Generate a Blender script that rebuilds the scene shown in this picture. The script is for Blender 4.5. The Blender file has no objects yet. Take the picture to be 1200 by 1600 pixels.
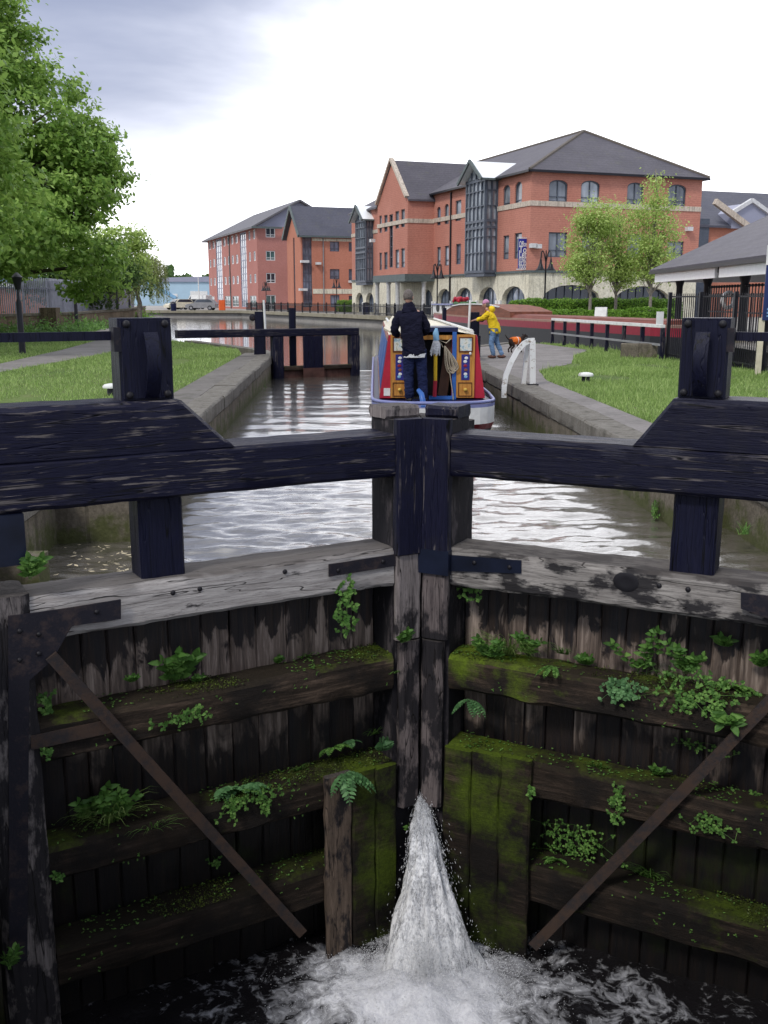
import bpy, bmesh, math, random
import numpy as np
from mathutils import Vector, Matrix, noise as mnoise
random.seed(7)
rng = np.random.default_rng(7)
S = bpy.context.scene
COL = S.collection
rad = math.radians
# ------------------------------------------------------------------ camera model (also used to turn survey sightings into ground points)
EYE = Vector((-0.65, 0.0, 1.65)); FPX = 1550.0; PITCH = rad(12.1); YAW = rad(2.5)
_F = Vector((math.sin(YAW), math.cos(YAW), 0)); _R = Vector((math.cos(YAW), -math.sin(YAW), 0))
_FW = _F*math.cos(PITCH) + Vector((0, 0, -math.sin(PITCH))); _UP = _F*math.sin(PITCH) + Vector((0, 0, math.cos(PITCH)))
def ray(px, py): return _FW + _R*((px-600)/FPX) + _UP*((800-py)/FPX)
def on_z(px, py, z=0.0):
    d = ray(px, py); t = (z-EYE.z)/d.z; return EYE + d*t
def at_D(px, py, D):
    d = ray(px, py); t = D/d.dot(_F); return EYE + d*t
def on_plane(px, py, P, n):
    d = ray(px, py); t = (P-EYE).dot(n)/d.dot(n); return EYE + d*t
cam = bpy.data.cameras.new('camera'); camo = bpy.data.objects.new('camera', cam); COL.objects.link(camo)
camo.location = EYE; camo.rotation_euler = (math.pi/2-PITCH, 0, -YAW)
cam.sensor_fit = 'VERTICAL'; cam.sensor_height = 24; cam.lens = FPX/1600*24; cam.clip_end = 3000; cam.clip_start = 0.05
S.camera = camo
S.view_settings.view_transform = 'Standard'; S.view_settings.look = 'None'; S.view_settings.exposure = 0
S.render.engine = 'CYCLES'
S.cycles.use_denoising = True
S.cycles.max_bounces = 6; S.cycles.transparent_max_bounces = 12; S.cycles.caustics_reflective = False; S.cycles.caustics_refractive = False

# ------------------------------------------------------------------ mesh helpers
class MB:
    def __init__(s): s.v = []; s.f = []; s.m = []
    def add(s, vs, fs, mi=0):
        o = len(s.v); s.v += [tuple(p) for p in vs]; s.f += [tuple(i+o for i in f) for f in fs]; s.m += [mi]*len(fs); return s
    def box(s, x0, x1, y0, y1, z0, z1, mi=0):
        vs = [(x, y, z) for z in (z0, z1) for y in (y0, y1) for x in (x0, x1)]
        return s.add(vs, [(0,2,3,1),(4,5,7,6),(0,1,5,4),(2,6,7,3),(0,4,6,2),(1,3,7,5)], mi)
    def obox(s, c, ax, h, mi=0):
        c = Vector(c); a = [Vector(q)*k for q, k in zip(ax, h)]
        vs = [c + a[0]*i + a[1]*j + a[2]*k for k in (-1,1) for j in (-1,1) for i in (-1,1)]
        return s.add(vs, [(0,2,3,1),(4,5,7,6),(0,1,5,4),(2,6,7,3),(0,4,6,2),(1,3,7,5)], mi)
    def bar(s, a, b, w, t, mi=0, up=(0,0,1)):
        a = Vector(a); b = Vector(b); d = (b-a); L = d.length; d.normalize()
        u = Vector(up); sd = d.cross(u)
        if sd.length < 1e-4: sd = d.cross(Vector((0,1,0)))
        sd.normalize(); u2 = sd.cross(d)
        return s.obox((a+b)/2, (d, sd, u2), (L/2, w/2, t/2), mi)
    def prism(s, poly, fn, h0, h1, mi=0):
        n = len(poly); vs = [fn(p[0], p[1], h0) for p in poly] + [fn(p[0], p[1], h1) for p in poly]
        fs = [tuple(range(n)), tuple(range(2*n-1, n-1, -1))] + [(i, (i+1) % n, n+(i+1) % n, n+i) for i in range(n)]
        return s.add(vs, fs, mi)
    def tube(s, pts, r, n=8, mi=0, cap=True):
        pts = [Vector(p) for p in pts]; rs = r if isinstance(r, (list, tuple)) else [r]*len(pts)
        vs = []; prev = None
        for i, p in enumerate(pts):
            d = (pts[min(i+1, len(pts)-1)]-pts[max(i-1, 0)])
            if d.length < 1e-9: d = Vector((0,0,1))
            d.normalize()
            if prev is None:
                a = d.orthogonal().normalized()
            else:
                a = prev - d*prev.dot(d)
                a = a.normalized() if a.length > 1e-6 else d.orthogonal().normalized()
            prev = a; b = d.cross(a)
            for k in range(n):
                t = 2*math.pi*k/n; vs.append(p + (a*math.cos(t)+b*math.sin(t))*rs[i])
        fs = [(i*n+k, i*n+(k+1) % n, (i+1)*n+(k+1) % n, (i+1)*n+k) for i in range(len(pts)-1) for k in range(n)]
        if cap: fs += [tuple(range(n-1, -1, -1)), tuple((len(pts)-1)*n+k for k in range(n))]
        return s.add(vs, fs, mi)
    def lathe(s, prof, c=(0,0,0), n=16, mi=0):
        c = Vector(c); vs = []
        for r, z in prof:
            for k in range(n):
                t = 2*math.pi*k/n; vs.append(c+Vector((r*math.cos(t), r*math.sin(t), z)))
        fs = [(i*n+k, i*n+(k+1) % n, (i+1)*n+(k+1) % n, (i+1)*n+k) for i in range(len(prof)-1) for k in range(n)]
        fs += [tuple(range(n-1, -1, -1)), tuple((len(prof)-1)*n+k for k in range(n))]
        return s.add(vs, fs, mi)
    def ball(s, c, rx, ry=None, rz=None, n=10, m=7, mi=0, rot=None):
        ry = ry or rx; rz = rz or rx; c = Vector(c); vs = []
        for i in range(m+1):
            ph = math.pi*i/m
            for k in range(n):
                t = 2*math.pi*k/n
                p = Vector((rx*math.sin(ph)*math.cos(t), ry*math.sin(ph)*math.sin(t), rz*math.cos(ph)))
                if rot is not None: p = rot @ p
                vs.append(c+p)
        fs = [(i*n+k, (i+1)*n+k, (i+1)*n+(k+1) % n, i*n+(k+1) % n) for i in range(m) for k in range(n)]
        return s.add(vs, fs, mi)
    def timber(s, x0, x1, y0, y1, z0, z1, axis='x', seg=.07, rough=.006, bev=.02, mi=0, seed=0, chip=.012):
        lim = [(x0,x1),(y0,y1),(z0,z1)]; ai = 'xyz'.index(axis); oi = [i for i in range(3) if i != ai]
        a0, a1 = lim[ai]; b0, b1 = lim[oi[0]]; c0, c1 = lim[oi[1]]
        L = a1-a0; ns = max(2, int(L/seg)); ring = []
        def side(p, q, k): return [(p[0]+(q[0]-p[0])*t, p[1]+(q[1]-p[1])*t) for t in np.linspace(0, 1, k)]
        cs = [(b0+bev,c0),(b1-bev,c0),(b1,c0+bev),(b1,c1-bev),(b1-bev,c1),(b0+bev,c1),(b0,c1-bev),(b0,c0+bev)]
        for i in range(0, 8, 2):
            k = max(3, int(math.dist(cs[i], cs[i+1])/.05)); ring += side(cs[i], cs[i+1], k)
        n = len(ring); cx, cy = (b0+b1)/2, (c0+c1)/2; vs = []
        corner = [min(abs(p[0]-b0), abs(p[0]-b1)) < bev*1.2 and min(abs(p[1]-c0), abs(p[1]-c1)) < bev*1.2 for p in ring]
        for i in range(ns+1):
            a = a0 + L*i/ns
            for k, (b, c) in enumerate(ring):
                q = Vector((a*3+seed*7.3, b*14+seed, c*14))
                e = mnoise.noise(q)*rough
                e2 = mnoise.noise(Vector((a*6+seed*3.1, b*4, c*4+9)))
                if corner[k]: e -= max(0, e2-.05)*chip*.55
                dx, dy = b-cx, c-cy
                sx = 1 if abs(dx) > (b1-b0)/2-bev*1.01 else 0; sy = 1 if abs(dy) > (c1-c0)/2-bev*1.01 else 0
                nb = b + math.copysign(e, dx)*sx; nc = c + math.copysign(e, dy)*sy
                p = [0, 0, 0]; p[ai] = a; p[oi[0]] = nb; p[oi[1]] = nc; vs.append(p)
        fs = [(i*n+k, i*n+(k+1) % n, (i+1)*n+(k+1) % n, (i+1)*n+k) for i in range(ns) for k in range(n)]
        fs += [tuple(range(n)), tuple(ns*n+k for k in range(n-1, -1, -1))]
        return s.add(vs, fs, mi)
    def build(s, name, mat, parent=None, smooth=None, recalc=True, loc=None):
        me = bpy.data.meshes.new(name); me.from_pydata(s.v, [], s.f)
        mats = mat if isinstance(mat, (list, tuple)) else [mat]
        for m in mats: me.materials.append(m)
        if len(mats) > 1: me.polygons.foreach_set('material_index', s.m)
        if recalc:
            bm = bmesh.new(); bm.from_mesh(me); bmesh.ops.recalc_face_normals(bm, faces=bm.faces); bm.to_mesh(me); bm.free()
        if smooth is not None:
            me.polygons.foreach_set('use_smooth', [True]*len(me.polygons)); me.set_sharp_from_angle(angle=rad(smooth))
        o = bpy.data.objects.new(name, me); COL.objects.link(o)
        if parent is not None: o.parent = parent
        if loc is not None: o.location = loc
        return o
def npmesh(name, V, F, mat, parent=None, smooth=False):
    """V (n,3), F (m,k) arrays"""
    me = bpy.data.meshes.new(name); k = F.shape[1]
    me.vertices.add(len(V)); me.vertices.foreach_set('co', np.asarray(V, dtype=np.float32).ravel())
    me.loops.add(F.size); me.loops.foreach_set('vertex_index', F.ravel().astype(np.int32))
    me.polygons.add(len(F)); me.polygons.foreach_set('loop_start', np.arange(0, F.size, k, dtype=np.int32))
    try: me.polygons.foreach_set('loop_total', np.full(len(F), k, dtype=np.int32))
    except Exception: pass
    if smooth: me.polygons.foreach_set('use_smooth', np.ones(len(F), dtype=bool))
    me.update(calc_edges=True); me.validate()
    me.materials.append(mat); o = bpy.data.objects.new(name, me); COL.objects.link(o)
    if parent is not None: o.parent = parent
    return o
def tag(o, label, cat, group=None):
    o['label'] = label; o['category'] = cat
    if group: o['group'] = group
    return o
def thing(name, label, cat, loc=(0,0,0), rz=0, group=None):
    o = bpy.data.objects.new(name, None); COL.objects.link(o); o.location = loc; o.rotation_euler = (0, 0, rz)
    o.empty_display_size = .1
    return tag(o, label, cat, group)
def kind(o, k): o['kind'] = k; return o
def dup(root, loc, rz=None, label=None, scale=None):
    r = root.copy(); COL.objects.link(r); r.location = loc
    if rz is not None: r.rotation_euler = (0, 0, rz)
    if label: r['label'] = label
    if scale: r.scale = scale
    def rec(src, dst):
        for ch in list(src.children):
            c = ch.copy(); COL.objects.link(c); c.parent = dst; rec(ch, c)
    rec(root, r); return r
def text(body, size, parent, mat, loc, rot, name='lettering', align='CENTER'):
    cu = bpy.data.curves.new(name, 'FONT'); cu.body = body; cu.size = size; cu.align_x = align; cu.align_y = 'CENTER'; cu.extrude = .001; cu.offset = .018*size
    cu.materials.append(mat); o = bpy.data.objects.new(name, cu); COL.objects.link(o); o.parent = parent
    bpy.context.view_layer.update(); me = bpy.data.meshes.new_from_object(o.evaluated_get(bpy.context.evaluated_depsgraph_get())); bpy.data.objects.remove(o); bpy.data.curves.remove(cu)
    o = bpy.data.objects.new(name, me); COL.objects.link(o); o.parent = parent; me.materials.clear(); me.materials.append(mat)
    o.location = loc; o.rotation_euler = rot; return o

# ------------------------------------------------------------------ materials
class NT:
    def __init__(s, name, rough=.8, spec=.3):
        s.m = bpy.data.materials.new(name); s.m.use_nodes = True; s.t = s.m.node_tree; s.b = s.t.nodes['Principled BSDF']
        s.b.inputs['Roughness'].default_value = rough; s.b.inputs['Specular IOR Level'].default_value = spec
        s.tc = s.t.nodes.new('ShaderNodeTexCoord'); s.obj = s.tc.outputs['Object']
    def n(s, typ, **kw):
        nd = s.t.nodes.new(typ)
        for k, v in kw.items(): setattr(nd, k, v)
        return nd
    def put(s, sock, v):
        if hasattr(v, 'node'): s.t.links.new(v, sock)
        elif isinstance(v, (tuple, list)) and len(v) == 3 and sock.type == 'RGBA': sock.default_value = (*v, 1)
        else: sock.default_value = v
    def map(s, vec, scale=(1,1,1), loc=(0,0,0), rot=(0,0,0)):
        nd = s.n('ShaderNodeMapping'); s.put(nd.inputs['Vector'], vec); nd.inputs['Scale'].default_value = scale
        nd.inputs['Location'].default_value = loc; nd.inputs['Rotation'].default_value = rot; return nd.outputs[0]
    def noise(s, vec, scale=5, detail=4, rough=.55, dist=0):
        nd = s.n('ShaderNodeTexNoise'); s.put(nd.inputs['Vector'], vec); nd.inputs['Scale'].default_value = scale
        nd.inputs['Detail'].default_value = detail; nd.inputs['Roughness'].default_value = rough; nd.inputs['Distortion'].default_value = dist
        return nd.outputs[0]
    def voro(s, vec, scale=5, feature='F1', rnd=1):
        nd = s.n('ShaderNodeTexVoronoi', feature=feature); s.put(nd.inputs['Vector'], vec); nd.inputs['Scale'].default_value = scale
        nd.inputs['Randomness'].default_value = rnd; return nd.outputs[0]
    def ramp(s, fac, stops, interp='LINEAR'):
        nd = s.n('ShaderNodeValToRGB'); s.put(nd.inputs[0], fac); cr = nd.color_ramp; cr.interpolation = interp
        while len(cr.elements) < len(stops): cr.elements.new(.5)
        for e, (p, c) in zip(cr.elements, stops):
            e.position = p; e.color = (*c, 1) if isinstance(c, (tuple, list)) else (c, c, c, 1)
        return nd.outputs[0]
    def mix(s, fac, a, b, mode='MIX'):
        nd = s.n('ShaderNodeMix', data_type='RGBA', blend_type=mode); s.put(nd.inputs[0], fac); s.put(nd.inputs[6], a); s.put(nd.inputs[7], b); return nd.outputs[2]
    def math(s, op, a, b=0, clamp=False):
        nd = s.n('ShaderNodeMath', operation=op, use_clamp=clamp); s.put(nd.inputs[0], a); s.put(nd.inputs[1], b); return nd.outputs[0]
    def sep(s, vec):
        nd = s.n('ShaderNodeSeparateXYZ'); s.put(nd.inputs[0], vec); return nd.outputs
    def geo(s, name): 
        nd = s.n('ShaderNodeNewGeometry'); return nd.outputs[name]
    def bump(s, h, strength=.4, dist=.01, normal=None):
        nd = s.n('ShaderNodeBump'); s.put(nd.inputs['Height'], h); nd.inputs['Strength'].default_value = strength; nd.inputs['Distance'].default_value = dist
        if normal is not None: s.put(nd.inputs['Normal'], normal)
        s.t.links.new(nd.outputs[0], s.b.inputs['Normal']); return nd.outputs[0]
    def set(s, **kw):
        for k, v in kw.items(): s.put(s.b.inputs[k.replace('_', ' ')], v)
        return s.m
def flat(name, c, rough=.6, var=.12, scale=6, metal=0, spec=.3, bump=.0):
    t = NT(name, rough, spec); a = t.noise(t.obj, scale, 4)
    lo = tuple(max(0, x*(1-var*1.6)) for x in c); hi = tuple(x*(1+var*1.3) for x in c)
    t.set(Base_Color=t.ramp(a, [(.3, lo), (.7, hi)]), Metallic=metal)
    if bump: t.bump(t.noise(t.obj, scale*6, 5), bump, .01)
    return t.m
AX = {'x': (1, 16, 16), 'z': (16, 16, 1)}
def painted_timber(name, ax, paint=(.0045,.0047,.0155), wear=.66, rough=.5, seed=0, bare=(.20,.175,.165), grey=.5, lipamt=.75):
    t = NT(name, rough, .18)
    s3 = AX[ax]
    v = t.map(t.obj, (1.7, 26, 26) if ax == 'x' else (26, 26, 1.6), loc=(seed, seed*2, 0)); g = t.noise(v, 1.6, 6, .65, .4)
    big = t.noise(t.obj, 2.3, 3)
    vf = t.map(t.obj, tuple(k*4 for k in s3)); fine = t.noise(vf, 2.2, 4, .7)
    sh = t.math('ADD', g, t.math('MULTIPLY', t.math('SUBTRACT', big, .5), .35))
    worn = t.ramp(sh, [(wear-.035, 0.), (wear+.02, 1.)])
    base = t.mix(t.ramp(fine, [(.3, 0.), (.75, 1.)]), paint, tuple(p*1.9+.002 for p in paint))
    base = t.mix(t.ramp(t.noise(t.obj, 7, 5), [(.5, 0.), (.75, grey)]), base, (.016,.015,.020))
    pt = t.math('MULTIPLY', t.ramp(t.geo('Pointiness'), [(.60, 0.), (.68, lipamt)]), t.ramp(t.noise(t.obj, 5.5, 5, .7), [(.50, 0.), (.62, 1.)])); worn = t.math('MAXIMUM', worn, pt)
    bcol = t.mix(fine, tuple(b*.35 for b in bare), bare)
    vc0 = t.map(t.obj, (.22, 7, 7) if ax == 'x' else (7, 7, .22), loc=(3+seed, 1, 5)); cr0 = t.math('ABSOLUTE', t.math('SUBTRACT', t.noise(vc0, 1.6, 3, .45, 0), .5))
    lip = t.math('MULTIPLY', t.ramp(cr0, [(.006, 0.), (.010, 1.), (.016, 1.), (.022, 0.)]), t.ramp(t.noise(t.obj, 3.1, 4, .6), [(.46, 0.), (.60, 1.)]))
    gap_ = t.ramp(cr0, [(.003, 1.), (.008, 0.)])
    t.set(Base_Color=t.mix(gap_, t.mix(t.math('MULTIPLY', lip, lipamt), t.mix(worn, base, bcol), bcol), (.002,.002,.002)), Roughness=t.ramp(g, [(.3, rough-.08), (.8, rough+.3)]))
    # deep cracks along the grain
    vc = t.map(t.obj, tuple(k*.55 for k in s3), loc=(3+seed, 1, 5)); cr = t.noise(vc, 2.0, 2, .5, .3)
    crack = t.ramp(t.math('ABSOLUTE', t.math('SUBTRACT', cr, .5)), [(0, 0.), (.012, 1.)])
    h = t.math('ADD', t.math('MULTIPLY', g, .5), t.math('ADD', t.math('MULTIPLY', fine, .35), t.math('MULTIPLY', crack, .6)))
    t.bump(h, .75, .012); return t.m
def grey_timber(name, ax, dark=.45, seed=0, light=(.34,.31,.29), mid=(.13,.115,.105), black=(.014,.013,.016)):
    t = NT(name, .85, .2); s3 = AX[ax]
    g = t.noise(t.map(t.obj, tuple(k*1.2 for k in s3), loc=(seed, 0, seed)), 1.7, 7, .7, .3)
    fine = t.noise(t.map(t.obj, tuple(k*5 for k in s3)), 2, 4, .7)
    col = t.ramp(g, [(.28, mid), (.5, tuple(.65*x for x in light)), (.7, light)])
    col = t.mix(t.ramp(fine, [(.28, .85), (.46, 0.)]), col, tuple(m*.4 for m in mid))
    blot = t.noise(t.map(t.obj, (2.2, 5, 5) if ax == 'x' else (5, 5, 2.2), loc=(seed*3, 0, 1)), 1.5, 5, .65)
    col = t.mix(t.ramp(blot, [(dark, 0.), (dark+.09, .93)]), col, black)
    # black soaking in from the bottom edge and a few long splits
    cr = t.noise(t.map(t.obj, tuple(k*.5 for k in s3), loc=(seed+2, 1, 4)), 1.6, 2, .5, .4)
    crack = t.ramp(t.math('ABSOLUTE', t.math('SUBTRACT', cr, .5)), [(0, 0.), (.008, 1.)])
    col = t.mix(crack, (.012, .01, .01), col)
    up = t.sep(t.geo('Normal'))[2]
    col = t.mix(t.ramp(up, [(.4, 0.), (.9, .8)]), col, t.mix(t.noise(t.obj, 5, 5, .6), (.028,.024,.024), (.10,.088,.08)))
    t.set(Base_Color=col)
    t.bump(t.math('ADD', t.math('MULTIPLY', g, .5), t.math('ADD', t.math('MULTIPLY', fine, .4), t.math('MULTIPLY', crack, .8))), .8, .012); return t.m
def plank_wood(name, mossy=.0, seed=0):
    t = NT(name, .50, .42); r = t.geo('Random Per Island'); z = t.sep(t.obj)[2]
    off = t.n('ShaderNodeCombineXYZ'); t.put(off.inputs[0], t.math('MULTIPLY', r, 40.)); t.put(off.inputs[2], t.math('MULTIPLY', r, 17.))
    va = t.n('ShaderNodeVectorMath', operation='ADD'); t.put(va.inputs[0], t.obj); t.put(va.inputs[1], off.outputs[0]); vec = va.outputs[0]
    g = t.noise(t.map(vec, (17, 17, 1.1)), 1.5, 7, .7, .5); fine = t.noise(t.map(vec, (60, 60, 3)), 2, 4, .7)
    blot = t.noise(t.map(vec, (7, 7, 2.4)), 1.1, 4, .6, .6)
    # pale bare wood in a band above the first shelf, tar black over it
    zz = t.math('ADD', z, t.math('MULTIPLY', t.math('SUBTRACT', blot, .5), 1.15))
    band = t.ramp(t.math('MULTIPLY', t.math('ADD', zz, 3.4), 1/3.2), [(.30, .0), (.50, .12), (.60, .22), (.755, .75), (.83, .95), (.90, .10), (1, 0.)])
    pale = t.ramp(g, [(.30, (.035,.026,.022)), (.50, (.16,.12,.098)), (.70, (.44,.355,.30))])
    tar = t.mix(fine, (.006,.0055,.008), (.022,.018,.02))
    brown = t.mix(fine, (.012,.008,.007), (.060,.038,.028))
    col = t.mix(t.ramp(t.math('MULTIPLY', band, t.math('ADD', .55, r)), [(.35, 0.), (.62, 1.)]), t.mix(t.ramp(g, [(.42, 0.), (.62, .8)]), tar, brown), pale)
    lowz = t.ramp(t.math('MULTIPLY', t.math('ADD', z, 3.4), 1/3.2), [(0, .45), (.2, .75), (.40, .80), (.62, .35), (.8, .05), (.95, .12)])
    mo = t.noise(t.obj, 3.3, 6, .65)
    mm = t.ramp(t.math('MULTIPLY', t.math('ADD', mo, mossy), lowz), [(.42, 0.), (.6, .85)])
    mcol = t.mix(t.noise(t.obj, 30, 3), (.010,.018,.003), (.07,.105,.010))
    pit_shade = t.ramp(t.math('MULTIPLY', t.math('ADD', z, 3.4), 1/3.2), [(0, .22), (.35, .36), (.62, .68), (.75, 1.)])  # shade of the pit painted in: plank colour darkens downwards
    fin = t.mix(mm, col, mcol); fin = t.mix(1., fin, pit_shade, 'MULTIPLY')
    t.set(Base_Color=fin)
    t.bump(t.math('ADD', t.math('MULTIPLY', g, .55), t.math('ADD', t.math('MULTIPLY', fine, .4), t.math('MULTIPLY', mo, .3))), .8, .014); return t.m
def shelf_wood(name, seed=0, moss=.0):
    t = NT(name, .85, .2)
    g = t.noise(t.map(t.obj, (1.2, 15, 15), loc=(seed, 0, 0)), 1.6, 7, .7, .4); fine = t.noise(t.map(t.obj, (5, 60, 60)), 2, 4, .7)
    col = t.ramp(g, [(.3, (.009,.007,.005)), (.52, (.040,.028,.020)), (.74, (.15,.105,.075))])
    blot = t.noise(t.obj, 2.6, 5, .6)
    col = t.mix(t.ramp(blot, [(.44, 0.), (.58, .85)]), col, (.013,.011,.010))
    up = t.sep(t.geo('Normal'))[2]; mo = t.noise(t.obj, 4.5, 6, .7)
    soil = t.mix(t.noise(t.obj, 45, 4, .7), (.008,.006,.004), (.04,.03,.018))
    col = t.mix(t.ramp(up, [(.35, 0.), (.8, .9)]), col, soil)
    big = t.noise(t.map(t.obj, loc=(seed*1.7, 3, 0)), 1.35, 3, .5); near = t.ramp(t.math('ABSOLUTE', t.sep(t.obj)[0]), [(.35, .115), (1.1, 0.)])
    am = t.math('ADD', t.math('MULTIPLY', mo, .55), t.math('ADD', t.math('MULTIPLY', up, .10), t.math('ADD', t.math('ADD', moss, near), t.math('MULTIPLY', t.math('SUBTRACT', big, .5), .6))))
    mcol = t.mix(t.noise(t.obj, 60, 3), (.025,.042,.004), (.17,.25,.016))
    low_shade = t.ramp(t.math('MULTIPLY', t.math('ADD', t.sep(t.obj)[2], 2.7), 1/2.), [(0, .42), (.5, .7), (.92, 1.)])  # pit shade multiplied into the rail colour, deeper lower down
    t.set(Base_Color=t.mix(1., t.mix(t.ramp(am, [(.40, 0.), (.56, .9)]), col, mcol), low_shade, 'MULTIPLY'))
    t.bump(t.math('ADD', t.math('MULTIPLY', g, .4), t.math('ADD', t.math('MULTIPLY', fine, .4), t.math('MULTIPLY', t.noise(t.obj, 40, 4, .7), .6))), .9, .015); return t.m
def rusty(name, base=(.05,.042,.045), rust=(.11,.055,.035), amt=.55):
    t = NT(name, .7, .3); a = t.noise(t.obj, 9, 6, .7); b = t.noise(t.obj, 60, 4, .6)
    t.set(Base_Color=t.mix(t.ramp(t.math('ADD', a, t.math('MULTIPLY', b, .25)), [(amt, 0.), (amt+.2, 1.)]), base, rust), Metallic=.15)
    t.bump(b, .5, .006); return t.m
def stone(name, a, b, moss=0., scale=3, course=None, water_z=None):
    t = NT(name, .9, .2); n1 = t.noise(t.obj, scale, 7, .65); n2 = t.noise(t.obj, scale*11, 5, .7)
    col = t.mix(t.ramp(n1, [(.3, 0.), (.7, 1.)]), a, b); col = t.mix(t.ramp(n2, [(.35, .5), (.6, 0.)]), col, tuple(x*.4 for x in a))
    streak = t.noise(t.map(t.obj, (5, 5, .5)), 1.3, 5, .6)
    col = t.mix(t.ramp(streak, [(.5, 0.), (.72, .7)]), col, tuple(x*.3 for x in a))
    h = t.math('ADD', n1, t.math('MULTIPLY', n2, .5))
    if course:
        br = t.n('ShaderNodeTexBrick'); t.put(br.inputs['Vector'], course[0](t)); br.inputs['Scale'].default_value = 1
        br.inputs['Brick Width'].default_value = course[1]; br.inputs['Row Height'].default_value = course[2]; br.inputs['Mortar Size'].default_value = .018
        br.inputs['Mortar Smooth'].default_value = .3
        col = t.mix(t.math('MULTIPLY', br.outputs['Fac'], .45), col, tuple(x*.3 for x in a)); h = t.math('SUBTRACT', h, t.math('MULTIPLY', br.outputs['Fac'], .45))
    if moss:
        mo = t.noise(t.obj, 3.1, 6, .7); z = t.sep(t.obj)[2]
        mm = t.math('ADD', mo, moss)
        if water_z is not None: mm = t.math('ADD', mm, t.ramp(t.math('SUBTRACT', z, water_z), [(0, .22), (.35, 0.)]))
        col = t.mix(t.ramp(mm, [(.55, 0.), (.7, .85)]), col, t.mix(n2, (.03,.036,.012), (.10,.115,.035)))
    t.set(Base_Color=col); t.bump(h, .6, .03); return t.m
M = {}
M['black_beam_l'] = painted_timber('black_painted_beam', 'x', wear=.632)
M['black_beam_r'] = painted_timber('black_painted_beam_sound', 'x', wear=.735, seed=4, paint=(.004,.0042,.0135), rough=.42)
M['black_post'] = painted_timber('black_painted_post', 'z', wear=.645, seed=2)
M['black_flat'] = painted_timber('black_gear_paint', 'z', wear=.80, paint=(.0045,.005,.0155), rough=.36, grey=.25, lipamt=.0)
M['grey_rail_l'] = grey_timber('weathered_grey_rail', 'x', dark=.63, light=(.56,.52,.49), mid=(.24,.215,.20))
M['tar_post'] = grey_timber('tar_black_post', 'z', dark=.40, seed=8, light=(.10,.085,.09), mid=(.018,.015,.018))
M['grey_rail_r'] = grey_timber('weathered_dark_rail', 'x', dark=.475, seed=3, light=(.40,.37,.34), mid=(.13,.115,.105))
M['worn_post'] = grey_timber('worn_dark_post', 'z', dark=.44, seed=5, light=(.20,.165,.16), mid=(.05,.04,.042))
M['heel'] = grey_timber('heel_post_timber', 'z', dark=.42, seed=9, light=(.24,.21,.20), mid=(.04,.034,.034))
M['grey_post'] = grey_timber('worn_grey_post', 'z', dark=.54, seed=1, light=(.30,.26,.25), mid=(.07,.06,.06))
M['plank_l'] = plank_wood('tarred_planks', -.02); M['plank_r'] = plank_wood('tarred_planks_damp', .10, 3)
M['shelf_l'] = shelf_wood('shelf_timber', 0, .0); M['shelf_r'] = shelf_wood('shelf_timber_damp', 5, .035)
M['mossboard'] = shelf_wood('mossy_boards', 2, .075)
M['brownboard'] = grey_timber('brown_wet_board', 'z', dark=.50, seed=6, light=(.17,.125,.095), mid=(.05,.036,.028))
M['iron'] = rusty('black_iron', (.014,.013,.02), (.05,.035,.033), .62); M['rust'] = rusty('rusty_iron', (.030,.026,.027), (.060,.038,.028), .5)
M['collar'] = flat('blue_black_iron', (.006,.009,.022), .45, .3, 5)
M['bolt'] = flat('bolt_iron', (.012,.011,.014), .5)
# ------------------------------------------------------------------ sky, sun
SUN_DIR = Vector((-.42, -.55, .72)).normalized()      # towards the sun, high behind the viewer's left shoulder
w = bpy.data.worlds.new('World'); S.world = w; w.use_nodes = True
t = w.node_tree; bg = t.nodes['Background']; L = t.links
def wn(typ, **kw):
    nd = t.nodes.new(typ)
    for k, v in kw.items(): setattr(nd, k, v)
    return nd
sky = wn('ShaderNodeTexSky', sky_type='NISHITA'); sky.sun_disc = False
sky.sun_elevation = math.asin(SUN_DIR.z); sky.sun_rotation = math.atan2(SUN_DIR.x, SUN_DIR.y)
tc = wn('ShaderNodeTexCoord'); nrm = wn('ShaderNodeVectorMath', operation='NORMALIZE'); L.new(tc.outputs['Generated'], nrm.inputs[0])
mp = wn('ShaderNodeMapping'); mp.inputs['Scale'].default_value = (1.2, 1.2, 3.2); mp.inputs['Location'].default_value = (.3, .1, .45); L.new(nrm.outputs[0], mp.inputs[0])
n1 = wn('ShaderNodeTexNoise'); n1.inputs['Scale'].default_value = 1.7; n1.inputs['Detail'].default_value = 6; n1.inputs['Roughness'].default_value = .5; n1.inputs['Distortion'].default_value = .3
L.new(mp.outputs[0], n1.inputs['Vector'])
dk = _FW*1 + _R*((130-600)/FPX) + _UP*((800+345)/FPX); dk.normalize()     # where the dark cloud bank stands
dot = wn('ShaderNodeVectorMath', operation='DOT_PRODUCT'); L.new(nrm.outputs[0], dot.inputs[0]); dot.inputs[1].default_value = dk
mr = wn('ShaderNodeMapRange'); mr.inputs['From Min'].default_value = .935; mr.inputs['From Max'].default_value = .995; L.new(dot.outputs['Value'], mr.inputs[0]); mr.clamp = True
ns = wn('ShaderNodeMath', operation='MULTIPLY_ADD'); L.new(n1.outputs[0], ns.inputs[0]); ns.inputs[1].default_value = 1.35; L.new(mr.outputs[0], ns.inputs[2])
dmask = wn('ShaderNodeMapRange', interpolation_type='SMOOTHSTEP'); dmask.inputs['From Min'].default_value = .80; dmask.inputs['From Max'].default_value = 1.62; L.new(ns.outputs[0], dmask.inputs[0])
cmix = wn('ShaderNodeMix', data_type='RGBA'); L.new(dmask.outputs[0], cmix.inputs[0]); cmix.inputs[6].default_value = (2.3, 2.3, 2.4, 1); cmix.inputs[7].default_value = (.41, .46, .64, 1)
sx = wn('ShaderNodeSeparateXYZ'); L.new(nrm.outputs[0], sx.inputs[0])
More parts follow.
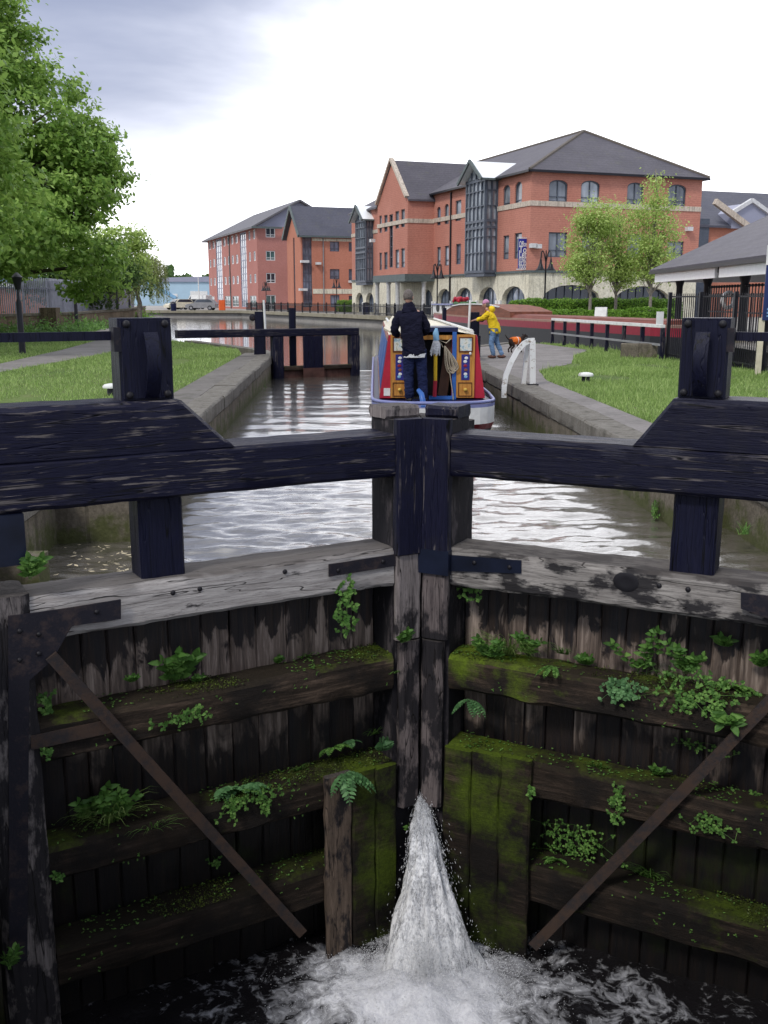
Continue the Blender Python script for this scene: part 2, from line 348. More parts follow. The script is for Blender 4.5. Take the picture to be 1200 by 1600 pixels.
zr = wn('ShaderNodeMapRange', interpolation_type='SMOOTHSTEP'); zr.inputs['From Min'].default_value = .42; zr.inputs['From Max'].default_value = .95; L.new(sx.outputs[2], zr.inputs[0])
zm = wn('ShaderNodeMix', data_type='RGBA'); L.new(zr.outputs[0], zm.inputs[0]); L.new(cmix.outputs[2], zm.inputs[6]); zm.inputs[7].default_value = (1.5, 1.55, 1.7, 1)
bg.inputs['Strength'].default_value = .10; L.new(sky.outputs[0], bg.inputs['Color'])
bg2 = wn('ShaderNodeBackground'); bk = wn('ShaderNodeMapRange', interpolation_type='SMOOTHSTEP'); bk.inputs['From Min'].default_value = -.1; bk.inputs['From Max'].default_value = .75
L.new(sx.outputs[1], bk.inputs[0]); bmx = wn('ShaderNodeMix', data_type='RGBA'); L.new(bk.outputs[0], bmx.inputs[0]); bmx.inputs[6].default_value = (.80, .86, 1.02, 1); L.new(zm.outputs[2], bmx.inputs[7]); L.new(bmx.outputs[2], bg2.inputs['Color']); bg2.inputs['Strength'].default_value = 1.0
ms = wn('ShaderNodeMixShader'); ms.inputs[0].default_value = .92; L.new(bg.outputs[0], ms.inputs[1]); L.new(bg2.outputs[0], ms.inputs[2])
L.new(ms.outputs[0], t.nodes['World Output'].inputs['Surface'])
sun = bpy.data.lights.new('sun', 'SUN'); sun.energy = 1.9; sun.angle = rad(10); sun.color = (1, .96, .9)
suno = bpy.data.objects.new('sun', sun); COL.objects.link(suno); suno.rotation_euler = (-SUN_DIR).to_track_quat('-Z', 'Y').to_euler(); suno.location = (0, 0, 40)

# ------------------------------------------------------------------ levels and ground
WZ, LZ = -.65, -3.05
def sheet(name, poly, z, mat, depth=None, k='structure'):
    mb = MB()
    if depth: mb.prism(poly, lambda x, y, h: (x, y, h), z, z-depth)
    else: mb.add([(x, y, z) for x, y in poly], [tuple(range(len(poly)))])
    return kind(mb.build(name, mat), k)
def ground_mat(name, a, b, c=None, s=.35, bumpy=.3):
    t = NT(name, .95, .1); n1 = t.noise(t.obj, s, 6, .6); n2 = t.noise(t.obj, 14, 6, .7); n3 = t.noise(t.obj, 2.2, 5, .6)
    col = t.mix(t.ramp(n1, [(.35, 0.), (.65, 1.)]), a, b); col = t.mix(t.ramp(n2, [(.3, .45), (.6, 0.)]), col, tuple(x*.45 for x in a))
    if c: col = t.mix(t.ramp(n3, [(.5, 0.), (.68, .7)]), col, c)
    t.set(Base_Color=col); t.bump(n2, bumpy, .03); return t.m
M['turf'] = ground_mat('turf_soil', (.085,.135,.035), (.135,.19,.055), (.15,.16,.07))
M['path'] = ground_mat('towpath_tarmac', (.20,.185,.175), (.27,.25,.24), (.14,.135,.125), s=.8)
M['concrete'] = ground_mat('lockside_concrete', (.15,.14,.13), (.20,.185,.172), (.09,.088,.07), s=.9)
M['quay'] = ground_mat('quay_paving', (.33,.31,.29), (.42,.40,.37), (.26,.25,.23), s=.2)
M['pale_edge'] = ground_mat('quay_edge_stone', (.30,.27,.20), (.38,.35,.27), (.20,.19,.13), s=.5)
LEFT_BANK = [(-3.6,-4),(-3.6,30.4),(-4.1,34),(-7.5,41.4),(-13.6,59.3),(-21.5,112),(-70,130),(-3500,400),(-3500,-4)]
RIGHT_LAWN = [(3.5,-4),(3.5,31.5),(3.9,34),(6.5,39.3),(8.1,36),(8.75,29),(9.2,22.5),(10.2,12),(12,-4)]
QUAY = [(13.1,14),(13.1,34),(8.7,60),(2.8,88),(-13.3,131),(-24,133),(-72,152),(-3500,420),(-3500,3500),(3500,3500),(3500,14)]
sheet('left_bank', LEFT_BANK, 0, M['turf'], 1.6)
sheet('right_lawn', RIGHT_LAWN, 0, M['turf'], 1.6)
sheet('quay_ground', QUAY, .22, M['quay'], 2.0)
sheet('landing_ground', [(10.3,12),(12.1,-4),(40,-4),(40,13.9),(13.2,13.9)], .1, M['quay'], 2)
tow = [(-8.2,10),(-8.5,23.4),(-7.9,32.1),(-8.5,38.5),(-11.6,52),(-15.2,72),(-20,104),(-21.4,104),(-16.3,70),(-13.2,52),(-10.6,41.5),(-9.9,33.8),(-9.5,25.7),(-12.5,16),(-14,10)]
sheet('towpath', tow, .006, M['path'])
sheet('lockside_path', [(3.14,9.9),(3.14,31.5),(3.5,34),(5.6,37.5),(6.9,38),(7.6,33),(6.3,29.5),(5.4,26),(4.0,23.2),(3.62,20.5),(3.55,9.9)], .007, M['path'])
# ------------------------------------------------------------------ lock walls (masonry, coping stones, quoins)
bx = lambda t: t.map(t.obj, rot=(math.pi/2, 0, math.pi/2))
M['lockstone'] = stone('lock_masonry', (.13,.112,.085), (.22,.19,.15), .02, 2.2, (bx, 1.7, .62), WZ)
M['tailstone'] = stone('tail_masonry', (.035,.033,.03), (.07,.065,.055), .10, 2.2, (bx, .9, .38), LZ)
M['coping'] = stone('coping_stone', (.15,.137,.115), (.225,.21,.185), .0, 3)
def lock_side(sg, label):
    o = thing('lock_wall', label, 'lock wall', (0, 0, 0))
    X = 2.7 if sg < 0 else 2.75; XR = 3.4 if sg < 0 else 3.3; XT = 2.9 if sg < 0 else 3.0; ys = 9.45 if sg < 0 else 9.8
    m = MB(); t2 = MB()
    def wall(mb, xa, y0, y1, z0, z1, th=.9): mb.box(min(sg*xa, sg*(xa+th)), max(sg*xa, sg*(xa+th)), y0, y1, z0, z1)
    wall(m, X, ys, 31.6, -2.2, -.24, .85); wall(m, XR, 5.9, ys, -2.2, -.24, .3)
    m.build('masonry', M['lockstone'], o)
    wall(t2, XT, -1.5, 5.85, -4, -.24, .8); t2.build('tail_masonry', M['tailstone'], o)
    # wing wall that splays out past the top gates
    pts = [(X, 31.6), (X+.55, 34), (X+3.9, 41.4)] if sg < 0 else [(X, 31.6), (X+.35, 34), (X+3.0, 39)]
    wg = MB()
    for (xa, ya), (xb, yb) in zip(pts, pts[1:]):
        wg.prism([(sg*xa, ya), (sg*xb, yb), (sg*(xb+.8), yb), (sg*(xa+.8), ya)], lambda x, y, h: (x, y, h), -2.2, -.24)
    wg.build('wing_wall', M['lockstone'], o)
    c = MB()
    def cop(xa, y0, y1, wd=.42):
        y = y0
        while y < y1-.1:
            yb = min(y1, y+random.uniform(1.8, 2.6)); j = random.uniform(-.012, .012)
            c.timber(min(sg*(xa-.03), sg*(xa+wd))+j, max(sg*(xa-.03), sg*(xa+wd))+j, y+.006, yb-.006, -.235, .012+random.uniform(-.006, .006), 'y', .16, .012, .028, seed=y+sg, chip=.02); y = yb
    cop(X, ys, 31.6); cop(XR, 5.9, ys, .24); cop(XT, -1.5, 5.85)
    for (xa, ya), (xb, yb) in zip(pts, pts[1:]):
        c.prism([(sg*(xa-.03), ya+.01), (sg*(xb-.03), yb-.01), (sg*(xb+.4), yb-.01), (sg*(xa+.4), ya+.01)], lambda x, y, h: (x, y, h), -.235, .012)
    c.build('coping', M['coping'], o, smooth=40)
    # concrete strip behind the coping
    f = MB(); x0, x1 = (-3.64, -3.10) if sg < 0 else (3.16, 3.20)
    if sg < 0: f.box(x0, x1, ys, 31.6, -.3, .009); f.box(-3.9, -3.63, 5.9, ys, -.3, .008)
    f2 = MB(); f2.box(min(sg*(XT+.40), sg*(XT+2.2)), max(sg*(XT+.40), sg*(XT+2.2)), -1.5, 5.85, -.3, .010)
    if sg < 0: f.build('apron', M['concrete'], o)
    f2.build('tail_apron', M['concrete'], o)
    q = MB(); q.timber(min(sg*(XT-.05), sg*(XT+.5)), max(sg*(XT-.05), sg*(XT+.5)), 5.05, 5.5, -4, .05, 'z', .12, .012, .05, seed=3); q.build('hollow_quoin', M['quoin'], o, smooth=40)
    if sg < 0:
        b = MB(); b.obox((-3.2, 7.6, -.42), ((1,0,0),(0,1,0),(0,0,1)), (.22, .14, .12)); b.box(-3.1, -2.78, 5.95, 6.6, -.62, -.28); b.build('anchor_stone', M['lockstone'], o)
    else:
        b = MB(); b.obox((3.12, 7.7, -.42), ((1,0,0),(0,1,0),(0,0,1)), (.2, .15, .14)); b.box(2.95, 3.28, 6.4, 7.5, -.9, -.52); b.build('anchor_stone', M['lockstone'], o)
    return o
M['quoin'] = stone('quoin_timber', (.045,.05,.05), (.10,.105,.095), .03, 2.5)
lock_side(-1, 'stone lock wall edged by a wide concrete strip beside the towpath grass')
lock_side(1, 'stone lock wall carrying the white curved handrail, lawn behind its coping')

# ------------------------------------------------------------------ water
def water_mat(name, deep, r=.04, coat=.8, bumps=((6, .35, .03),), stretch=(1, 1, 1)):
    t = NT(name, r, .5); t.b.inputs['IOR'].default_value = 1.33; t.b.inputs['Coat Weight'].default_value = coat; t.b.inputs['Coat IOR'].default_value = 1.75; t.b.inputs['Coat Roughness'].default_value = r*1.4; t.set(Base_Color=deep); nm = None
    for sc, st, ds in bumps:
        nm = t.bump(t.noise(t.map(t.obj, stretch), sc, 4, .6, .5), st, ds, nm)
    return t.m
M['lockwater'] = water_mat('lock_water', (.10,.09,.072), .09, 1.0, ((4.5, .45, .04), (17, .7, .015)), (.65, 1.5, 1))
M['canalwater'] = water_mat('canal_water', (.07,.068,.064), .06, .9, ((1.1, .22, .05), (6, .25, .012)), (.7, 1.6, 1))
def frac(p, o=4):
    a = 0; f = 1.; g = 1.
    for _ in range(o): a += mnoise.noise(p*f)*g; f *= 2.03; g *= .5
    return a
xs = np.arange(-3.42, 3.36, .065); ysq = []
y = 5.55
while y < 33: ysq.append(y); y += .05 + max(0, y-9)*.006
V = []; nx = len(xs)
def behind(x): return (7.25 + (x+.09)*.503) if x < -.09 else (7.26 - (x+.09)*.555)
for y in ysq:
    for x in xs:
        calm = max(.22, min(1, 1.15-(y-6.5)/9.5)); fade = min(1, (33-y)/2)
        q = Vector((x*1.3+.25*y, y*2.3, 0)); r2 = Vector((x*2.2-.4*y, y*4.8, 3))
        h = (.017*frac(q, 3) + .030*frac(r2, 4) + .012*mnoise.noise(Vector((x*7-.9*y, y*13, 5))))*calm
        if calm < .5: h += .006*math.sin(y*5.5+1.5*mnoise.noise(Vector((x*.8, y*.5, 2))))*(1-calm)
        V.append((x, y, WZ + h*fade))
F = [(j*nx+i, j*nx+i+1, (j+1)*nx+i+1, (j+1)*nx+i) for j in range(len(ysq)-1) for i in range(nx-1)
     if ysq[j] > behind((xs[i]+xs[i+1])/2)]
kind(npmesh('lock_water', np.array(V), np.array(F), M['lockwater'], smooth=True), 'structure')
sheet('canal_water', [(-5,32.98),(15,32.98),(15,100),(-20,170),(-160,170),(-160,90),(-12,33.5)], WZ, M['canalwater'])
sheet('basin_water', [(8.4,13),(15,13),(15,32.97),(7.5,32.97)], WZ, M['canalwater'])
# churned tail water below the gates
SPL = Vector((-.16, 5.95))
def tail_mat():
    t = NT('tail_water', .06, .5); t.b.inputs['IOR'].default_value = 1.33
    at = t.n('ShaderNodeAttribute', attribute_name='foam'); f = at.outputs['Fac']
    d = t.noise(t.obj, 3, 3, .5); dv = t.n('ShaderNodeVectorMath', operation='ADD'); 
    sc = t.n('ShaderNodeVectorMath', operation='SCALE'); nz = t.n('ShaderNodeTexNoise'); nz.inputs['Scale'].default_value = 3.2; nz.inputs['Detail'].default_value = 3
    t.put(nz.inputs['Vector'], t.obj); t.put(sc.inputs[0], nz.outputs['Color']); sc.inputs['Scale'].default_value = .42
    t.put(dv.inputs[0], t.obj); t.put(dv.inputs[1], sc.outputs[0]); wv = dv.outputs[0]
    ce = t.voro(wv, 5.2, 'DISTANCE_TO_EDGE'); ce2 = t.voro(wv, 12, 'DISTANCE_TO_EDGE')
    lace = t.math('ADD', t.ramp(ce, [(0, 1.), (.16, 0.)]), t.math('MULTIPLY', t.ramp(ce2, [(0, 1.), (.2, 0.)]), .7))
    fi = t.noise(wv, 22, 5, .7); big = t.noise(t.obj, 1.9, 4, .6)
    mid_ = t.noise(wv, 7.5, 6, .72)
    s = t.math('ADD', t.math('MULTIPLY', lace, .13), t.math('ADD', t.math('MULTIPLY', fi, .30), t.math('ADD', t.math('MULTIPLY', f, .95), t.math('ADD', t.math('MULTIPLY', t.math('SUBTRACT', mid_, .5), 1.5), t.math('MULTIPLY', t.math('SUBTRACT', big, .5), .7)))))
    m = t.ramp(s, [(.42, 0.), (.62, .30), (.78, .55), (1.0, 1.)])
    t.set(Base_Color=t.mix(m, (.010,.009,.010), t.mix(fi, (.42,.42,.48), (.93,.93,.93))), Roughness=t.ramp(m, [(0, .06), (.6, .8)]))
    t.bump(t.math('ADD', t.noise(t.obj, 16, 5, .65), t.math('MULTIPLY', s, .5)), .55, .03); return t.m
M['tail'] = tail_mat()
xs = np.arange(-3.1, 3.15, .032); ys = np.arange(3.2, 7.3, .030); nx = len(xs); V = []; FO = []
for y in ys:
    for x in xs:
        dx, dy = x-SPL.x, (y-SPL.y); d = math.hypot(dx*.9, dy*1.05)
        down = max(0, -dy); d2 = abs(dx-.25*down)/(.5+.55*down)
        f = max(0, 1-d/.92)**.9*1.25 + max(0, 1-d2)*max(0, 1-abs(dy+.8)/1.6)*.5 + max(0, 1-math.hypot(dx-.8, dy+.05)/1.05)*.42 + max(0, 1-math.hypot(dx+.75, dy-.1)/1.1)*.34 + max(0, 1-math.hypot(dx+.2, dy+.7)/1.4)*.18 + max(0, 1-math.hypot(dx-1.7, dy+.3)/.9)*.2
        q = Vector((x*2.6, y*2.6, 1)); h = .042*frac(q, 5) + .05*max(0, 1-d/1.3)*frac(Vector((x*6, y*6, 4)), 4)
        h += .10*math.exp(-(d/.40)**2)*(1+.6*mnoise.noise(Vector((x*5, y*5, 2)))) + .03*math.exp(-((d-.65)/.2)**2)*(1+mnoise.noise(Vector((x*4, y*4, 8))))
        V.append((x, y, LZ+h)); FO.append(.80*f + .25*mnoise.noise(Vector((x*3, y*3, 6)))*min(1, f*2))
F = np.array([(j*nx+i, j*nx+i+1, (j+1)*nx+i+1, (j+1)*nx+i) for j in range(len(ys)-1) for i in range(nx-1)])
o = npmesh('tail_water', np.array(V), F, M['tail'], smooth=True); kind(o, 'structure')
at = o.data.attributes.new('foam', 'FLOAT', 'POINT'); at.data.foreach_set('value', np.array(FO, dtype=np.float32))
sheet('lock_bed', [(-3.0,-1.5),(3.1,-1.5),(3.1,7.4),(-3.0,7.4)], -3.9, M['tailstone'])
sheet('tail_pool', [(-2.95,-1.5),(3.05,-1.5),(3.05,3.21),(-2.95,3.21)], LZ-.01, M['tail'])

# ------------------------------------------------------------------ jet spurting through the mitre
t = NT('white_water', .3, .5); t.set(Base_Color=(.88,.89,.91)); t.b.inputs['Transmission Weight'].default_value = .1; M['jet'] = t.m
t = NT('water_core', .5, .35); g = t.noise(t.map(t.obj, (30, 30, 4.5)), 1.7, 6, .7, .5); g2 = t.noise(t.map(t.obj, (9, 9, 2)), 1.5, 4, .6); g3 = t.noise(t.obj, 70, 4, .7)
zz = t.math('SUBTRACT', -1.95, t.sep(t.obj)[2]); gg = t.math('ADD', t.math('MULTIPLY', g, .6), t.math('MULTIPLY', g2, .4))
t.set(Base_Color=t.mix(t.ramp(zz, [(0, .55), (.45, 0.)]), t.ramp(gg, [(.34, (.60,.61,.65)), (.55, (.95,.95,.96))]), t.ramp(gg, [(.36, (.20,.22,.27)), (.6, (.80,.82,.86))])))
t.put(t.b.inputs['Alpha'], t.math('MULTIPLY', t.ramp(gg, [(.36, .20), (.52, 1.)]), t.ramp(zz, [(.0, .5), (.25, 1.)]))); t.bump(t.math('ADD', gg, t.math('MULTIPLY', g3, .35)), .7, .03); M['jetcore'] = t.m
G = 9.81; src = np.array([-.085, 6.79, -2.0])
def jet_mesh():
    n1 = 24000; q = rng.random(n1); tt = .015 + .47*rng.random(n1)**.78
    core = rng.random(n1) < .72
    vx = np.where(core, rng.normal(.05, .24, n1), rng.normal(.10, .40, n1)); vy = -np.where(core, rng.uniform(.45, 1.9, n1), rng.uniform(.2, 2.3, n1)); vz = np.where(core, rng.normal(0, .22, n1), rng.normal(.12, .45, n1))
    # ropes of water: droplets bunch around a few hundred threads
    th = rng.integers(0, 420, n1); tv = rng.normal(0, 1, (420, 3)); k = .62
    vx = vx*(1-k) + k*(.07 + .33*tv[th, 0]); vy = vy*(1-k) + k*(-1.2 + .36*tv[th, 1]); vz = vz*(1-k) + k*.20*tv[th, 2]
    P = src + np.stack([vx*tt, vy*tt, vz*tt - .5*G*tt*tt], 1) + rng.normal(0, 1, (n1, 3))*np.array([.006, .02, .03]); Vd = np.stack([vx, vy, vz-G*tt], 1)
    r = rng.uniform(.0008, .0022, n1)*(1+1.1*tt); ln = r*rng.uniform(2.0, 6.0, n1)
    n2 = 22000; a = rng.uniform(0, 6.283, n2); rr = np.abs(rng.normal(0, .36, n2)); up = np.abs(rng.normal(0, .13, n2))*np.exp(-(rr/.45)**2)*1.6 + rng.random(n2)*.02
    P2 = np.stack([SPL.x+.05+np.cos(a)*rr*1.2, SPL.y+.08+np.sin(a)*rr*.75, LZ+.02+up], 1); V2 = np.stack([np.cos(a), np.sin(a), rng.normal(.5, 1, n2)], 1)
    r2 = rng.uniform(.0009, .0028, n2); P = np.concatenate([P, P2]); Vd = np.concatenate([Vd, V2]); r = np.concatenate([r, r2]); ln = np.concatenate([ln, r2*rng.uniform(1, 3, n2)])
    ok = P[:, 2] > LZ-.02; P, Vd, r, ln = P[ok], Vd[ok], r[ok], ln[ok]; m = len(P)
    D = Vd/np.linalg.norm(Vd, axis=1, keepdims=True); A = np.cross(D, rng.normal(0, 1, (m, 3))); A /= np.linalg.norm(A, axis=1, keepdims=True); B = np.cross(D, A)
    r_, l_ = r[:, None], ln[:, None]; c3 = [(1, 0), (-.5, .866), (-.5, -.866)]
    V = np.stack([P+D*l_] + [P + (A*c+B*s_)*r_ for c, s_ in c3] + [P-D*l_], 1).reshape(-1, 3); o = (np.arange(m)*5)[:, None]
    F = np.concatenate([o+np.array([[0,1,2]]), o+np.array([[0,2,3]]), o+np.array([[0,3,1]]), o+np.array([[4,2,1]]), o+np.array([[4,3,2]]), o+np.array([[4,1,3]])])
    # ragged translucent heart
    hv, hf = [], []; NS, NR = 60, 64
    for sh in range(3):
        b0 = len(V) + len(hv)
        for i in range(NS):
            t_ = .012 + .480*i/(NS-1)
            for k in range(NR):
                h = 2*math.pi*k/NR; wob = 1 + .5*mnoise.noise(Vector((math.cos(h)*2.4+sh*5, math.sin(h)*2.4, t_*7))); fl = 1 + max(0, t_-.26)*3.0; rx = (.013 + .52*t_*(.34+.22*sh)*fl)*wob; ry = (.02 + .5*t_*(.4+.2*sh))*wob; wob2 = .5*mnoise.noise(Vector((math.cos(h)*7+sh*3, math.sin(h)*7, t_*16)))*t_*.12; rx += wob2; ry += wob2
                hv.append((src[0]+.07*t_+math.cos(h)*rx, src[1]-1.2*t_+math.sin(h)*ry, src[2]-.5*G*t_*t_+.02))
        hf += [[b0+i*NR+k, b0+i*NR+(k+1) % NR, b0+(i+1)*NR+(k+1) % NR] for i in range(NS-1) for k in range(NR)] + [[b0+i*NR+k, b0+(i+1)*NR+(k+1) % NR, b0+(i+1)*NR+k] for i in range(NS-1) for k in range(NR)]
    nd = len(F); V = np.concatenate([V, np.array(hv)]); F = np.concatenate([F, np.array(hf)])
    o = npmesh('water_jet', V, F, M['jet']); o.data.materials.append(M['jetcore']); mi = np.zeros(len(F), dtype=np.int32); mi[nd:] = 1
    if len(o.data.polygons) == len(F): o.data.polygons.foreach_set('material_index', mi)
    return o
jet = jet_mesh()
tag(jet, 'white jet of leaking water spurting from the seam of the closed gates', 'water jet')

mb = MB(); mb.box(-9, 9, -7.5, 1.45, -.42, .02); mb.box(-9, 9, 1.15, 1.45, .02, .06); kind(mb.build('shade_deck', M['concrete']), 'structure')  # unseen deck added under the viewer to shade the lower gates
# ------------------------------------------------------------------ bottom gates
OG = Vector((-.09, 6.80, 0)); ANG = {-1: rad(26.7), 1: rad(29.0)}
def gaxes(sg):
    a = ANG[sg]; return (Vector((sg*math.cos(a), -math.sin(a), 0)), Vector((-sg*math.sin(a), -math.cos(a), 0)))
def gl(sg, px, py, yo=0.):
    d, n = gaxes(sg); p = on_plane(px, py, OG+n*yo, n); q = p-OG; return q.dot(d), p.z
def gw(sg, x, y, z): d, n = gaxes(sg); return OG + d*x + n*y + Vector((0, 0, z))
def make_gate(sg, label):
    d, n = gaxes(sg); ex = d if sg < 0 else -d
    root = thing('lock_gate', label, 'lock gate', OG, math.atan2(ex.y, ex.x), 'bottom lock gates')
    X = (lambda a: a) if sg < 0 else (lambda a: -a)
    LEN = 2.66 if sg < 0 else 3.02
    k = 'l' if sg < 0 else 'r'
    def tim(name, x0, x1, y0, y1, z0, z1, axis, mat, parent=root, **kw):
        m = MB(); a, b = sorted((X(x0), X(x1))); m.timber(a, b, y0, y1, z0, z1, axis, **kw); return m.build(name, mat, parent, smooth=38)
    # mitre post with its worn facing pieces
    ta = math.tan(ANG[sg]); m = MB(); core = [(.004+.03*-ta, -.03), (.215, -.03), (.215, -.33), (.004-.33*ta, -.33)]; zz = np.linspace(-3.7, .845, 40)
    vs = [(X(a+mnoise.noise(Vector((z*4, a*9, sg)))*.004), b, z) for z in zz for a, b in core]
    m.add(vs, [(i*4+q, i*4+(q+1) % 4, i*4+4+(q+1) % 4, i*4+4+q) for i in range(39) for q in range(4)] + [(0,1,2,3), (159,158,157,156)]); mp = m.build('mitre_post', M['tar_post'], root)
    tim('post_facing', .014, .222, -.028, .055, -.09, .855, 'z', M['black_post'], mp, rough=.006, bev=.018, seed=2+sg)
    tim('post_facing', .016, .214, -.027, .035, -.72, -.10, 'z', M['worn_post'] if sg > 0 else M['grey_post'], mp, rough=.01, bev=.02, seed=4+sg)
    tim('post_facing', .022, .185, -.026, .045, -2.02, -.735, 'z', M['worn_post'], mp, rough=.012, bev=.025, seed=6+sg, chip=.03)
    if sg > 0:
        m = MB(); a, b = sorted((X(.0), X(.235))); m.box(a, b, -.02, .061, -.235, -.06); m.build('iron_band', M['collar'], mp)
    # cap blocks and upstream post
    c0 = sorted((gl(sg, 577 if sg < 0 else 665, 640, -.34 if sg < 0 else -.1)[0], gl(sg, 655 if sg < 0 else 735, 640, -.1 if sg < 0 else -.34)[0])); tim('cap_block', c0[0], c0[1], -.34, -.10, .848, .925, 'x', M['grey_post'] if sg < 0 else M['black_post'], rough=.01, bev=.02, seed=8)
    r0 = sorted((gl(sg, 580 if sg < 0 else 704, 790, -.5 if sg < 0 else -.36)[0], gl(sg, 617 if sg < 0 else 740, 790, -.36 if sg < 0 else -.5)[0])); tim('rear_post', r0[0], r0[1], -.50, -.345, -.6, .80, 'z', M['tar_post'], rough=.012, bev=.03, seed=9+sg, chip=.03)
    # balance beam: lower timber, upper timber with the sloped nose
    bm_ = tim('balance_beam', .224, 6.2, -.33, .02, .468, .752, 'x', M['black_beam_'+k], rough=.009, bev=.022, seg=.08, seed=11+sg)
    xs0, _ = gl(sg, 365 if sg < 0 else 990, 688 if sg < 0 else 684, .0); xs1, _ = gl(sg, 283 if sg < 0 else 1052, 632 if sg < 0 else 634, .0)
    nose = MB(); N = 70; vs = []; prof = []
    for i in range(N+1):
        x = xs0 + (6.2-xs0)*(i/N)**1.4; zt = .756 + (1.06-.756)*min(1, (x-xs0)/(xs1-xs0)); zt += mnoise.noise(Vector((x*5, sg, 0)))*.006
        y0, y1 = -.33, .015
        e = mnoise.noise(Vector((x*4, 3, sg)))
        ring = [(y0, .7535), ((y0+y1)/2, .7535), (y1+.004*e, .7535), (y1+.006*e, (.7535+zt)/2), (y1-.004+.004*e, zt-.03 if zt > .8 else zt-.002), (y1-.03-max(0, e)*.05, zt), ((y0+y1)/2, zt+.004*e), (y0+.03, zt), (y0, zt-.03 if zt > .8 else zt-.002)]
        vs += [(X(x), a, max(b, .7535)) for a, b in ring]
    n9 = 9; nose.add(vs, [(i*n9+q, i*n9+(q+1) % n9, (i+1)*n9+(q+1) % n9, (i+1)*n9+q) for i in range(N) for q in range(n9)] + [tuple(range(n9)), tuple(N*n9+q for q in range(n9-1, -1, -1))])
    nose.build('upper_beam', M['black_beam_'+k], root, smooth=38)
    top = MB(); x = xs1+.02      # worn pale upper face
    # top rail
    rail = tim('top_rail', .222, LEN, -.34, 0.0, -.312, -.048, 'x', M['grey_rail_'+k], rough=.012, bev=.024, seg=.05, seed=14+sg, chip=.03)
    # planking
    pl = MB(); x = .225; i = 0
    while x < LEN-.02:
        wd = min(random.uniform(.15, .23), LEN-x); a, b = sorted((X(x+.003), X(x+wd-.003))); o_ = random.uniform(-.014, .014)
        zt = -.325
        pl.timber(a, b, -.345+o_, -.285+o_, -3.75, zt, 'z', .09, .007, .012, seed=i*2.1+sg, chip=.02); x += wd; i += 1
    pl.build('planking', M['plank_'+k], root, smooth=38)
    m = MB(); a, b = sorted((X(.03), X(LEN))); m.box(a, b, -.40, -.362, -3.75, -.33); m.build('gap_backing', M['bolt'], root)  # dark sheet added behind the planks to block light through their gaps
    sh = M['shelf_'+k]
    dz = 0 if sg < 0 else .0
    if sg < 0: rails = [(-1.085, -.835), (-1.885, -1.655), (-2.63, -2.36)]
    else: rails = [(-1.09, -.84), (-1.80, -1.53), (-2.62, -2.33)]
    for j, (z0, z1) in enumerate(rails):
        tim('cross_rail', .222, LEN, -.275, -.002, z0, z1, 'x', sh, rough=.016, bev=.03, seg=.06, seed=20+j+3*sg, chip=.035)
    # boards nailed over the lower mitre end
    xb = .26; xe = .70 if sg < 0 else .66; nb = 2
    zt = -1.63 if sg < 0 else -1.50
    xa = [.22, .40, .59, .80] if sg < 0 else [.215, .43, .65, .88]
    for i in range(3):
        tim('cladding_board', xa[i]+.005, xa[i+1]-.005, .004, .055, -3.7, zt-.02+.012*i, 'z', M['mossboard'] if not (sg < 0 and i == 2) else M['brownboard'], rough=.01, bev=.014, seed=30+i+sg, chip=.03)
    # heel post
    tim('heel_post', LEN+.004, LEN+.30, -.34, .03, -3.8, -.015 if sg < 0 else .1, 'z', M['heel'], rough=.012, bev=.04, seed=40, chip=.03)
    c = MB(); a, b = sorted((X(LEN+.0), X(LEN+.42))); c.box(a, b, -.37, .045, .17, .462); c.build('anchor_collar', M['collar'], root)
    # ironwork: gusset, straps, diagonal brace
    def plate(name, pts, y0, y1, mat):
        m = MB(); m.prism([(X(x_), z_) for x_, z_ in pts], lambda p, q, h: (p, h, q), y0, y1); return m.build(name, mat, root)
    def bolts(parent, pts, y, r=.016):
        for x_, z_ in pts:
            m = MB(); m.ball((X(x_), y, z_), r, .012, r, 8, 5); m.build('bolt', M['bolt'], parent, smooth=60)
    if sg < 0:
        P = lambda px, py: gl(-1, px, py, .03)
        g = plate('gusset_plate', [P(12,962),P(52,957),P(120,947),P(188,936),P(188,966),P(112,977),P(98,1000),P(82,1030),P(45,1062),P(42,1500),P(14,1500)], .032, .046, M['iron'])
        bolts(g, [P(30,985),P(60,990),P(30,1030),P(60,1020),P(150,955)], .047)
        st = plate('iron_strap', [P(516,883),P(626,866),P(626,884),P(516,902)], .003, .016, M['iron']); bolts(st, [P(530,892), P(600,878)], .017)
        st = plate('iron_strap', [P(48,1149),P(178,1122),P(182,1142),P(48,1171)], .034, .042, M['rust'])
        A, B = P(78,1022), P(470,1455)
        bolts(rail, [gl(-1,270,926), gl(-1,312,920), gl(-1,445,893)], .002, .018)
    else:
        P = lambda px, py: gl(1, px, py, .03)
        st = plate('iron_strap', [P(700,868),P(813,877),P(813,897),P(700,893)], .003, .016, M['collar']); bolts(st, [P(740,880), P(795,887)], .017)
        g = plate('gusset_plate', [P(1158,925),P(1290,942),P(1296,1190),P(1278,1640),P(1250,1640),P(1258,1120),P(1235,1040),P(1200,965),P(1158,950)], .032, .046, M['iron'])
        A, B = P(1240,1055), P(835,1475)
        kn = MB(); x_, z_ = gl(1, 978, 909); kn.lathe([(.062,-.02),(.066,.0),(.05,.005),(.03,.002)], n=18); ko = kn.build('charred_knot', M['bolt'], rail, smooth=40)
        ko.rotation_euler = (-math.pi/2, 0, 0); ko.location = (X(x_), .004, z_); ko.scale = (1.25, 1, 1)
        bolts(rail, [gl(1,1075,921), gl(1,1030,915)], .002, .018)
    dv = Vector((X(B[0]), .075, B[1])) - Vector((X(A[0]), .075, A[1])); m = MB()
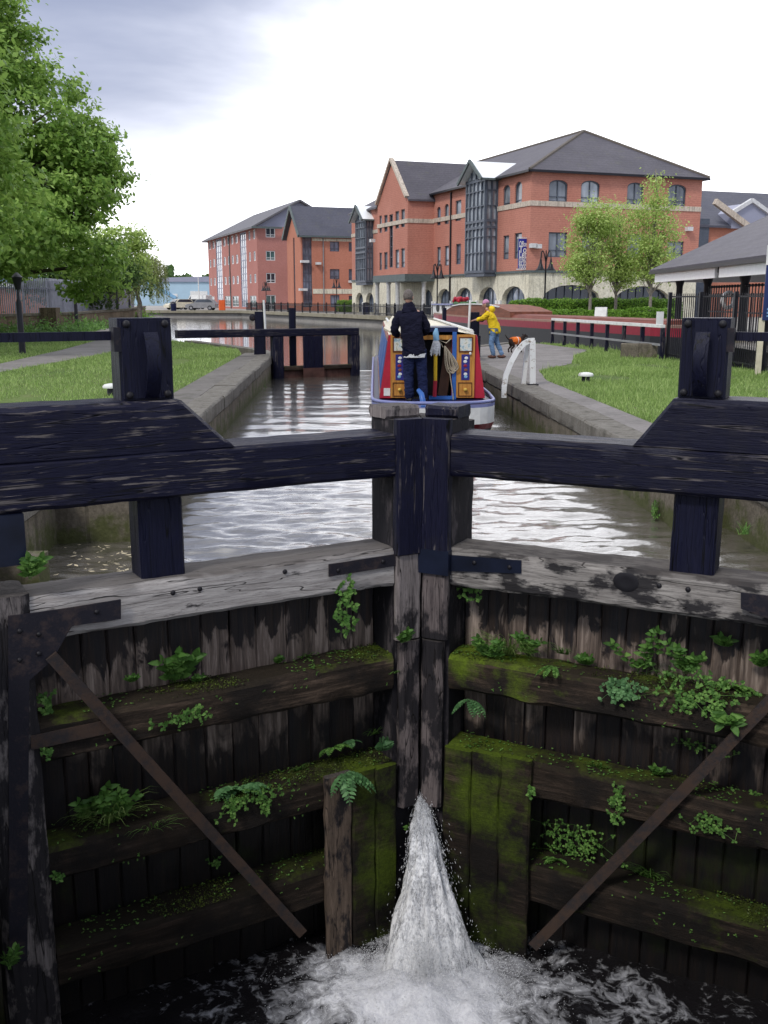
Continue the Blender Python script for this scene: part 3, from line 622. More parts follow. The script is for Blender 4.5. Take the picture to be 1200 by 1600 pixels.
    m.bar((X(A[0]), .062, A[1]), (X(B[0]), .062, B[1]), .022, .072, up=(0, 0, 1)); br = m.build('diagonal_brace', M['rust'], root)
    # paddle gear: post under the beam and the plated box above it
    p0 = gl(sg, 218 if sg < 0 else 1050, 830, -.07)[0]; p1 = gl(sg, 287 if sg < 0 else 1120, 830, -.07)[0]
    tim('paddle_post', min(p0, p1), max(p0, p1), -.30, -.07, -.055, .466, 'z', M['black_flat'], rough=.004, bev=.012, seed=50+sg)
    b0 = gl(sg, 187 if sg < 0 else 1062, 560, -.06)[0]; b1 = gl(sg, 270 if sg < 0 else 1137, 560, -.06)[0]; bl, bh = sorted((b0, b1))
    z1 = gl(sg, 230 if sg < 0 else 1100, 497, -.06)[1]
    box = tim('paddle_gear', bl, bh, -.27, -.06, 1.062, z1, 'z', M['black_flat'], rough=.003, bev=.014, seed=55)
    pm = MB(); a, b = sorted((X(bl+.012), X(bh-.012))); pm.box(a, b, -.058, -.046, 1.075, z1-.015); pm.build('face_plate', M['black_flat'], box)
    for fx in (.14, .86):
        for fz in (.07, .93): bh_ = MB(); bh_.ball((X(bl+(bh-bl)*fx), -.045, 1.06+(z1-1.06)*fz), .024, .016, .024, 8, 5); bh_.build('bolt', M['bolt'], box, smooth=60)
    # bowed guard strap on the face
    hp = MB(); xm = (bl+bh)/2 - (.0 if sg < 0 else .0); zl, zh = 1.075, z1-.08; pts = []
    cw = .042; x_off = -.01 if sg < 0 else .0
    NN = 14; vs = []
    for i in range(NN+1):
        u = i/NN; z = zh + (zl-zh)*u; yb = -.044 + .115*math.sin(math.pi*min(1, .12+u*.86))**.7
        xx = xm + x_off
        for (dx_, dy_) in ((-cw, 0), (cw, 0), (cw, -.014), (-cw, -.014)): vs.append((X(xx)+dx_, yb+dy_, z))
    hp.add(vs, [(i*4+q, i*4+(q+1) % 4, (i+1)*4+(q+1) % 4, (i+1)*4+q) for i in range(NN) for q in range(4)] + [(0,1,2,3), (NN*4+3, NN*4+2, NN*4+1, NN*4)])
    hp.build('bowed_guard', M['black_flat'], box, smooth=40)
    hr = MB(); zr_ = gl(sg, 100 if sg < 0 else 1180, 526, -.12)[1]
    e0 = bh; hr.box(*sorted((X(e0), X(6.2))), -.15, -.115, zr_-.026, zr_+.026); hr.build('handrail', M['black_flat'], root)
    br2 = MB(); a, b = sorted((X(e0-.05), X(e0+.03))); br2.box(a, b, -.114, -.05, zr_-.09, zr_+.05); br2.build('handrail_bracket', M['iron'], root)
    return root
make_gate(-1, 'black lock gate leaf with pale split top rail and black corner plate')
make_gate(1, 'black lock gate leaf with round charred knot on its mottled top rail')

# leaves and twigs floating in the corner behind the pale railed gate
mb = MB(); R8 = random.Random(3)
for i in range(150):
    x = -2.2-abs(R8.gauss(0, .45)); y = 8.6+R8.gauss(0, .45)
    if x < -3.3 or y > 9.35 or y < behind(x)+.1: continue
    a = R8.uniform(0, 6.28); l = R8.uniform(.012, .045); c_, s_ = math.cos(a)*l, math.sin(a)*l; z = WZ+.05
    mb.add([(x-c_, y-s_, z), (x+s_*.4, y-c_*.4, z), (x+c_, y+s_, z+.004), (x-s_*.4, y+c_*.4, z)], [(0,1,2,3)])
o = mb.build('floating_litter', flat('dead_leaf', (.42,.36,.24), .8, .5, 3), None, recalc=False); kind(o, 'stuff'); o['label'] = 'dead leaves floating in the corner by the lock wall'
# ------------------------------------------------------------------ plain paints and cloth
def paint(name, c, rough=.45, var=.10, bump=.15): return flat(name, c, rough, var, 5, bump=bump)
for nm, c, r in [('red',(.42,.022,.045),.35),('blue',(.035,.12,.38),.35),('navy',(.012,.016,.06),.4),('white',(.72,.72,.70),.5),('cream',(.66,.60,.46),.5),('crimson',(.26,.015,.035),.4),
                 ('maroon',(.165,.045,.032),.6),('brown',(.20,.075,.05),.6),('black',(.012,.012,.017),.4),('lav',(.20,.22,.42),.35),('tan',(.33,.2,.15),.6),('yellow',(.72,.45,.02),.5),
                 ('orange',(.75,.13,.03),.6),('grey',(.25,.25,.26),.6),('hullblack',(.02,.021,.026),.45),('green',(.05,.16,.05),.5),('dark',(.008,.008,.010),.6),('gold',(.65,.42,.08),.3),('paleblue',(.22,.42,.62),.5)]:
    M[nm] = paint('paint_'+nm, c, r)
def cloth(name, c, s=30):
    t = NT(name, .9, .1); a = t.noise(t.obj, 4, 4, .6); f = t.noise(t.obj, s*6, 2)
    t.set(Base_Color=t.mix(t.ramp(a, [(.3, .0), (.7, 1.)]), tuple(x*.65 for x in c), tuple(min(1, x*1.2) for x in c)))
    t.bump(t.math('ADD', t.math('MULTIPLY', t.noise(t.map(t.obj, (1, 1, 1.8)), 9, 4, .6, .8), 1.), t.math('MULTIPLY', f, .05)), .9, .05); return t.m
tw = NT('weathered_white', .5, .3); nw = tw.noise(tw.obj, 7, 6, .7)
tw.set(Base_Color=tw.mix(tw.ramp(nw, [(.56, 0.), (.64, 1.)]), tw.mix(tw.noise(tw.obj, 2.5, 4), (.60,.60,.58), (.82,.82,.80)), (.26,.20,.15))); tw.bump(nw, .4, .01); M['whiteworn'] = tw.m
M['jacket'] = cloth('navy_jacket', (.012,.012,.026)); M['jeans'] = cloth('dark_jeans', (.016,.022,.065)); M['yellowcoat'] = cloth('yellow_waterproof', (.85,.58,.03))
M['bluejeans'] = cloth('faded_jeans', (.16,.26,.42)); M['pinkhat'] = cloth('pink_knit', (.62,.30,.46)); M['shirt'] = cloth('white_shirt', (.75,.75,.76)); M['orangecoat'] = cloth('orange_coat', (.85,.20,.04))
M['skin'] = flat('skin', (.48,.27,.20), .55, .08, 20); M['hair'] = flat('grey_hair', (.13,.11,.10), .8, .35, 60); M['shoe'] = flat('dark_shoe', (.015,.013,.013), .5); M['brownshoe'] = flat('brown_shoe', (.10,.045,.03), .6)
M['fur'] = flat('dark_fur', (.025,.015,.012), .9, .3, 50, bump=.5); M['rope'] = flat('hemp_rope', (.42,.36,.27), .9, .25, 60, bump=.6)
def oak():
    t = NT('varnished_oak', .38, .4); g = t.noise(t.map(t.obj, (18, 18, 2)), 2, 6, .65, .6)
    t.set(Base_Color=t.ramp(g, [(.3, (.34,.13,.022)), (.7, (.62,.30,.065))])); t.bump(g, .2, .004); return t.m
M['oak'] = oak()
def castle():
    t = NT('painted_scene', .4, .4); z = t.noise(t.obj, 12, 3, .6)
    t.set(Base_Color=t.ramp(z, [(.3, (.10,.25,.35)), (.45, (.55,.62,.62)), (.55, (.70,.66,.58)), (.7, (.16,.24,.12))])); return t.m
M['castle'] = castle()

# ------------------------------------------------------------------ narrowboat
BP = at_D(676, 560, 17.0); BOAT = Vector((BP.x, BP.y, -.02)); BH = rad(-2.0)
boat = thing('narrowboat', 'red and blue narrowboat with varnished stern doors leaving the lock', 'narrowboat', BOAT, BH)
def hullring(z):
    tuck = max(0, (-z-.32))*1.0; pts = []
    n = 14
    for i in range(n+1):
        a = math.pi*i/n; e = .72
        c, s_ = math.cos(a), math.sin(a)
        pts.append((math.copysign(abs(c)**e, c)*(1.04-tuck*.3), -.12 - max(.1, .86-tuck*1.7)*abs(s_)**e))
    left = [(-1.04, .6), (-1.05, 3), (-1.05, 12), (-.95, 13.4), (-.62, 14.8), (-.22, 15.8), (0, 16.0)]
    right = [(-x, y) for x, y in left[::-1]][1:]
    return pts + left + right
lv = [.0, -.055, -.33, -.44, -.80]; rings = [hullring(z) for z in lv]; n = len(rings[0]); mb = MB()
for k in range(4):
    vs = [(x, y, lv[k]) for x, y in rings[k]] + [(x, y, lv[k+1]) for x, y in rings[k+1]]
    for i in range(n):
        j = (i+1) % n; stern = rings[k][i][1] < .3 and rings[k][j][1] < .3
        mi = [1, 2 if stern else 0, 3 if stern else 0, 0][k]
        mb.add([vs[i], vs[j], vs[n+j], vs[n+i]], [(0, 1, 2, 3)], mi)
mb.build('hull', [M['hullblack'], M['lav'], M['white'], M['crimson']], boat, smooth=35)  # lavender top band: reflected light put into the blue gunwale's colour
mb = MB(); mb.add([(x*.995, y*.995, -.004) for x, y in rings[0]], [tuple(range(n))]); mb.build('deck', M['navy'], boat)
mb = MB(); pts = [(x*.985, y+.015, .03) for x, y in rings[0][:15]]; mb.tube([(1.03, 2.5, .05), (1.03, .6, .05)]+pts+[(-1.03, .6, .05), (-1.03, 2.5, .05), (-1.03, 11.5, .05)], .028, 8); mb.build('gunwale_rail', M['lav'], boat, smooth=60)  # same lavender, a reflection painted onto the rail
# cabin
def cab(hw0, hw1, z): f = (z-.02)/(1.06); return hw0+(hw1-hw0)*f
HB, HT, ZT = .90, .745, 1.08
mb = MB(); Y0, Y1 = .0, 11.2
sec = [(-HB,.02),(-HT,ZT),(-.4,ZT+.06),(0,ZT+.075),(.4,ZT+.06),(HT,ZT),(HB,.02)]
vs = [(x, Y0, z) for x, z in sec]+[(x, Y1, z) for x, z in sec]; k = len(sec)
for i in range(k-1): mb.add([vs[i], vs[i+1], vs[k+i+1], vs[k+i]], [(0,1,2,3)], 1 if 1 <= i <= 4 else 0)
mb.add(vs[k:], [tuple(range(k))], 0); mb.build('cabin', [M['red'], M['cream']], boat)
OX0, OX1 = -.40, .325     # stern bulkhead either side of the hatchway
for (xa, xb, xc, xd) in [(-HB, OX0, OX0, -HT), (OX1, HB, HT, OX1)]:
    mb = MB(); mb.prism([(xa, .02), (xb, .02), (xc, ZT), (xd, ZT)], lambda x, z, h: (x, h, z), -.012, .03); mb.build('bulkhead', M['red'], boat)
mb = MB(); mb.box(OX0, OX1, -.015, .03, ZT-.075, ZT+.0); mb.build('hatch_lintel', M['oak'], boat)
mb = MB(); mb.box(OX0-.0, OX1, .5, .55, .03, ZT); mb.box(OX0, OX1, .05, .5, .0, .03); mb.box(-.3, -.1, .44, .49, .3, .75); mb.build('cabin_interior', M['dark'], boat)
mb = MB(); mb.bar((.18, .12, .05), (.30, .12, ZT-.1), .16, .03, up=(0,1,0)); mb.build('inner_door', flat('brown_door', (.10,.045,.025), .5), boat)
mb = MB(); mb.box(-.42, .42, -.06, 1.0, ZT+.055, ZT+.13); mb.build('sliding_hatch', M['navy'], boat)
for sg in (-1, 1):
    mb = MB(); mb.tube([(sg*.66, .05, ZT+.07), (sg*.66, 11, ZT+.07)], .03, 6); mb.build('grab_rail', M['white'], boat, smooth=60)
    mb = MB()
    for (ya, yb) in ((.35, 2.6), (2.9, 6.0), (6.3, 10.9)):
        f = [(ya, .16), (yb, .16), (yb, .96), (ya, .96)]
        mb.prism(f, lambda y, z, h: (sg*(cab(HB, HT, z)+h), y, z), .004, .012)
    mb.build('side_panel', M['blue'], boat)
    mb = MB(); mb.prism([(.05,.05),(11.1,.05),(11.1,.10),(.05,.10)], lambda y, z, h: (sg*(cab(HB, HT, z)+h), y, z), .004, .012); mb.prism([(.05,1.0),(11.1,1.0),(11.1,1.05),(.05,1.05)], lambda y, z, h: (sg*(cab(HB, HT, z)+h), y, z), .004, .012)
    mb.build('coach_line', M['tan'], boat)
    if sg < 0:
        mb = MB()
        mb.prism([(-.83,.06),(-.72,.06),(-.72,.19),(-.83,.19)], lambda x, z, h: (x, h, z), -.022, -.014); mb.build('number_plate', M['white'], boat)
for sg in (-1, 1):
    x0, x1 = (-.715, -.405) if sg < 0 else (.40, .71)
    mb = MB(); mb.box(x0, x1, -.05, -.014, .03, ZT+.01); d = mb.build('cabin_door', M['oak'], boat)
    xm = (x0+x1)/2
    def fr(mb, a, b, c, e, w_, y): mb.box(a, b, y, y+.008, c, c+w_); mb.box(a, b, y, y+.008, e-w_, e); mb.box(a, a+w_, y, y+.008, c+w_, e-w_); mb.box(b-w_, b, y, y+.008, c+w_, e-w_)
    M.setdefault('beading', flat('dark_beading', (.12,.035,.01), .4)); mb = MB(); fr(mb, xm-.118, xm+.118, .80, 1.05, .018, -.064); mb.build('picture_frame', M['beading'], d); mb = MB(); fr(mb, xm-.118, xm+.118, .055, .29, .012, -.062); mb.build('drawer_beading', M['beading'], d)
    mb = MB(); mb.box(xm-.098, xm+.098, -.058, -.053, .82, 1.03); mb.build('castle_picture', M['castle'], d)
    mb = MB(); mb.box(xm-.07, xm+.07, -.058, -.053, .33, .76); rp = mb.build('rose_panel', paint('rose_panel_blue', (.03,.03,.20)), d)
    for zz, mm in ((.43, 'white'), (.50, 'brown'), (.57, 'crimson'), (.64, 'white'), (.385, 'paleblue'), (.70, 'white')):
        mb = MB(); mb.ball((xm+random.uniform(-.012,.012), -.060, zz), .032, .006, .026, 8, 5); mb.build('painted_rose', M[mm], d)
    mb = MB(); mb.ball((xm, -.085, .17), .034, .03, .03, 10, 6); mb.build('brass_knob', M['gold'], d, smooth=80)
    mb = MB(); mb.ball((xm+.075, -.07, .775), .022, .02, .028, 8, 5); mb.build('white_knob', M['white'], d, smooth=80)
mb = MB(); mb.box(.328, .398, -.06, .03, .03, ZT+.06); mb.build('door_post', M['blue'], boat)
mb = MB(); mb.box(-.06, .40, -.10, -.02, .005, .06); mb.build('threshold', M['blue'], boat)
mb = MB(); mb.tube([(-.20, -.90, -.35), (-.20, -.88, .05), (-.22, -.80, .16), (-.27, -.72, .22)], [.05, .05, .045, .035], 10); mb.ball((-.20, -.9, -.02), .10, .08, .05); mb.build('rudder_post', M['blue'], boat, smooth=60)
# pale hatch leaf lying on the cabin roof and the roof clutter
mb = MB(); mb.bar((-.72, -.02, ZT+.05), (-.56, .7, ZT+.24), .26, .03, up=(.5, 0, 1)); mb.build('hatch_leaf', M['cream'], boat)
def world(loc): return (Matrix.Translation(BOAT) @ Matrix.Rotation(BH, 4, 'Z')) @ Vector(loc)
mop = thing('mop', 'yellow and red striped mop with a white cloth head standing in the boat hatch', 'mop', world((.04, -.16, .0)), BH)
mb = MB(); mb.tube([(0,0,.33), (.0,.0,.80)], .030, 8); mb.build('yellow_handle', M['yellow'], mop, smooth=60)
mb = MB(); mb.tube([(-.01,0,.06), (0,0,.33)], .034, 8); mb.build('red_handle', M['red'], mop, smooth=60)
mb = MB()
for i in range(26):
    a = i*2.4; r0 = .03; mb.tube([(math.cos(a)*.02, math.sin(a)*.02, 1.02), (math.cos(a)*.055+.01, math.sin(a)*.05, .93), (math.cos(a)*.06-.01+.02*math.sin(i), math.sin(a)*.05, .78+.04*math.sin(i*3))], [.014,.018,.009], 5)
mb.build('cloth_head', M['shirt'], mop, smooth=60)
mb = MB(); mb.tube([(.01,0,1.0), (.0,0,1.12), (.01,0,1.2)], [.052,.05,.02], 10); mb.build('blue_cap', M['paleblue'], mop, smooth=60)
mb = MB()
for i in range(9):
    cx = .20+.012*i; w_ = .09+.014*math.sin(i*2.1); top = .90-.015*i; bot = .44+.025*math.sin(i*1.7)+.01*i; pts = []
    for q in range(25):
        a = 2*math.pi*q/24; zc = (top+bot)/2; pts.append((cx+.10*(1-((zc+(top-bot)/2*math.cos(a))-bot)/(top-bot))+w_*math.sin(a)*(.55-.35*math.cos(a)), -.075-.009*(i % 4)+.01*math.sin(a*2+i), zc+(top-bot)/2*math.cos(a)))
    mb.tube(pts, .0085, 5, cap=False)
mb.tube([(.28,-.09,.5), (.31,-.1,.3), (.345,-.1,.1), (.35,-.12,.0)], .009, 5); mb.tube([(.17,-.07,.88), (.1,-.06,1.0), (.22,-.07,.95), (.30,-.06,1.02)], .010, 5)
rp = mb.build('rope_coil', M['rope'], None, smooth=60); rp.location = BOAT; rp.rotation_euler = (0, 0, BH)
tag(rp, 'coil of pale rope hanging in the hatchway of the narrowboat', 'rope')

# ------------------------------------------------------------------ people and the dog
def skin(name, nodes, edges, mat, parent, sub=2, ysc=1.0, yc=0.0, fold=0.0):
    keys = list(nodes); me = bpy.data.meshes.new(name)
    me.from_pydata([nodes[k][0] for k in keys], [(keys.index(a), keys.index(b)) for a, b in edges], [])
    o = bpy.data.objects.new(name, me); COL.objects.link(o)
    md = o.modifiers.new('skin', 'SKIN'); md.use_smooth_shade = True; md.branch_smoothing = .3
    sv = me.skin_vertices[0].data
    for i, k in enumerate(keys):
        r = nodes[k][1]; sv[i].radius = (r, r); sv[i].use_root = (i == 0)
    ss = o.modifiers.new('sub', 'SUBSURF'); ss.levels = sub; ss.render_levels = sub
    bpy.context.view_layer.update(); dg = bpy.context.evaluated_depsgraph_get()
    m2 = bpy.data.meshes.new_from_object(o.evaluated_get(dg)); m2.name = name
    o.modifiers.clear(); o.data = m2; bpy.data.meshes.remove(me)
    for v in m2.vertices: v.co.y = yc + (v.co.y-yc)*ysc
    if fold:
        m2.update(); nn = [v.normal.copy() for v in m2.vertices]
        for v, q in zip(m2.vertices, nn):
            c = v.co; f_ = mnoise.noise(Vector((c.x*7, c.y*7, c.z*13+4*mnoise.noise(c*3)))) + .6*mnoise.noise(Vector((c.x*16, c.y*16, c.z*26)))
            v.co += q*f_*fold
    m2.materials.clear(); m2.materials.append(mat)
    m2.polygons.foreach_set('use_smooth', [True]*len(m2.polygons)); o.parent = parent; return o
def hand(mb, w, d, up, s=1.0):
    """palm at wrist w pointing along d, four fingers and a thumb, slightly curled"""
    w = Vector(w); d = Vector(d).normalized(); up = Vector(up); sd = d.cross(up).normalized(); up = sd.cross(d)
    mb.obox(w+d*.045*s, (d, sd, up), (.05*s, .04*s, .014*s))
    for i, (l, o) in enumerate(((.07,-.03),(.08,-.01),(.075,.011),(.058,.031))):
        b = w+d*.09*s+sd*o*s; mb.tube([b, b+d*l*.45*s-up*.008*s, b+d*l*.75*s-up*.03*s, b+d*l*.85*s-up*.05*s], [.010*s,.0095*s,.0085*s,.006*s], 6)
    b = w+d*.03*s-sd*.035*s; mb.tube([b, b+d*.03*s-sd*.025*s-up*.01*s, b+d*.06*s-sd*.03*s-up*.03*s], [.012*s,.011*s,.008*s], 6)
def head_mesh(mb, c, rot, s=1.0):
    """skull, jaw, nose, ears, brow and lips: faces local +y"""
    o = len(mb.v); n, m = 18, 14
    R3 = rot
    for i in range(m+1):
        ph = math.pi*i/m
        for k in range(n):
            t_ = 2*math.pi*k/n; x = math.sin(ph)*math.cos(t_); y = math.sin(ph)*math.sin(t_); z = math.cos(ph)
            px, py, pz = x*.074, y*.094, z*.118
            if z < -.15: px *= 1+z*.28; py *= (1+z*.16)
            if y > .55 and abs(x) < .3 and -.15 < z < .25: py += .012*(1-abs(x)/.3)
            if y > .4 and .02 < z < .3 and .2 < abs(x) < .5: py -= .006
            mb.v.append(tuple(Vector(c)+R3 @ (Vector((px, py, pz))*s)))
    mb.f += [(o+i*n+k, o+(i+1)*n+k, o+(i+1)*n+(k+1) % n, o+i*n+(k+1) % n) for i in range(m) for k in range(n)]; mb.m += [0]*(m*n)
    T = lambda p: Vector(c)+R3 @ (Vector(p)*s)
    mb.tube([T((0,.088,.03)), T((0,.104,.0)), T((0,.113,-.022)), T((0,.096,-.032))], [.008*s,.011*s,.014*s,.010*s], 8)
    for sg in (-1, 1): mb.ball(T((sg*.076,-.005,-.005)), .009*s, .02*s, .032*s, 8, 6, rot=R3)
    mb.tube([T((-.022,.087,-.058)), T((0,.094,-.056)), T((.022,.087,-.058))], .006*s, 6)
def person_extras(parent, c, rot, s=1.0):
    T = lambda p: Vector(c)+rot @ (Vector(p)*s)
    for sg in (-1, 1):
        mb = MB(); mb.ball(T((sg*.030,.082,.012)), .012*s, .010*s, .009*s, 8, 6); mb.build('eye', M['dark'], parent, smooth=80)
def join_into(o, mb):
    bm = bmesh.new(); bm.from_mesh(o.data); vs = [bm.verts.new(v) for v in mb.v]
    for f in mb.f:
        try: fc = bm.faces.new([vs[i] for i in f]); fc.smooth = True
        except ValueError: pass
    bm.to_mesh(o.data); bm.free()

mp_ = at_D(650, 624, 16.45); man = thing('person', 'man in a dark jacket and jeans seen from behind on the narrowboat stern', 'person', (mp_.x, mp_.y, -.018), 0)
NA = {'pel': ((-.03,0,.95),.15), 'sp': ((-.07,.0,1.15),.15), 'ch': ((-.11,.015,1.36),.16), 'nk': ((-.125,.02,1.53),.062), 'hd': ((-.13,.035,1.63),.058),
      'hipL': ((-.125,0,.88),.09), 'knL': ((-.125,.03,.49),.062), 'anL': ((-.105,0,.09),.045), 'toL': ((-.12,.13,.045),.04),
      'hipR': ((.06,0,.88),.09), 'knR': ((.095,.02,.49),.062), 'anR': ((.125,-.02,.09),.045), 'toR': ((.16,.11,.045),.04),
      'shL': ((-.30,.02,1.43),.065), 'elL': ((-.365,.03,1.17),.046), 'wrL': ((-.27,.26,1.08),.032),
      'shR': ((.085,.02,1.43),.065), 'elR': ((.175,.02,1.18),.046), 'wrR': ((.09,.25,1.10),.032)}
ED = [('pel','sp'),('sp','ch'),('ch','nk'),('nk','hd'),('pel','hipL'),('hipL','knL'),('knL','anL'),('anL','toL'),('pel','hipR'),('hipR','knR'),('knR','anR'),('anR','toR'),('ch','shL'),('shL','elL'),('elL','wrL'),('ch','shR'),('shR','elR'),('elR','wrR')]
body = skin('body', NA, ED, M['skin'], man, 2, .8)
hb = MB(); RM = Matrix.Rotation(rad(-12), 3, 'X') @ Matrix.Rotation(rad(-20), 3, 'Z'); HC = (-.13, .04, 1.695); head_mesh(hb, HC, RM)
hand(hb, (-.27,.215,1.08), (.5,.85,-.2), (0,0,1)); hand(hb, (.09,.205,1.10), (-.35,.9,-.1), (0,0,1)); join_into(body, hb); person_extras(man, HC, RM)
hm = MB(); hm.ball(Vector(HC)+RM @ Vector((0,-.012,.022)), .081, .098, .112, 16, 10, rot=RM); 
hair = hm.build('hair', M['hair'], man, smooth=80)
for v in hair.data.vertices:      # hair line: off the face, short at the nape
    q = RM.inverted() @ (v.co-Vector(HC))
    if q.y > .035 and q.z < .06: v.co = Vector(HC)+RM @ Vector((q.x*.7, min(q.y, .02), q.z))
    if q.z < -.05: v.co = Vector(HC)+RM @ Vector((q.x*.8, q.y*.75, -.05))
    v.co += Vector((mnoise.noise(q*60), mnoise.noise(q*60+Vector((5,0,0))), 0))*.004
J = {'hem': ((-.03,0,.70),.225), 'pel': ((-.035,0,.86),.215), 'sp': ((-.065,0,1.08),.205), 'ch': ((-.105,.015,1.32),.205), 'up': ((-.115,.015,1.44),.15), 'nk': ((-.127,.02,1.57),.098), 'nk2': ((-.13,.03,1.63),.085),
     'shL': ((-.295,.02,1.425),.098), 'elL': ((-.37,.03,1.17),.076), 'wrL': ((-.28,.23,1.085),.055), 'shR': ((.075,.02,1.425),.098), 'elR': ((.185,.02,1.18),.076), 'wrR': ((.10,.22,1.105),.055)}
skin('jacket', J, [('hem','pel'),('nk','nk2'),('pel','sp'),('sp','ch'),('ch','up'),('up','nk'),('ch','shL'),('shL','elL'),('elL','wrL'),('ch','shR'),('shR','elR'),('elR','wrR')], M['jacket'], man, 3, .78, fold=.016)
sh = MB(); sh.lathe([(.16,.735),(.192,.74),(.198,.80),(.16,.86)], (0,0,0), 22); so = sh.build('shirt_hem', M['shirt'], man, smooth=60); so.scale = (1.0, .78, 1); so.location = (-.03, 0, 0.0)
T_ = {'pel': ((-.03,0,.98),.16), 'hipL': ((-.125,0,.80),.118), 'knL': ((-.128,.03,.48),.092), 'anL': ((-.108,0,.03),.078), 'hipR': ((.065,0,.80),.118), 'knR': ((.098,.02,.48),.092), 'anR': ((.128,-.02,.03),.078)}
skin('trousers', T_, [('pel','hipL'),('hipL','knL'),('knL','anL'),('pel','hipR'),('hipR','knR'),('knR','anR')], M['jeans'], man, 3, .9, fold=.014)
for x, y, a in ((-.108, 0, .15), (.128, -.02, -.3)):
    mb = MB(); mb.ball((x-.05*math.sin(a)*.6, y+.06, .045), .05, .145, .05, 12, 8, rot=Matrix.Rotation(a, 3, 'Z')); mb.build('shoe', M['shoe'], man, smooth=60)

wp = on_z(769, 559.5, .012); woman = thing('person', 'woman in a yellow coat and pink hat pushing the far gate beam', 'person', (wp.x, wp.y, .012), rad(72))
NB = {'pel': ((0,-.04,.86),.13), 'sp': ((0,.02,1.05),.125), 'ch': ((0,.10,1.23),.13), 'nk': ((0,.17,1.36),.055), 'hd': ((0,.20,1.44),.052),
      'hipL': ((-.09,-.04,.80),.085), 'knL': ((-.09,.03,.45),.056), 'anL': ((-.09,-.07,.08),.04), 'toL': ((-.09,.06,.04),.036),
      'hipR': ((.09,-.05,.80),.085), 'knR': ((.09,-.10,.44),.056), 'anR': ((.09,-.30,.09),.04), 'toR': ((.09,-.19,.04),.036),
      'shL': ((-.17,.10,1.28),.056), 'elL': ((-.21,.28,1.12),.042), 'wrL': ((-.16,.50,1.06),.03), 'shR': ((.17,.09,1.28),.056), 'elR': ((.20,.26,1.12),.042), 'wrR': ((.14,.48,1.08),.03)}
wb = skin('body', NB, ED, M['skin'], woman, 2, 1)
hb = MB(); RM = Matrix.Rotation(rad(-14), 3, 'X'); HC = (0,.215,1.50); head_mesh(hb, HC, RM, .95)
hand(hb, (-.16,.49,1.06), (.2,1,-.1), (0,0,1), .92); hand(hb, (.14,.47,1.08), (-.2,1,-.1), (0,0,1), .92); join_into(wb, hb); person_extras(woman, HC, RM, .95)
hm = MB(); hm.ball(Vector(HC)+RM @ Vector((0,-.012,.035)), .088, .104, .105, 16, 10, rot=RM); hat = hm.build('hat', M['pinkhat'], woman, smooth=80)
for v in hat.data.vertices:
    q = RM.inverted() @ (v.co-Vector(HC))
    if q.z < .03: v.co = Vector(HC)+RM @ Vector((q.x, q.y, .03-(.03-q.z)*.15))
hm = MB(); hm.ball(Vector(HC)+RM @ Vector((0,-.035,-.02)), .078, .072, .09, 12, 8, rot=RM); hm.build('hair', M['hair'], woman, smooth=80)
J = {'hem': ((0,-.07,.64),.205), 'pel': ((0,-.06,.80),.195), 'sp': ((0,.01,1.02),.175), 'ch': ((0,.085,1.21),.165), 'up': ((0,.13,1.30),.12), 'nk': ((0,.165,1.37),.085),
     'shL': ((-.175,.10,1.265),.084), 'elL': ((-.215,.28,1.12),.068), 'wrL': ((-.165,.46,1.065),.055), 'shR': ((.175,.09,1.265),.084), 'elR': ((.205,.26,1.12),.068), 'wrR': ((.145,.44,1.085),.055)}
skin('coat', J, [('hem','pel'),('pel','sp'),('sp','ch'),('ch','up'),('up','nk'),('ch','shL'),('shL','elL'),('elL','wrL'),('ch','shR'),('shR','elR'),('elR','wrR')], M['yellowcoat'], woman, 3, .95, fold=.018)
mb = MB(); mb.ball((0,.04,1.37), .12, .10, .09, 12, 8, rot=Matrix.Rotation(rad(35), 3, 'X')); mb.build('hood', M['yellowcoat'], woman, smooth=80)
T_ = {'pel': ((0,-.04,.80),.14), 'hipL': ((-.09,-.04,.74),.10), 'knL': ((-.09,.03,.44),.078), 'anL': ((-.09,-.06,.05),.064), 'hipR': ((.09,-.05,.74),.10), 'knR': ((.09,-.11,.43),.078), 'anR': ((.09,-.29,.06),.064)}
skin('trousers', T_, [('pel','hipL'),('hipL','knL'),('knL','anL'),('pel','hipR'),('hipR','knR'),('knR','anR')], M['bluejeans'], woman, 3, 1, fold=.012)
for x, y in ((-.09, -.01), (.09, -.25)):
    mb = MB(); mb.ball((x, y, .045), .045, .13, .048, 12, 8); mb.build('shoe', M['brownshoe'], woman, smooth=60)

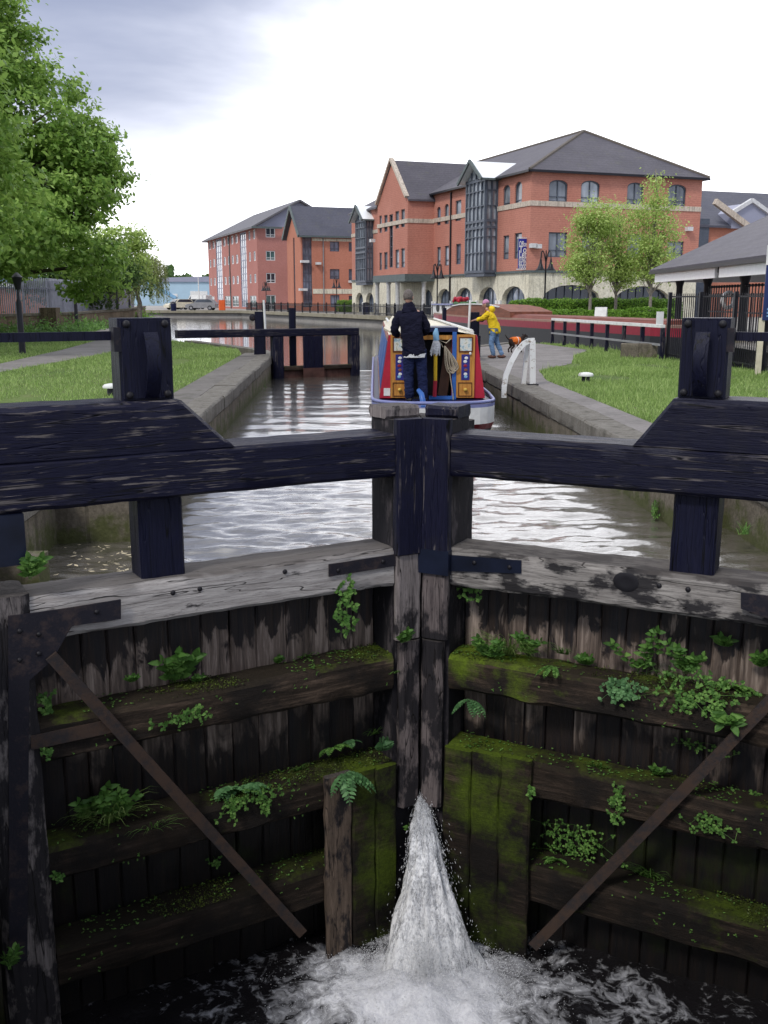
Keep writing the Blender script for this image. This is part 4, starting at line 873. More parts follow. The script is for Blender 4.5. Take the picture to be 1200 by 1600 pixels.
dp = on_z(806, 552, .012); dog = thing('dog', 'dark dog in a bright orange coat standing behind the yellow coated woman', 'dog', (dp.x, dp.y, .012), rad(-62))
ND = {'ch': ((0,.14,.38),.105), 'mid': ((0,-.02,.38),.092), 'rump': ((0,-.19,.39),.085), 'tail': ((0,-.29,.43),.022), 'tail2': ((0,-.38,.50),.016), 'tail3': ((0,-.43,.58),.009),
      'nk': ((0,.25,.46),.062), 'hd': ((0,.31,.54),.056), 'muz': ((0,.40,.52),.033), 'nose': ((0,.45,.51),.022)}
E2 = [('ch','mid'),('mid','rump'),('rump','tail'),('tail','tail2'),('tail2','tail3'),('ch','nk'),('nk','hd'),('hd','muz'),('muz','nose')]
for sg, q in ((-1,'L'),(1,'R')):
    ND.update({'s'+q: ((sg*.065,.15,.31),.05), 'e'+q: ((sg*.068,.12,.21),.033), 'w'+q: ((sg*.068,.145,.09),.022), 'p'+q: ((sg*.068,.165,.024),.026),
               'h'+q: ((sg*.065,-.19,.31),.06), 'k'+q: ((sg*.07,-.13,.22),.042), 'c'+q: ((sg*.07,-.245,.13),.022), 'f'+q: ((sg*.07,-.215,.024),.026)})
    E2 += [('ch','s'+q),('s'+q,'e'+q),('e'+q,'w'+q),('w'+q,'p'+q),('rump','h'+q),('h'+q,'k'+q),('k'+q,'c'+q),('c'+q,'f'+q)]
db = skin('body', ND, E2, M['fur'], dog, 2, 1)
mb = MB()
for sg in (-1, 1): mb.prism([(-.02,.0),(.02,.0),(.012,-.06)], lambda x, z, h: (sg*(.05+h), .295+x, .585+z), 0, .012)
join_into(db, mb)
mb = MB(); mb.lathe([(.110,-.17),(.118,-.1),(.122,.05),(.116,.13)], (0,0,0), 18); co = mb.build('dog_coat', M['orangecoat'], dog, smooth=60); co.rotation_euler = (-math.pi/2, 0, 0); co.location = (0, -.02, .385); co.scale = (.95, 1.0, 1)
mb = MB(); mb.lathe([(.1235,.02),(.1245,.04)], (0,0,0), 18); b2 = mb.build('reflective_band', M['white'], dog); b2.rotation_euler = (-math.pi/2, 0, 0); b2.location = (0, -.02, .385); b2.scale = (.95, 1, 1)

# ------------------------------------------------------------------ top gates of the lock
def top_gate(sg, loc, rz, label, beam_len):
    r = thing('lock_gate', label, 'lock gate', loc, rz, 'top lock gates')
    LN = 2.75
    def tb(name, *a, mat, axis='x', **kw):
        m = MB(); m.timber(*a, axis, **kw); return m.build(name, mat, r, smooth=38)
    tb('balance_beam', -beam_len, LN, -.14, .14, .58, .80, mat=M['black_beam_r'], seg=.12)
    tb('heel_post', -.05, .28, -.16, .16, -1.5, .578, mat=M['black_post'], axis='z', bev=.05)
    tb('mitre_post', LN-.26, LN+.02, -.16, .16, -1.5, .578, mat=M['black_post'], axis='z')
    tb('top_rail', .285, LN-.265, -.14, .14, -.42, -.30, mat=M['shelf_l'])
    m = MB(); x = .29
    while x < LN-.27:
        e = min(x+.2, LN-.265); m.box(x, e-.008, -.06+random.uniform(-.01,.01), .05, -1.5, -.425); x = e
    m.build('planking', M['redplank'], r)
    p = tb('paddle_board', .88, 1.52, -.20, -.145, -.95, .578, mat=M['black_flat'], axis='z')
    m = MB(); m.box(.86, 1.54, -.215, -.2, -.95, -.36); m.build('wet_foot', M['redplank'], p)
    tb('paddle_rod', .60, .80, .145, .25, -.5, 1.40, mat=M['black_flat'], axis='z')
    return r
M['redplank'] = flat('wet_red_planks', (.085,.04,.032), .6, .35, 3, bump=.4)
top_gate(-1, (-2.62, 29.75, 0), rad(25), 'far closed lock gate leaf with dark paddle board standing in the water', 2.9)
top_gate(1, (2.72, 29.6, 0), rad(93), 'far open lock gate with white ended balance beam beside the yellow coat', 2.6)
mb = MB(); mb.box(2.72-.155, 2.72+.22, 26.90, 26.995, .565, .815)
g2 = [o for o in COL.objects if o.name.startswith('lock_gate')][-1]
wb_ = mb.build('beam_end', M['white'], None); wb_.parent = g2; wb_.matrix_parent_inverse = (Matrix.Translation((2.72, 29.6, 0)) @ Matrix.Rotation(rad(93), 4, 'Z')).inverted()
def ground_gear(px, py, D, label, mir=1):
    p = at_D(px, py, D); r = thing('paddle_stand', label, 'paddle stand', (p.x, p.y, .01), 0, 'paddle stands by the top gates')
    m = MB(); m.timber(-.17, .17, -.12, .12, 0, .62, 'z', .15, .006, .02); m.timber(-.13, .13, -.10, .10, .62, 1.28, 'z', .15, .006, .02); m.build('stand', M['black_flat'], r, smooth=38)
    m = MB(); m.tube([(mir*-.19, -.14, .62), (mir*-.155, -.13, 1.62)], .034, 8); m.build('rack_pole', M['white'], r, smooth=60)
    m = MB(); m.ball((mir*.2, -.06, 1.1), .10, .05, .10, 12, 8); m.build('winding_gear', M['iron'], r, smooth=60); return r
ground_gear(741, 530, 29.2, 'black paddle stand with white rack pole in front of the yellow coated woman')
ground_gear(406, 530, 30.6, 'black paddle stand with white rack pole on the grassy bank by the closed gate', -1)
# ------------------------------------------------------------------ lockside ironwork
hp = on_z(832, 601.5, .01); r = thing('ladder_handrail', 'white curved handrail arching over the right lock edge', 'handrail', (hp.x, hp.y, .01), 0)
m = MB(); m.bar((.0, 0, 0), (-.03, 0, .86), .11, .09, up=(0,1,0)); m.build('post', M['whiteworn'], r); m = MB(); m.box(-.1, .1, -.1, .1, .0, .025); m.build('foot_plate', M['iron'], r)
m = MB(); m.bar((-.15, .16, 0), (-.10, .12, .80), .08, .08, up=(0,1,0)); m.build('post', M['whiteworn'], r)
arc = [(-.0, 0, .86), (-.09, -.0, .855), (-.20, -.02, .80), (-.33, -.05, .66), (-.45, -.09, .45), (-.55, -.12, .2), (-.585, -.16, -.02), (-.59, -.18, -.22)]
m = MB()
for a, b in zip(arc, arc[1:]):
    d_ = (Vector(b)-Vector(a)).normalized()*.012; m.bar(Vector(a)-d_, Vector(b)+d_, .095, .06, up=(0,1,0))
m.build('curved_bar', M['whiteworn'] if 'whiteworn' in M else M['white'], r)
def bollard(px, py, label):
    p = on_z(px, py, 0); r = thing('mooring_bollard', label, 'bollard', (p.x, p.y, 0), 0, 'mushroom bollards on the lawns')
    m = MB(); m.lathe([(.10,-.02),(.085,.03),(.08,.13)], n=14); m.build('stem', M['black'], r, smooth=50)
    m = MB(); m.lathe([(.10,.128),(.15,.135),(.155,.165),(.13,.195),(.05,.21)], n=18); m.build('cap', M['whiteworn'], r, smooth=50)
bollard(175, 618, 'white capped mushroom bollard beside the left paddle box'); bollard(915, 598, 'white capped mushroom bollard on the lawn with the white handrail')
# timber rail fence along the wharf edge
f0 = at_D(864, 500, 37.7); f1 = at_D(1036, 510, 27.8); f0.z = f1.z = 0
fr = thing('rail_fence', 'low black post fence with white top rail along the wharf edge', 'fence', (0, 0, 0))
for i in range(8):
    p = f0.lerp(f1, (i/7)); m = MB(); m.timber(p.x-.055, p.x+.055, p.y-.055, p.y+.055, -.05, .88, 'z', .2, .006, .012, seed=i); m.build('post', M['black_post'], fr, smooth=38)
m = MB(); m.bar(f0+Vector((0,0,.925)), f1+Vector((0,0,.925)), .13, .085); m.build('top_rail', M['white'], fr)
m = MB(); m.bar(f0+Vector((-.05,-.02,.42)), f1+Vector((-.05,-.02,.42)), .03, .06); m.build('mid_rail', M['grey'], fr)
m = MB(); pb = on_z(1003, 561, 0)
m.timber(-.50, .50, -.2, .2, 0, .42, 'x', .1, .02, .03); o = m.build('stone_block', M['lockstone'], None, smooth=38); o.location = (pb.x, pb.y+.3, 0); o.rotation_euler = (0, 0, rad(-20))
tag(o, 'pale stone block lying on the grass behind the black post fence', 'stone block')
# vertical bar railing beside the pavilion
q = [Vector((8.45, 27.6, 0)), Vector((8.95, 24.2, 0)), Vector((9.15, 21.0, 0)), Vector((9.6, 17.0, 0))]
pf = thing('bar_railing', 'tall black vertical bar railing in front of the open pavilion', 'railing', (0, 0, 0)); m = MB(); rl = MB()
for a, b in zip(q, q[1:]):
    nb = int((b-a).length/.11)
    for i in range(nb):
        p = a.lerp(b, i/nb); m.box(p.x-.009, p.x+.009, p.y-.009, p.y+.009, .02, 1.80)
    for z in (.15, 1.72): rl.bar(a+Vector((0,0,z)), b+Vector((0,0,z)), .012, .04)
    nn = max(1, round((b-a).length/1.75))
    for i in range(nn):
        p = a.lerp(b, i/nn); mm = MB(); mm.box(p.x-.045, p.x+.045, p.y-.045, p.y+.045, 0, 1.84); mm.build('post', M['black'], pf)
m.build('bars', M['black'], pf); rl.build('rails', M['black'], pf)
# information board
sp = at_D(1184, 582, 22.3); sg_ = thing('information_board', 'blue information board with white emblem panel on pale posts at right edge', 'sign', (sp.x, sp.y, 0), rad(-6))
for x in (0, 1.05):
    m = MB(); m.box(x-.055, x+.055, -.04, .04, 0, 1.25); m.build('post', M['cream'], sg_)
m = MB(); m.box(-.01, 1.10, -.075, -.04, 1.20, 2.38); m.build('panel', paint('sign_blue', (.02,.035,.13)), sg_)
m = MB(); pts = [(-.02,2.383),(1.11,2.383),(1.11,2.80)] + [(.56+.42*math.cos(a), 2.80+.22*math.sin(a)) for a in np.linspace(0, math.pi, 12)] + [(-.02,2.80)]
m.prism(pts, lambda x, z, h: (x, h, z), -.078, -.04); hd = m.build('header', M['white'], sg_)
m = MB(); m.prism([(.2,2.46),(.9,2.46),(.9,2.62)]+[(.55+.35*math.cos(a), 2.62+.27*math.sin(a)) for a in np.linspace(0, math.pi, 14)]+[(.2,2.62)], lambda x, z, h: (x, h, z), -.084, -.079); m.build('emblem', paint('emblem_blue', (.16,.2,.42)), sg_)
m = MB(); m.prism([(.38,2.46),(.72,2.46),(.72,2.6)]+[(.55+.17*math.cos(a), 2.6+.13*math.sin(a)) for a in np.linspace(0, math.pi, 10)]+[(.38,2.6)], lambda x, z, h: (x, h, z), -.089, -.085); m.build('emblem', M['white'], sg_)
for z, wd, h_ in ((2.13,.92,.09),(1.93,.86,.12),(1.80,.95,.09),(1.44,.9,.045),(1.36,.9,.045),(1.29,.7,.035)):
    m = MB(); x = .07
    while x < wd:
        e = min(wd, x+random.uniform(.06, .2)); m.box(x, e, -.080, -.076, z-h_/2, z+h_/2); x = e+random.uniform(.02, .04)
    m.build('lettering', M['paleblue'], sg_)
m = MB(); m.box(.18, .32, -.080, -.076, 1.52, 1.74); m.build('picture', M['cream'], sg_); m = MB(); m.box(.36, .6, -.080, -.076, 1.52, 1.74); m.build('picture', M['castle'], sg_)
# ------------------------------------------------------------------ buildings along the quay
def brick_mat(name, a, b):
    t = NT(name, .9, .15); n1 = t.noise(t.obj, .35, 5, .6); n2 = t.noise(t.map(t.obj, (6, 6, 14)), 1, 3, .6)
    col = t.mix(t.ramp(n1, [(.3, 0.), (.7, 1.)]), a, b); col = t.mix(t.ramp(n2, [(.35, .45), (.65, 0.)]), col, tuple(x*.6 for x in a))
    st = t.noise(t.map(t.obj, (1.2, 1.2, .12)), 1, 4, .6); col = t.mix(t.ramp(st, [(.55, 0.), (.8, .35)]), col, tuple(x*.55 for x in a))
    row = t.n('ShaderNodeTexWave', wave_type='BANDS', bands_direction='Z'); t.put(row.inputs['Vector'], t.obj); row.inputs['Scale'].default_value = 2.2
    col = t.mix(t.math('MULTIPLY', row.outputs[1], .12), col, tuple(min(1, x*1.7) for x in b))
    t.set(Base_Color=col); t.bump(n2, .3, .02); return t.m
M['brick'] = brick_mat('red_brick', (.46,.19,.14), (.55,.25,.19)); M['brick2'] = brick_mat('orange_brick', (.47,.19,.125), (.53,.225,.155)); M['brick3'] = brick_mat('pink_brick', (.42,.18,.15), (.48,.22,.19))
def slate(name, a, b):
    t = NT(name, .65, .3); n1 = t.noise(t.obj, .5, 5, .6); n2 = t.noise(t.map(t.obj, (3, 3, 9)), 1.6, 4, .7); lich = t.noise(t.obj, 1.4, 6, .7)
    col = t.mix(t.ramp(n1, [(.3, 0.), (.7, 1.)]), a, b); col = t.mix(t.ramp(n2, [(.35, .5), (.65, 0.)]), col, tuple(x*.55 for x in a))
    col = t.mix(t.ramp(lich, [(.55, 0.), (.75, .4)]), col, (.15, .15, .09))
    row = t.n('ShaderNodeTexWave', wave_type='BANDS', bands_direction='Z', wave_profile='SAW'); t.put(row.inputs['Vector'], t.obj); row.inputs['Scale'].default_value = 1.6
    col = t.mix(t.math('MULTIPLY', row.outputs[1], .25), col, tuple(x*.4 for x in a))
    t.set(Base_Color=col); t.bump(t.math('ADD', n2, row.outputs[1]), .4, .03); return t.m
M['slate'] = slate('grey_slate', (.095,.088,.105), (.135,.125,.145)); M['slate2'] = slate('blue_slate', (.085,.087,.115), (.12,.12,.15)); M['slate3'] = slate('pale_slate', (.15,.145,.16), (.19,.185,.20))
M['sandstone'] = stone('cream_stone', (.72,.67,.52), (.82,.78,.64), -.6, .8); M['paleband'] = stone('pale_band', (.60,.51,.42), (.68,.59,.49), -.4, .8)
M['frame_blue'] = flat('slate_blue_frame', (.085,.10,.13), .5); M['frame_white'] = flat('white_frame', (.62,.62,.62), .5); M['clad'] = flat('grey_cladding', (.30,.31,.40), .5, .06, .5); M['lead'] = flat('grey_green_fascia', (.10,.125,.125), .6)
def glass(name, c, sp=.9):
    t = NT(name, .06, sp); n1 = t.noise(t.map(t.obj, (.5, .5, .25)), 1.7, 3, .6)
    t.set(Base_Color=t.mix(t.ramp(n1, [(.35, 0.), (.65, 1.)]), tuple(x*.35 for x in c), c)); t.bump(t.noise(t.obj, .8, 2), .05, .1); return t.m
M['glass'] = glass('window_glass', (.26,.29,.34)); M['glass2'] = glass('blue_window_glass', (.22,.27,.36)); M['glassgreen'] = glass('green_window_glass', (.10,.20,.20)); M['glassdark'] = glass('dark_window_glass', (.04,.05,.07))
M['glasspale'] = glass('sky_pale_window_glass', (.52,.57,.63)); M['glassroof'] = flat('sky_white_glazed_roof', (.80,.82,.82), .25, .04, 1)  # pale panes and white roof glazing hold the sky's reflection in their colour
BA = rad(18); U = Vector((-math.sin(BA), math.cos(BA), 0)); Vv = Vector((math.cos(BA), math.sin(BA), 0)); GZ = .22
class Fac:
    def __init__(s, P, d, n): s.P = Vector((P.x, P.y, 0)); s.d = d; s.n = n
    def pt(s, a, z, o=0.): p = s.P + s.d*a + s.n*o; return Vector((p.x, p.y, z))
    def hit(s, px, py): p = on_plane(px, py, s.P, s.n); return (p-s.P).dot(s.d), p.z
    def s_(s, px, py=440): return s.hit(px, py)[0]
def arc_top(a, b, zt, rise, k=9):
    c = (a+b)/2; h = (b-a)/2
    return [(c - h*math.cos(math.pi*i/(k-1)), zt - rise + rise*math.sin(math.pi*i/(k-1))) for i in range(k)]
def wall_open(mb, F, s0, s1, z0, z1, ops, rev=.18, mi=0):
    ss = sorted({s0, s1, *[o[0] for o in ops], *[o[1] for o in ops]}); zs = sorted({z0, z1, *[o[2] for o in ops], *[o[3] for o in ops]})
    ss = [x for x in ss if s0-1e-6 <= x <= s1+1e-6]; zs = [x for x in zs if z0-1e-6 <= x <= z1+1e-6]
    for a, b in zip(ss, ss[1:]):
        for c, d in zip(zs, zs[1:]):
            m_, q = (a+b)/2, (c+d)/2
            if any(o[0] < m_ < o[1] and o[2] < q < o[3] for o in ops): continue
            mb.add([F.pt(a, c), F.pt(b, c), F.pt(b, d), F.pt(a, d)], [(0,1,2,3)], mi)
    for o in ops:
        a, b, c, d = o[:4]; rise = o[4] if len(o) > 4 else 0
        if rise:
            top = arc_top(a, b, d, rise); k = len(top)//2
            mb.add([F.pt(a, d)] + [F.pt(x, z) for x, z in top[:k+1]], [tuple(range(k+2))], mi)
            mb.add([F.pt(b, d)] + [F.pt(x, z) for x, z in top[k:][::-1]], [tuple(range(len(top)-k+1))], mi)
            out = [(a, c)] + top + [(b, c)]
        else: out = [(a, c), (a, d), (b, d), (b, c)]
        for (xa, za), (xb, zb) in zip(out, out[1:]+out[:1]):
            mb.add([F.pt(xa, za), F.pt(xb, zb), F.pt(xb, zb, -rev), F.pt(xa, za, -rev)], [(0,1,2,3)], mi)
def window(F, o, parent, frame, pane, nx=2, ny=2, rev=.18, bw=.07, name='window'):
    a, b, c, d = o[:4]; rise = o[4] if len(o) > 4 else 0; mb = MB(); y0, y1 = -rev+.03, -rev+.09
    def bx(xa, xb, za, zb, q0=y0, q1=y1): mb.prism([(xa, za), (xb, za), (xb, zb), (xa, zb)], lambda x, z, h: F.pt(x, z, h), q0, q1)
    zt = d-rise if rise else d-bw
    bx(a, a+bw, c, zt); bx(b-bw, b, c, zt); bx(a+bw, b-bw, c, c+bw)
    if rise:
        oo = arc_top(a, b, d, rise); ii = arc_top(a+bw, b-bw, d-bw, rise)
        for i in range(len(oo)-1): mb.prism([oo[i], oo[i+1], ii[i+1], ii[i]], lambda x, z, h: F.pt(x, z, h), y0, y1)
    else: bx(a, b, d-bw, d)
    for i in range(1, nx): x = a+(b-a)*i/nx; bx(x-bw*.4, x+bw*.4, c+bw, d-bw*1.02, y0+.002, y1-.004)
    for i in range(1, ny):
        z = c+(zt-c)*(i/ny if ny != 2 else .3); bx(a+bw, b-bw, z-bw*.35, z+bw*.35, y0+.004, y1-.008)
    w_ = mb.build(name, frame, parent)
    mb = MB(); pts = [(a, c), (b, c)] + ((arc_top(a, b, d, rise)[::-1]) if rise else [(b, d), (a, d)])
    mb.add([F.pt(x, z, -rev+.012) for x, z in pts], [tuple(range(len(pts)))]); mb.build('pane', pane, w_)
    return w_
def band(mb, F, s0, s1, z0, z1, o=.05, mi=0): mb.prism([(s0, z0), (s1, z0), (s1, z1), (s0, z1)], lambda x, z, h: F.pt(x, z, h), .003, o, mi)
def px_ops(F, boxes, rise=0):
    out = []
    for (xa, ya, xb, yb) in boxes:
        s_a, z_a = F.hit((xa+xb)/2, ya); _, z_b = F.hit((xa+xb)/2, yb); q = sorted((F.s_(xa, (ya+yb)/2), F.s_(xb, (ya+yb)/2)))
        out.append((q[0], q[1], min(z_a, z_b), max(z_a, z_b)) + ((rise*(q[1]-q[0]),) if rise else ()))
    return out
def roof_poly(mb, pts, th=.16, mi=0):
    a = [Vector(p) for p in pts]; nrm_ = (a[1]-a[0]).cross(a[2]-a[0]).normalized()
    if nrm_.z < 0: a = a[::-1]; nrm_ = -nrm_
    n_ = len(a); lo = [p - Vector((0,0,th)) for p in a]
    mb.add(a+lo, [tuple(range(n_)), tuple(range(2*n_-1, n_-1, -1))] + [(i, n_+i, n_+(i+1) % n_, (i+1) % n_) for i in range(n_)], mi)

K1 = at_D(825, 468, 70.0); FM = Fac(K1, U, -Vv); FR = Fac(K1, Vv, -U)
EV = FM.hit(825, 267)[1]; GT = FM.hit(825, 425.5)[1]; WD = FR.s_(1098, 280); SE = FM.s_(550, 440)
s78 = FM.s_(678, 350); FS = Fac(FM.pt(s78, 0), -Vv, -U); PJ = FS.s_(637, 350); FG = Fac(FS.pt(PJ, 0), U, -Vv); GL_ = FG.s_(590, 350)
print('C block', EV, GT, WD, SE, s78, PJ, GL_)
blk = thing('office_block', 'long red brick office block with stone arcade and glazed bays by the canal', 'office building', (0, 0, 0))
W_, WS = M['frame_blue'], []
wall = MB()
# canal front
ops = px_ops(FM, [(786,289,797,325),(804.5,284,815.5,321)], .35) + px_ops(FM, [(786,368,795,405),(803.5,364,815,404)])
ops += px_ops(FM, [(682.6,323,688.5,352),(694.5,318.5,701.3,350)], .4) + px_ops(FM, [(711.5,313,720.5,345),(682.6,386,688.5,416),(694.5,384,701.3,415),(712,381,720,413)])
wall_open(wall, FM, 0, SE, GT, EV, ops)
# right return
opr = px_ops(FR, [(858,281,887,315),(908,282,937,317),(980,285,1006,320),(1044,288,1072,322)], .22) + px_ops(FR, [(857,363,886,402),(909,364,937,403),(980,366,1006,403),(1042,377,1068,404)])
wall_open(wall, FR, 0, WD, GT, EV, opr)
# gable block
SG = FS.hit(637, 310)[1]; opg = px_ops(FG, [(592.5,337,596.5,364),(600,336,605.5,362),(617.5,330,623.5,357),(626.5,327,632.5,355),(592.5,395,596.5,422),(600,394,605.5,421),(617.5,390,623.5,419),(626.5,388,632.5,418)])
opst = px_ops(FG, [(608,335,614,418)])
GE = FS.hit(637, 310)[1]; wall_open(wall, FG, 0, GL_, GT+.25, GE, opg+opst); wall_open(wall, FS, 0, PJ, GT+.25, GE, [])
FS2 = Fac(FG.pt(GL_, 0), Vv, U); wall.add([FS2.pt(0, GT+.25), FS2.pt(PJ, GT+.25), FS2.pt(PJ, GE), FS2.pt(0, GE)], [(0,1,2,3)])
GA = FG.hit(612, 253)[1]; wall.add([FG.pt(0, GE), FG.pt(GL_, GE), FG.pt(GL_/2, GA)], [(0,1,2)])
FL_ = Fac(FM.pt(SE, 0), Vv, U); wall.add([FL_.pt(0, GZ), FL_.pt(WD, GZ), FL_.pt(WD, EV), FL_.pt(0, EV)], [(0,1,2,3)])
wall.build('wall', M['brick'], blk, recalc=False)
for o in ops+opr[:]: window(FM if o in ops else FR, o, blk, W_, random.choice([M['glass'], M['glass2'], M['glasspale']]), 2 if o in opr else 1, 2)
for o in opg: window(FG, o, blk, W_, random.choice([M['glass'], M['glasspale']]), 1, 2)
for o in opst: window(FG, o, blk, W_, M['glassdark'], 1, 5)
# stone arcade at ground level
arc = MB(); boxes = [(556,457,567.5,500),(571.5,457,584,500),(657,452,676,500),(683,451,705,500),(712,449,738,500),(748,448,776,500),(784,447,820,500)]
oa = []
for (xa, ya, xb, yb) in boxes:
    c = (xa+xb)/2; _, zt = FM.hit(c, ya); q = sorted((FM.s_(xa, 470), FM.s_(xb, 470))); oa.append((q[0], q[1], GZ+.15, zt, min(.42*(q[1]-q[0]), 1.0)))
wall_open(arc, FM, 0, SE, GZ, GT, oa, .45)
ob = []
for (xa, ya, xb, yb) in [(848,445,937,500),(962,447,1046,500)]:
    _, zt = FR.hit((xa+xb)/2, ya); q = sorted((FR.s_(xa, 470), FR.s_(xb, 470))); ob.append((q[0], q[1], GZ+.15, zt, .95))
wall_open(arc, FR, 0, WD, GZ, GT, ob, .45)
arc.build('arcade', M['sandstone'], blk, recalc=False)
for o in oa: window(FM, o, blk, W_, M['glass2'], 4, 3, .45, .06, 'arcade_window')
for o in ob: window(FR, o, blk, W_, M['glassdark'], 7, 2, .45, .06, 'arcade_window')
for a_, b_ in zip(oa, oa[1:]):
    lo, hi = (a_[1], b_[0]) if a_[1] < b_[0] else (b_[1], a_[0])
    if hi-lo > 2.5: continue
    for x in (lo+.12*(hi-lo)+.05, hi-.12*(hi-lo)-.05):
        wq = min(.32, (hi-lo)*.36); pil = MB(); pil.prism([(x-wq/2, GZ), (x+wq/2, GZ), (x+wq/2, a_[3]-a_[4]), (x-wq/2, a_[3]-a_[4])], lambda q, z, h: FM.pt(q, z, h), .003, .14); pil.build('pilaster', M['white'], blk)
pass
# string courses
bm1 = MB(); zA, zB = FM.hit(825, 322)[1], FM.hit(825, 314)[1]
band(bm1, FM, -.05, SE, zA, zB, .06); band(bm1, FR, -.05, WD, zA, zB, .06); band(bm1, FG, -.05, GL_, zA-.05, zB-.05, .06); band(bm1, FS, .0, PJ-.02, zA-.05, zB-.05, .06)
bm1.build('string_course', M['paleband'], blk); bm1 = MB(); band(bm1, FM, -.1, s78-.1, GT-.02, GT+.14, .12); band(bm1, FM, s78+GL_+.3, SE, GT-.02, GT+.14, .12); band(bm1, FR, -.1, WD, GT-.02, GT+.14, .12); bm1.build('ledge', M['lead'], blk)
# porch canopy under the gable block, on round columns
mb = MB(); mb.prism([(-.3, GT-.35), (GL_+.3, GT-.35), (GL_+.3, GT+.24), (-.3, GT+.24)], lambda x, z, h: FG.pt(x, z, h), -PJ+.02, .35); mb.build('porch_canopy', M['lead'], blk)
for px in (590.5, 608, 622, 641):
    x = FG.s_(px, 470); p = FG.pt(min(max(x, .1), GL_), 0, .05) if px < 640 else FS.pt(PJ*.35, 0, -.1)
    m = MB(); m.lathe([(.24, GZ), (.24, GZ+.2), (.19, GZ+.25), (.17, GT-.55), (.24, GT-.45), (.24, GT-.36)], (p.x, p.y, 0), 12); m.build('porch_column', M['frame_white'], blk, smooth=40)
# roofs
OV = .35; mid = Fac(K1 + Vv*(WD/2), U, Vv); ha, hz = mid.hit(912, 205)
print('hip apex', ha, hz); ha = min(max(ha, 4), WD/2+2)
rf = MB(); e = EV+.02
def P3(s, v_, z): p = K1 + U*s + Vv*v_; return Vector((p.x, p.y, z))
rf_pts = dict(a=P3(-OV, -OV, e), b=P3(-OV, WD+OV, e), c=P3(ha, WD/2, hz), d=P3(SE+.2, WD/2, hz), f=P3(SE+.2, -OV, e), g=P3(SE+.2, WD+OV, e))
roof_poly(rf, [rf_pts['a'], rf_pts['b'], rf_pts['c']]); roof_poly(rf, [rf_pts['a'], rf_pts['c'], rf_pts['d'], rf_pts['f']]); roof_poly(rf, [rf_pts['b'], rf_pts['g'], rf_pts['d'], rf_pts['c']])
# cross gable roof
def PG(s, o, z): p = FG.P + U*s + Vv*o; return Vector((p.x, p.y, z))
gh = GA+.12; roof_poly(rf, [PG(-.25, -.05, GE-.05), PG(GL_/2, -.05, gh), PG(GL_/2, WD/2+PJ, gh), PG(-.25, WD/2+PJ, GE-.05)]); roof_poly(rf, [PG(GL_+.25, -.05, GE-.05), PG(GL_/2, -.05, gh), PG(GL_/2, WD/2+PJ, gh), PG(GL_+.25, WD/2+PJ, GE-.05)])
ro = rf.build('roof', M['slate'], blk)
rd = MB(); rd.tube([rf_pts['a'], rf_pts['c']], .12, 6); rd.tube([rf_pts['b'], rf_pts['c']], .12, 6); rd.tube([rf_pts['c'], rf_pts['d']], .12, 6); rd.build('ridge_tiles', flat('ridge_tile', (.14,.12,.10), .8), ro)
cp = MB(); N_ = 9
for i in range(N_):
    for sd in (0, 1):
        a0 = i/N_; a1 = (i+1)/N_; s0_, s1_ = (GL_/2*a0, GL_/2*a1) if sd == 0 else (GL_-GL_/2*a0, GL_-GL_/2*a1)
        z0_, z1_ = GE+(gh-GE)*a0, GE+(gh-GE)*a1; cp.bar(PG(s0_, -.08, z0_+.12), PG(s1_, -.08, z1_+.12), .35, .22)
cp.build('gable_coping', M['paleband'], ro)
gt = MB(); gt.bar(P3(-OV-.02, -OV, e-.1), P3(-OV-.02, WD+OV, e-.1), .14, .14); gt.bar(P3(-OV, -OV-.02, e-.1), P3(s78, -OV-.02, e-.1), .14, .14); gt.build('gutter', M['black'], blk)
dpx = FM.s_(705, 380); mb = MB(); mb.tube([FM.pt(dpx, EV-.2, .08), FM.pt(dpx, 1.6, .08)], .07, 8); d2 = FM.s_(850 if False else 774, 300); mb.build('downpipe', M['black'], blk)
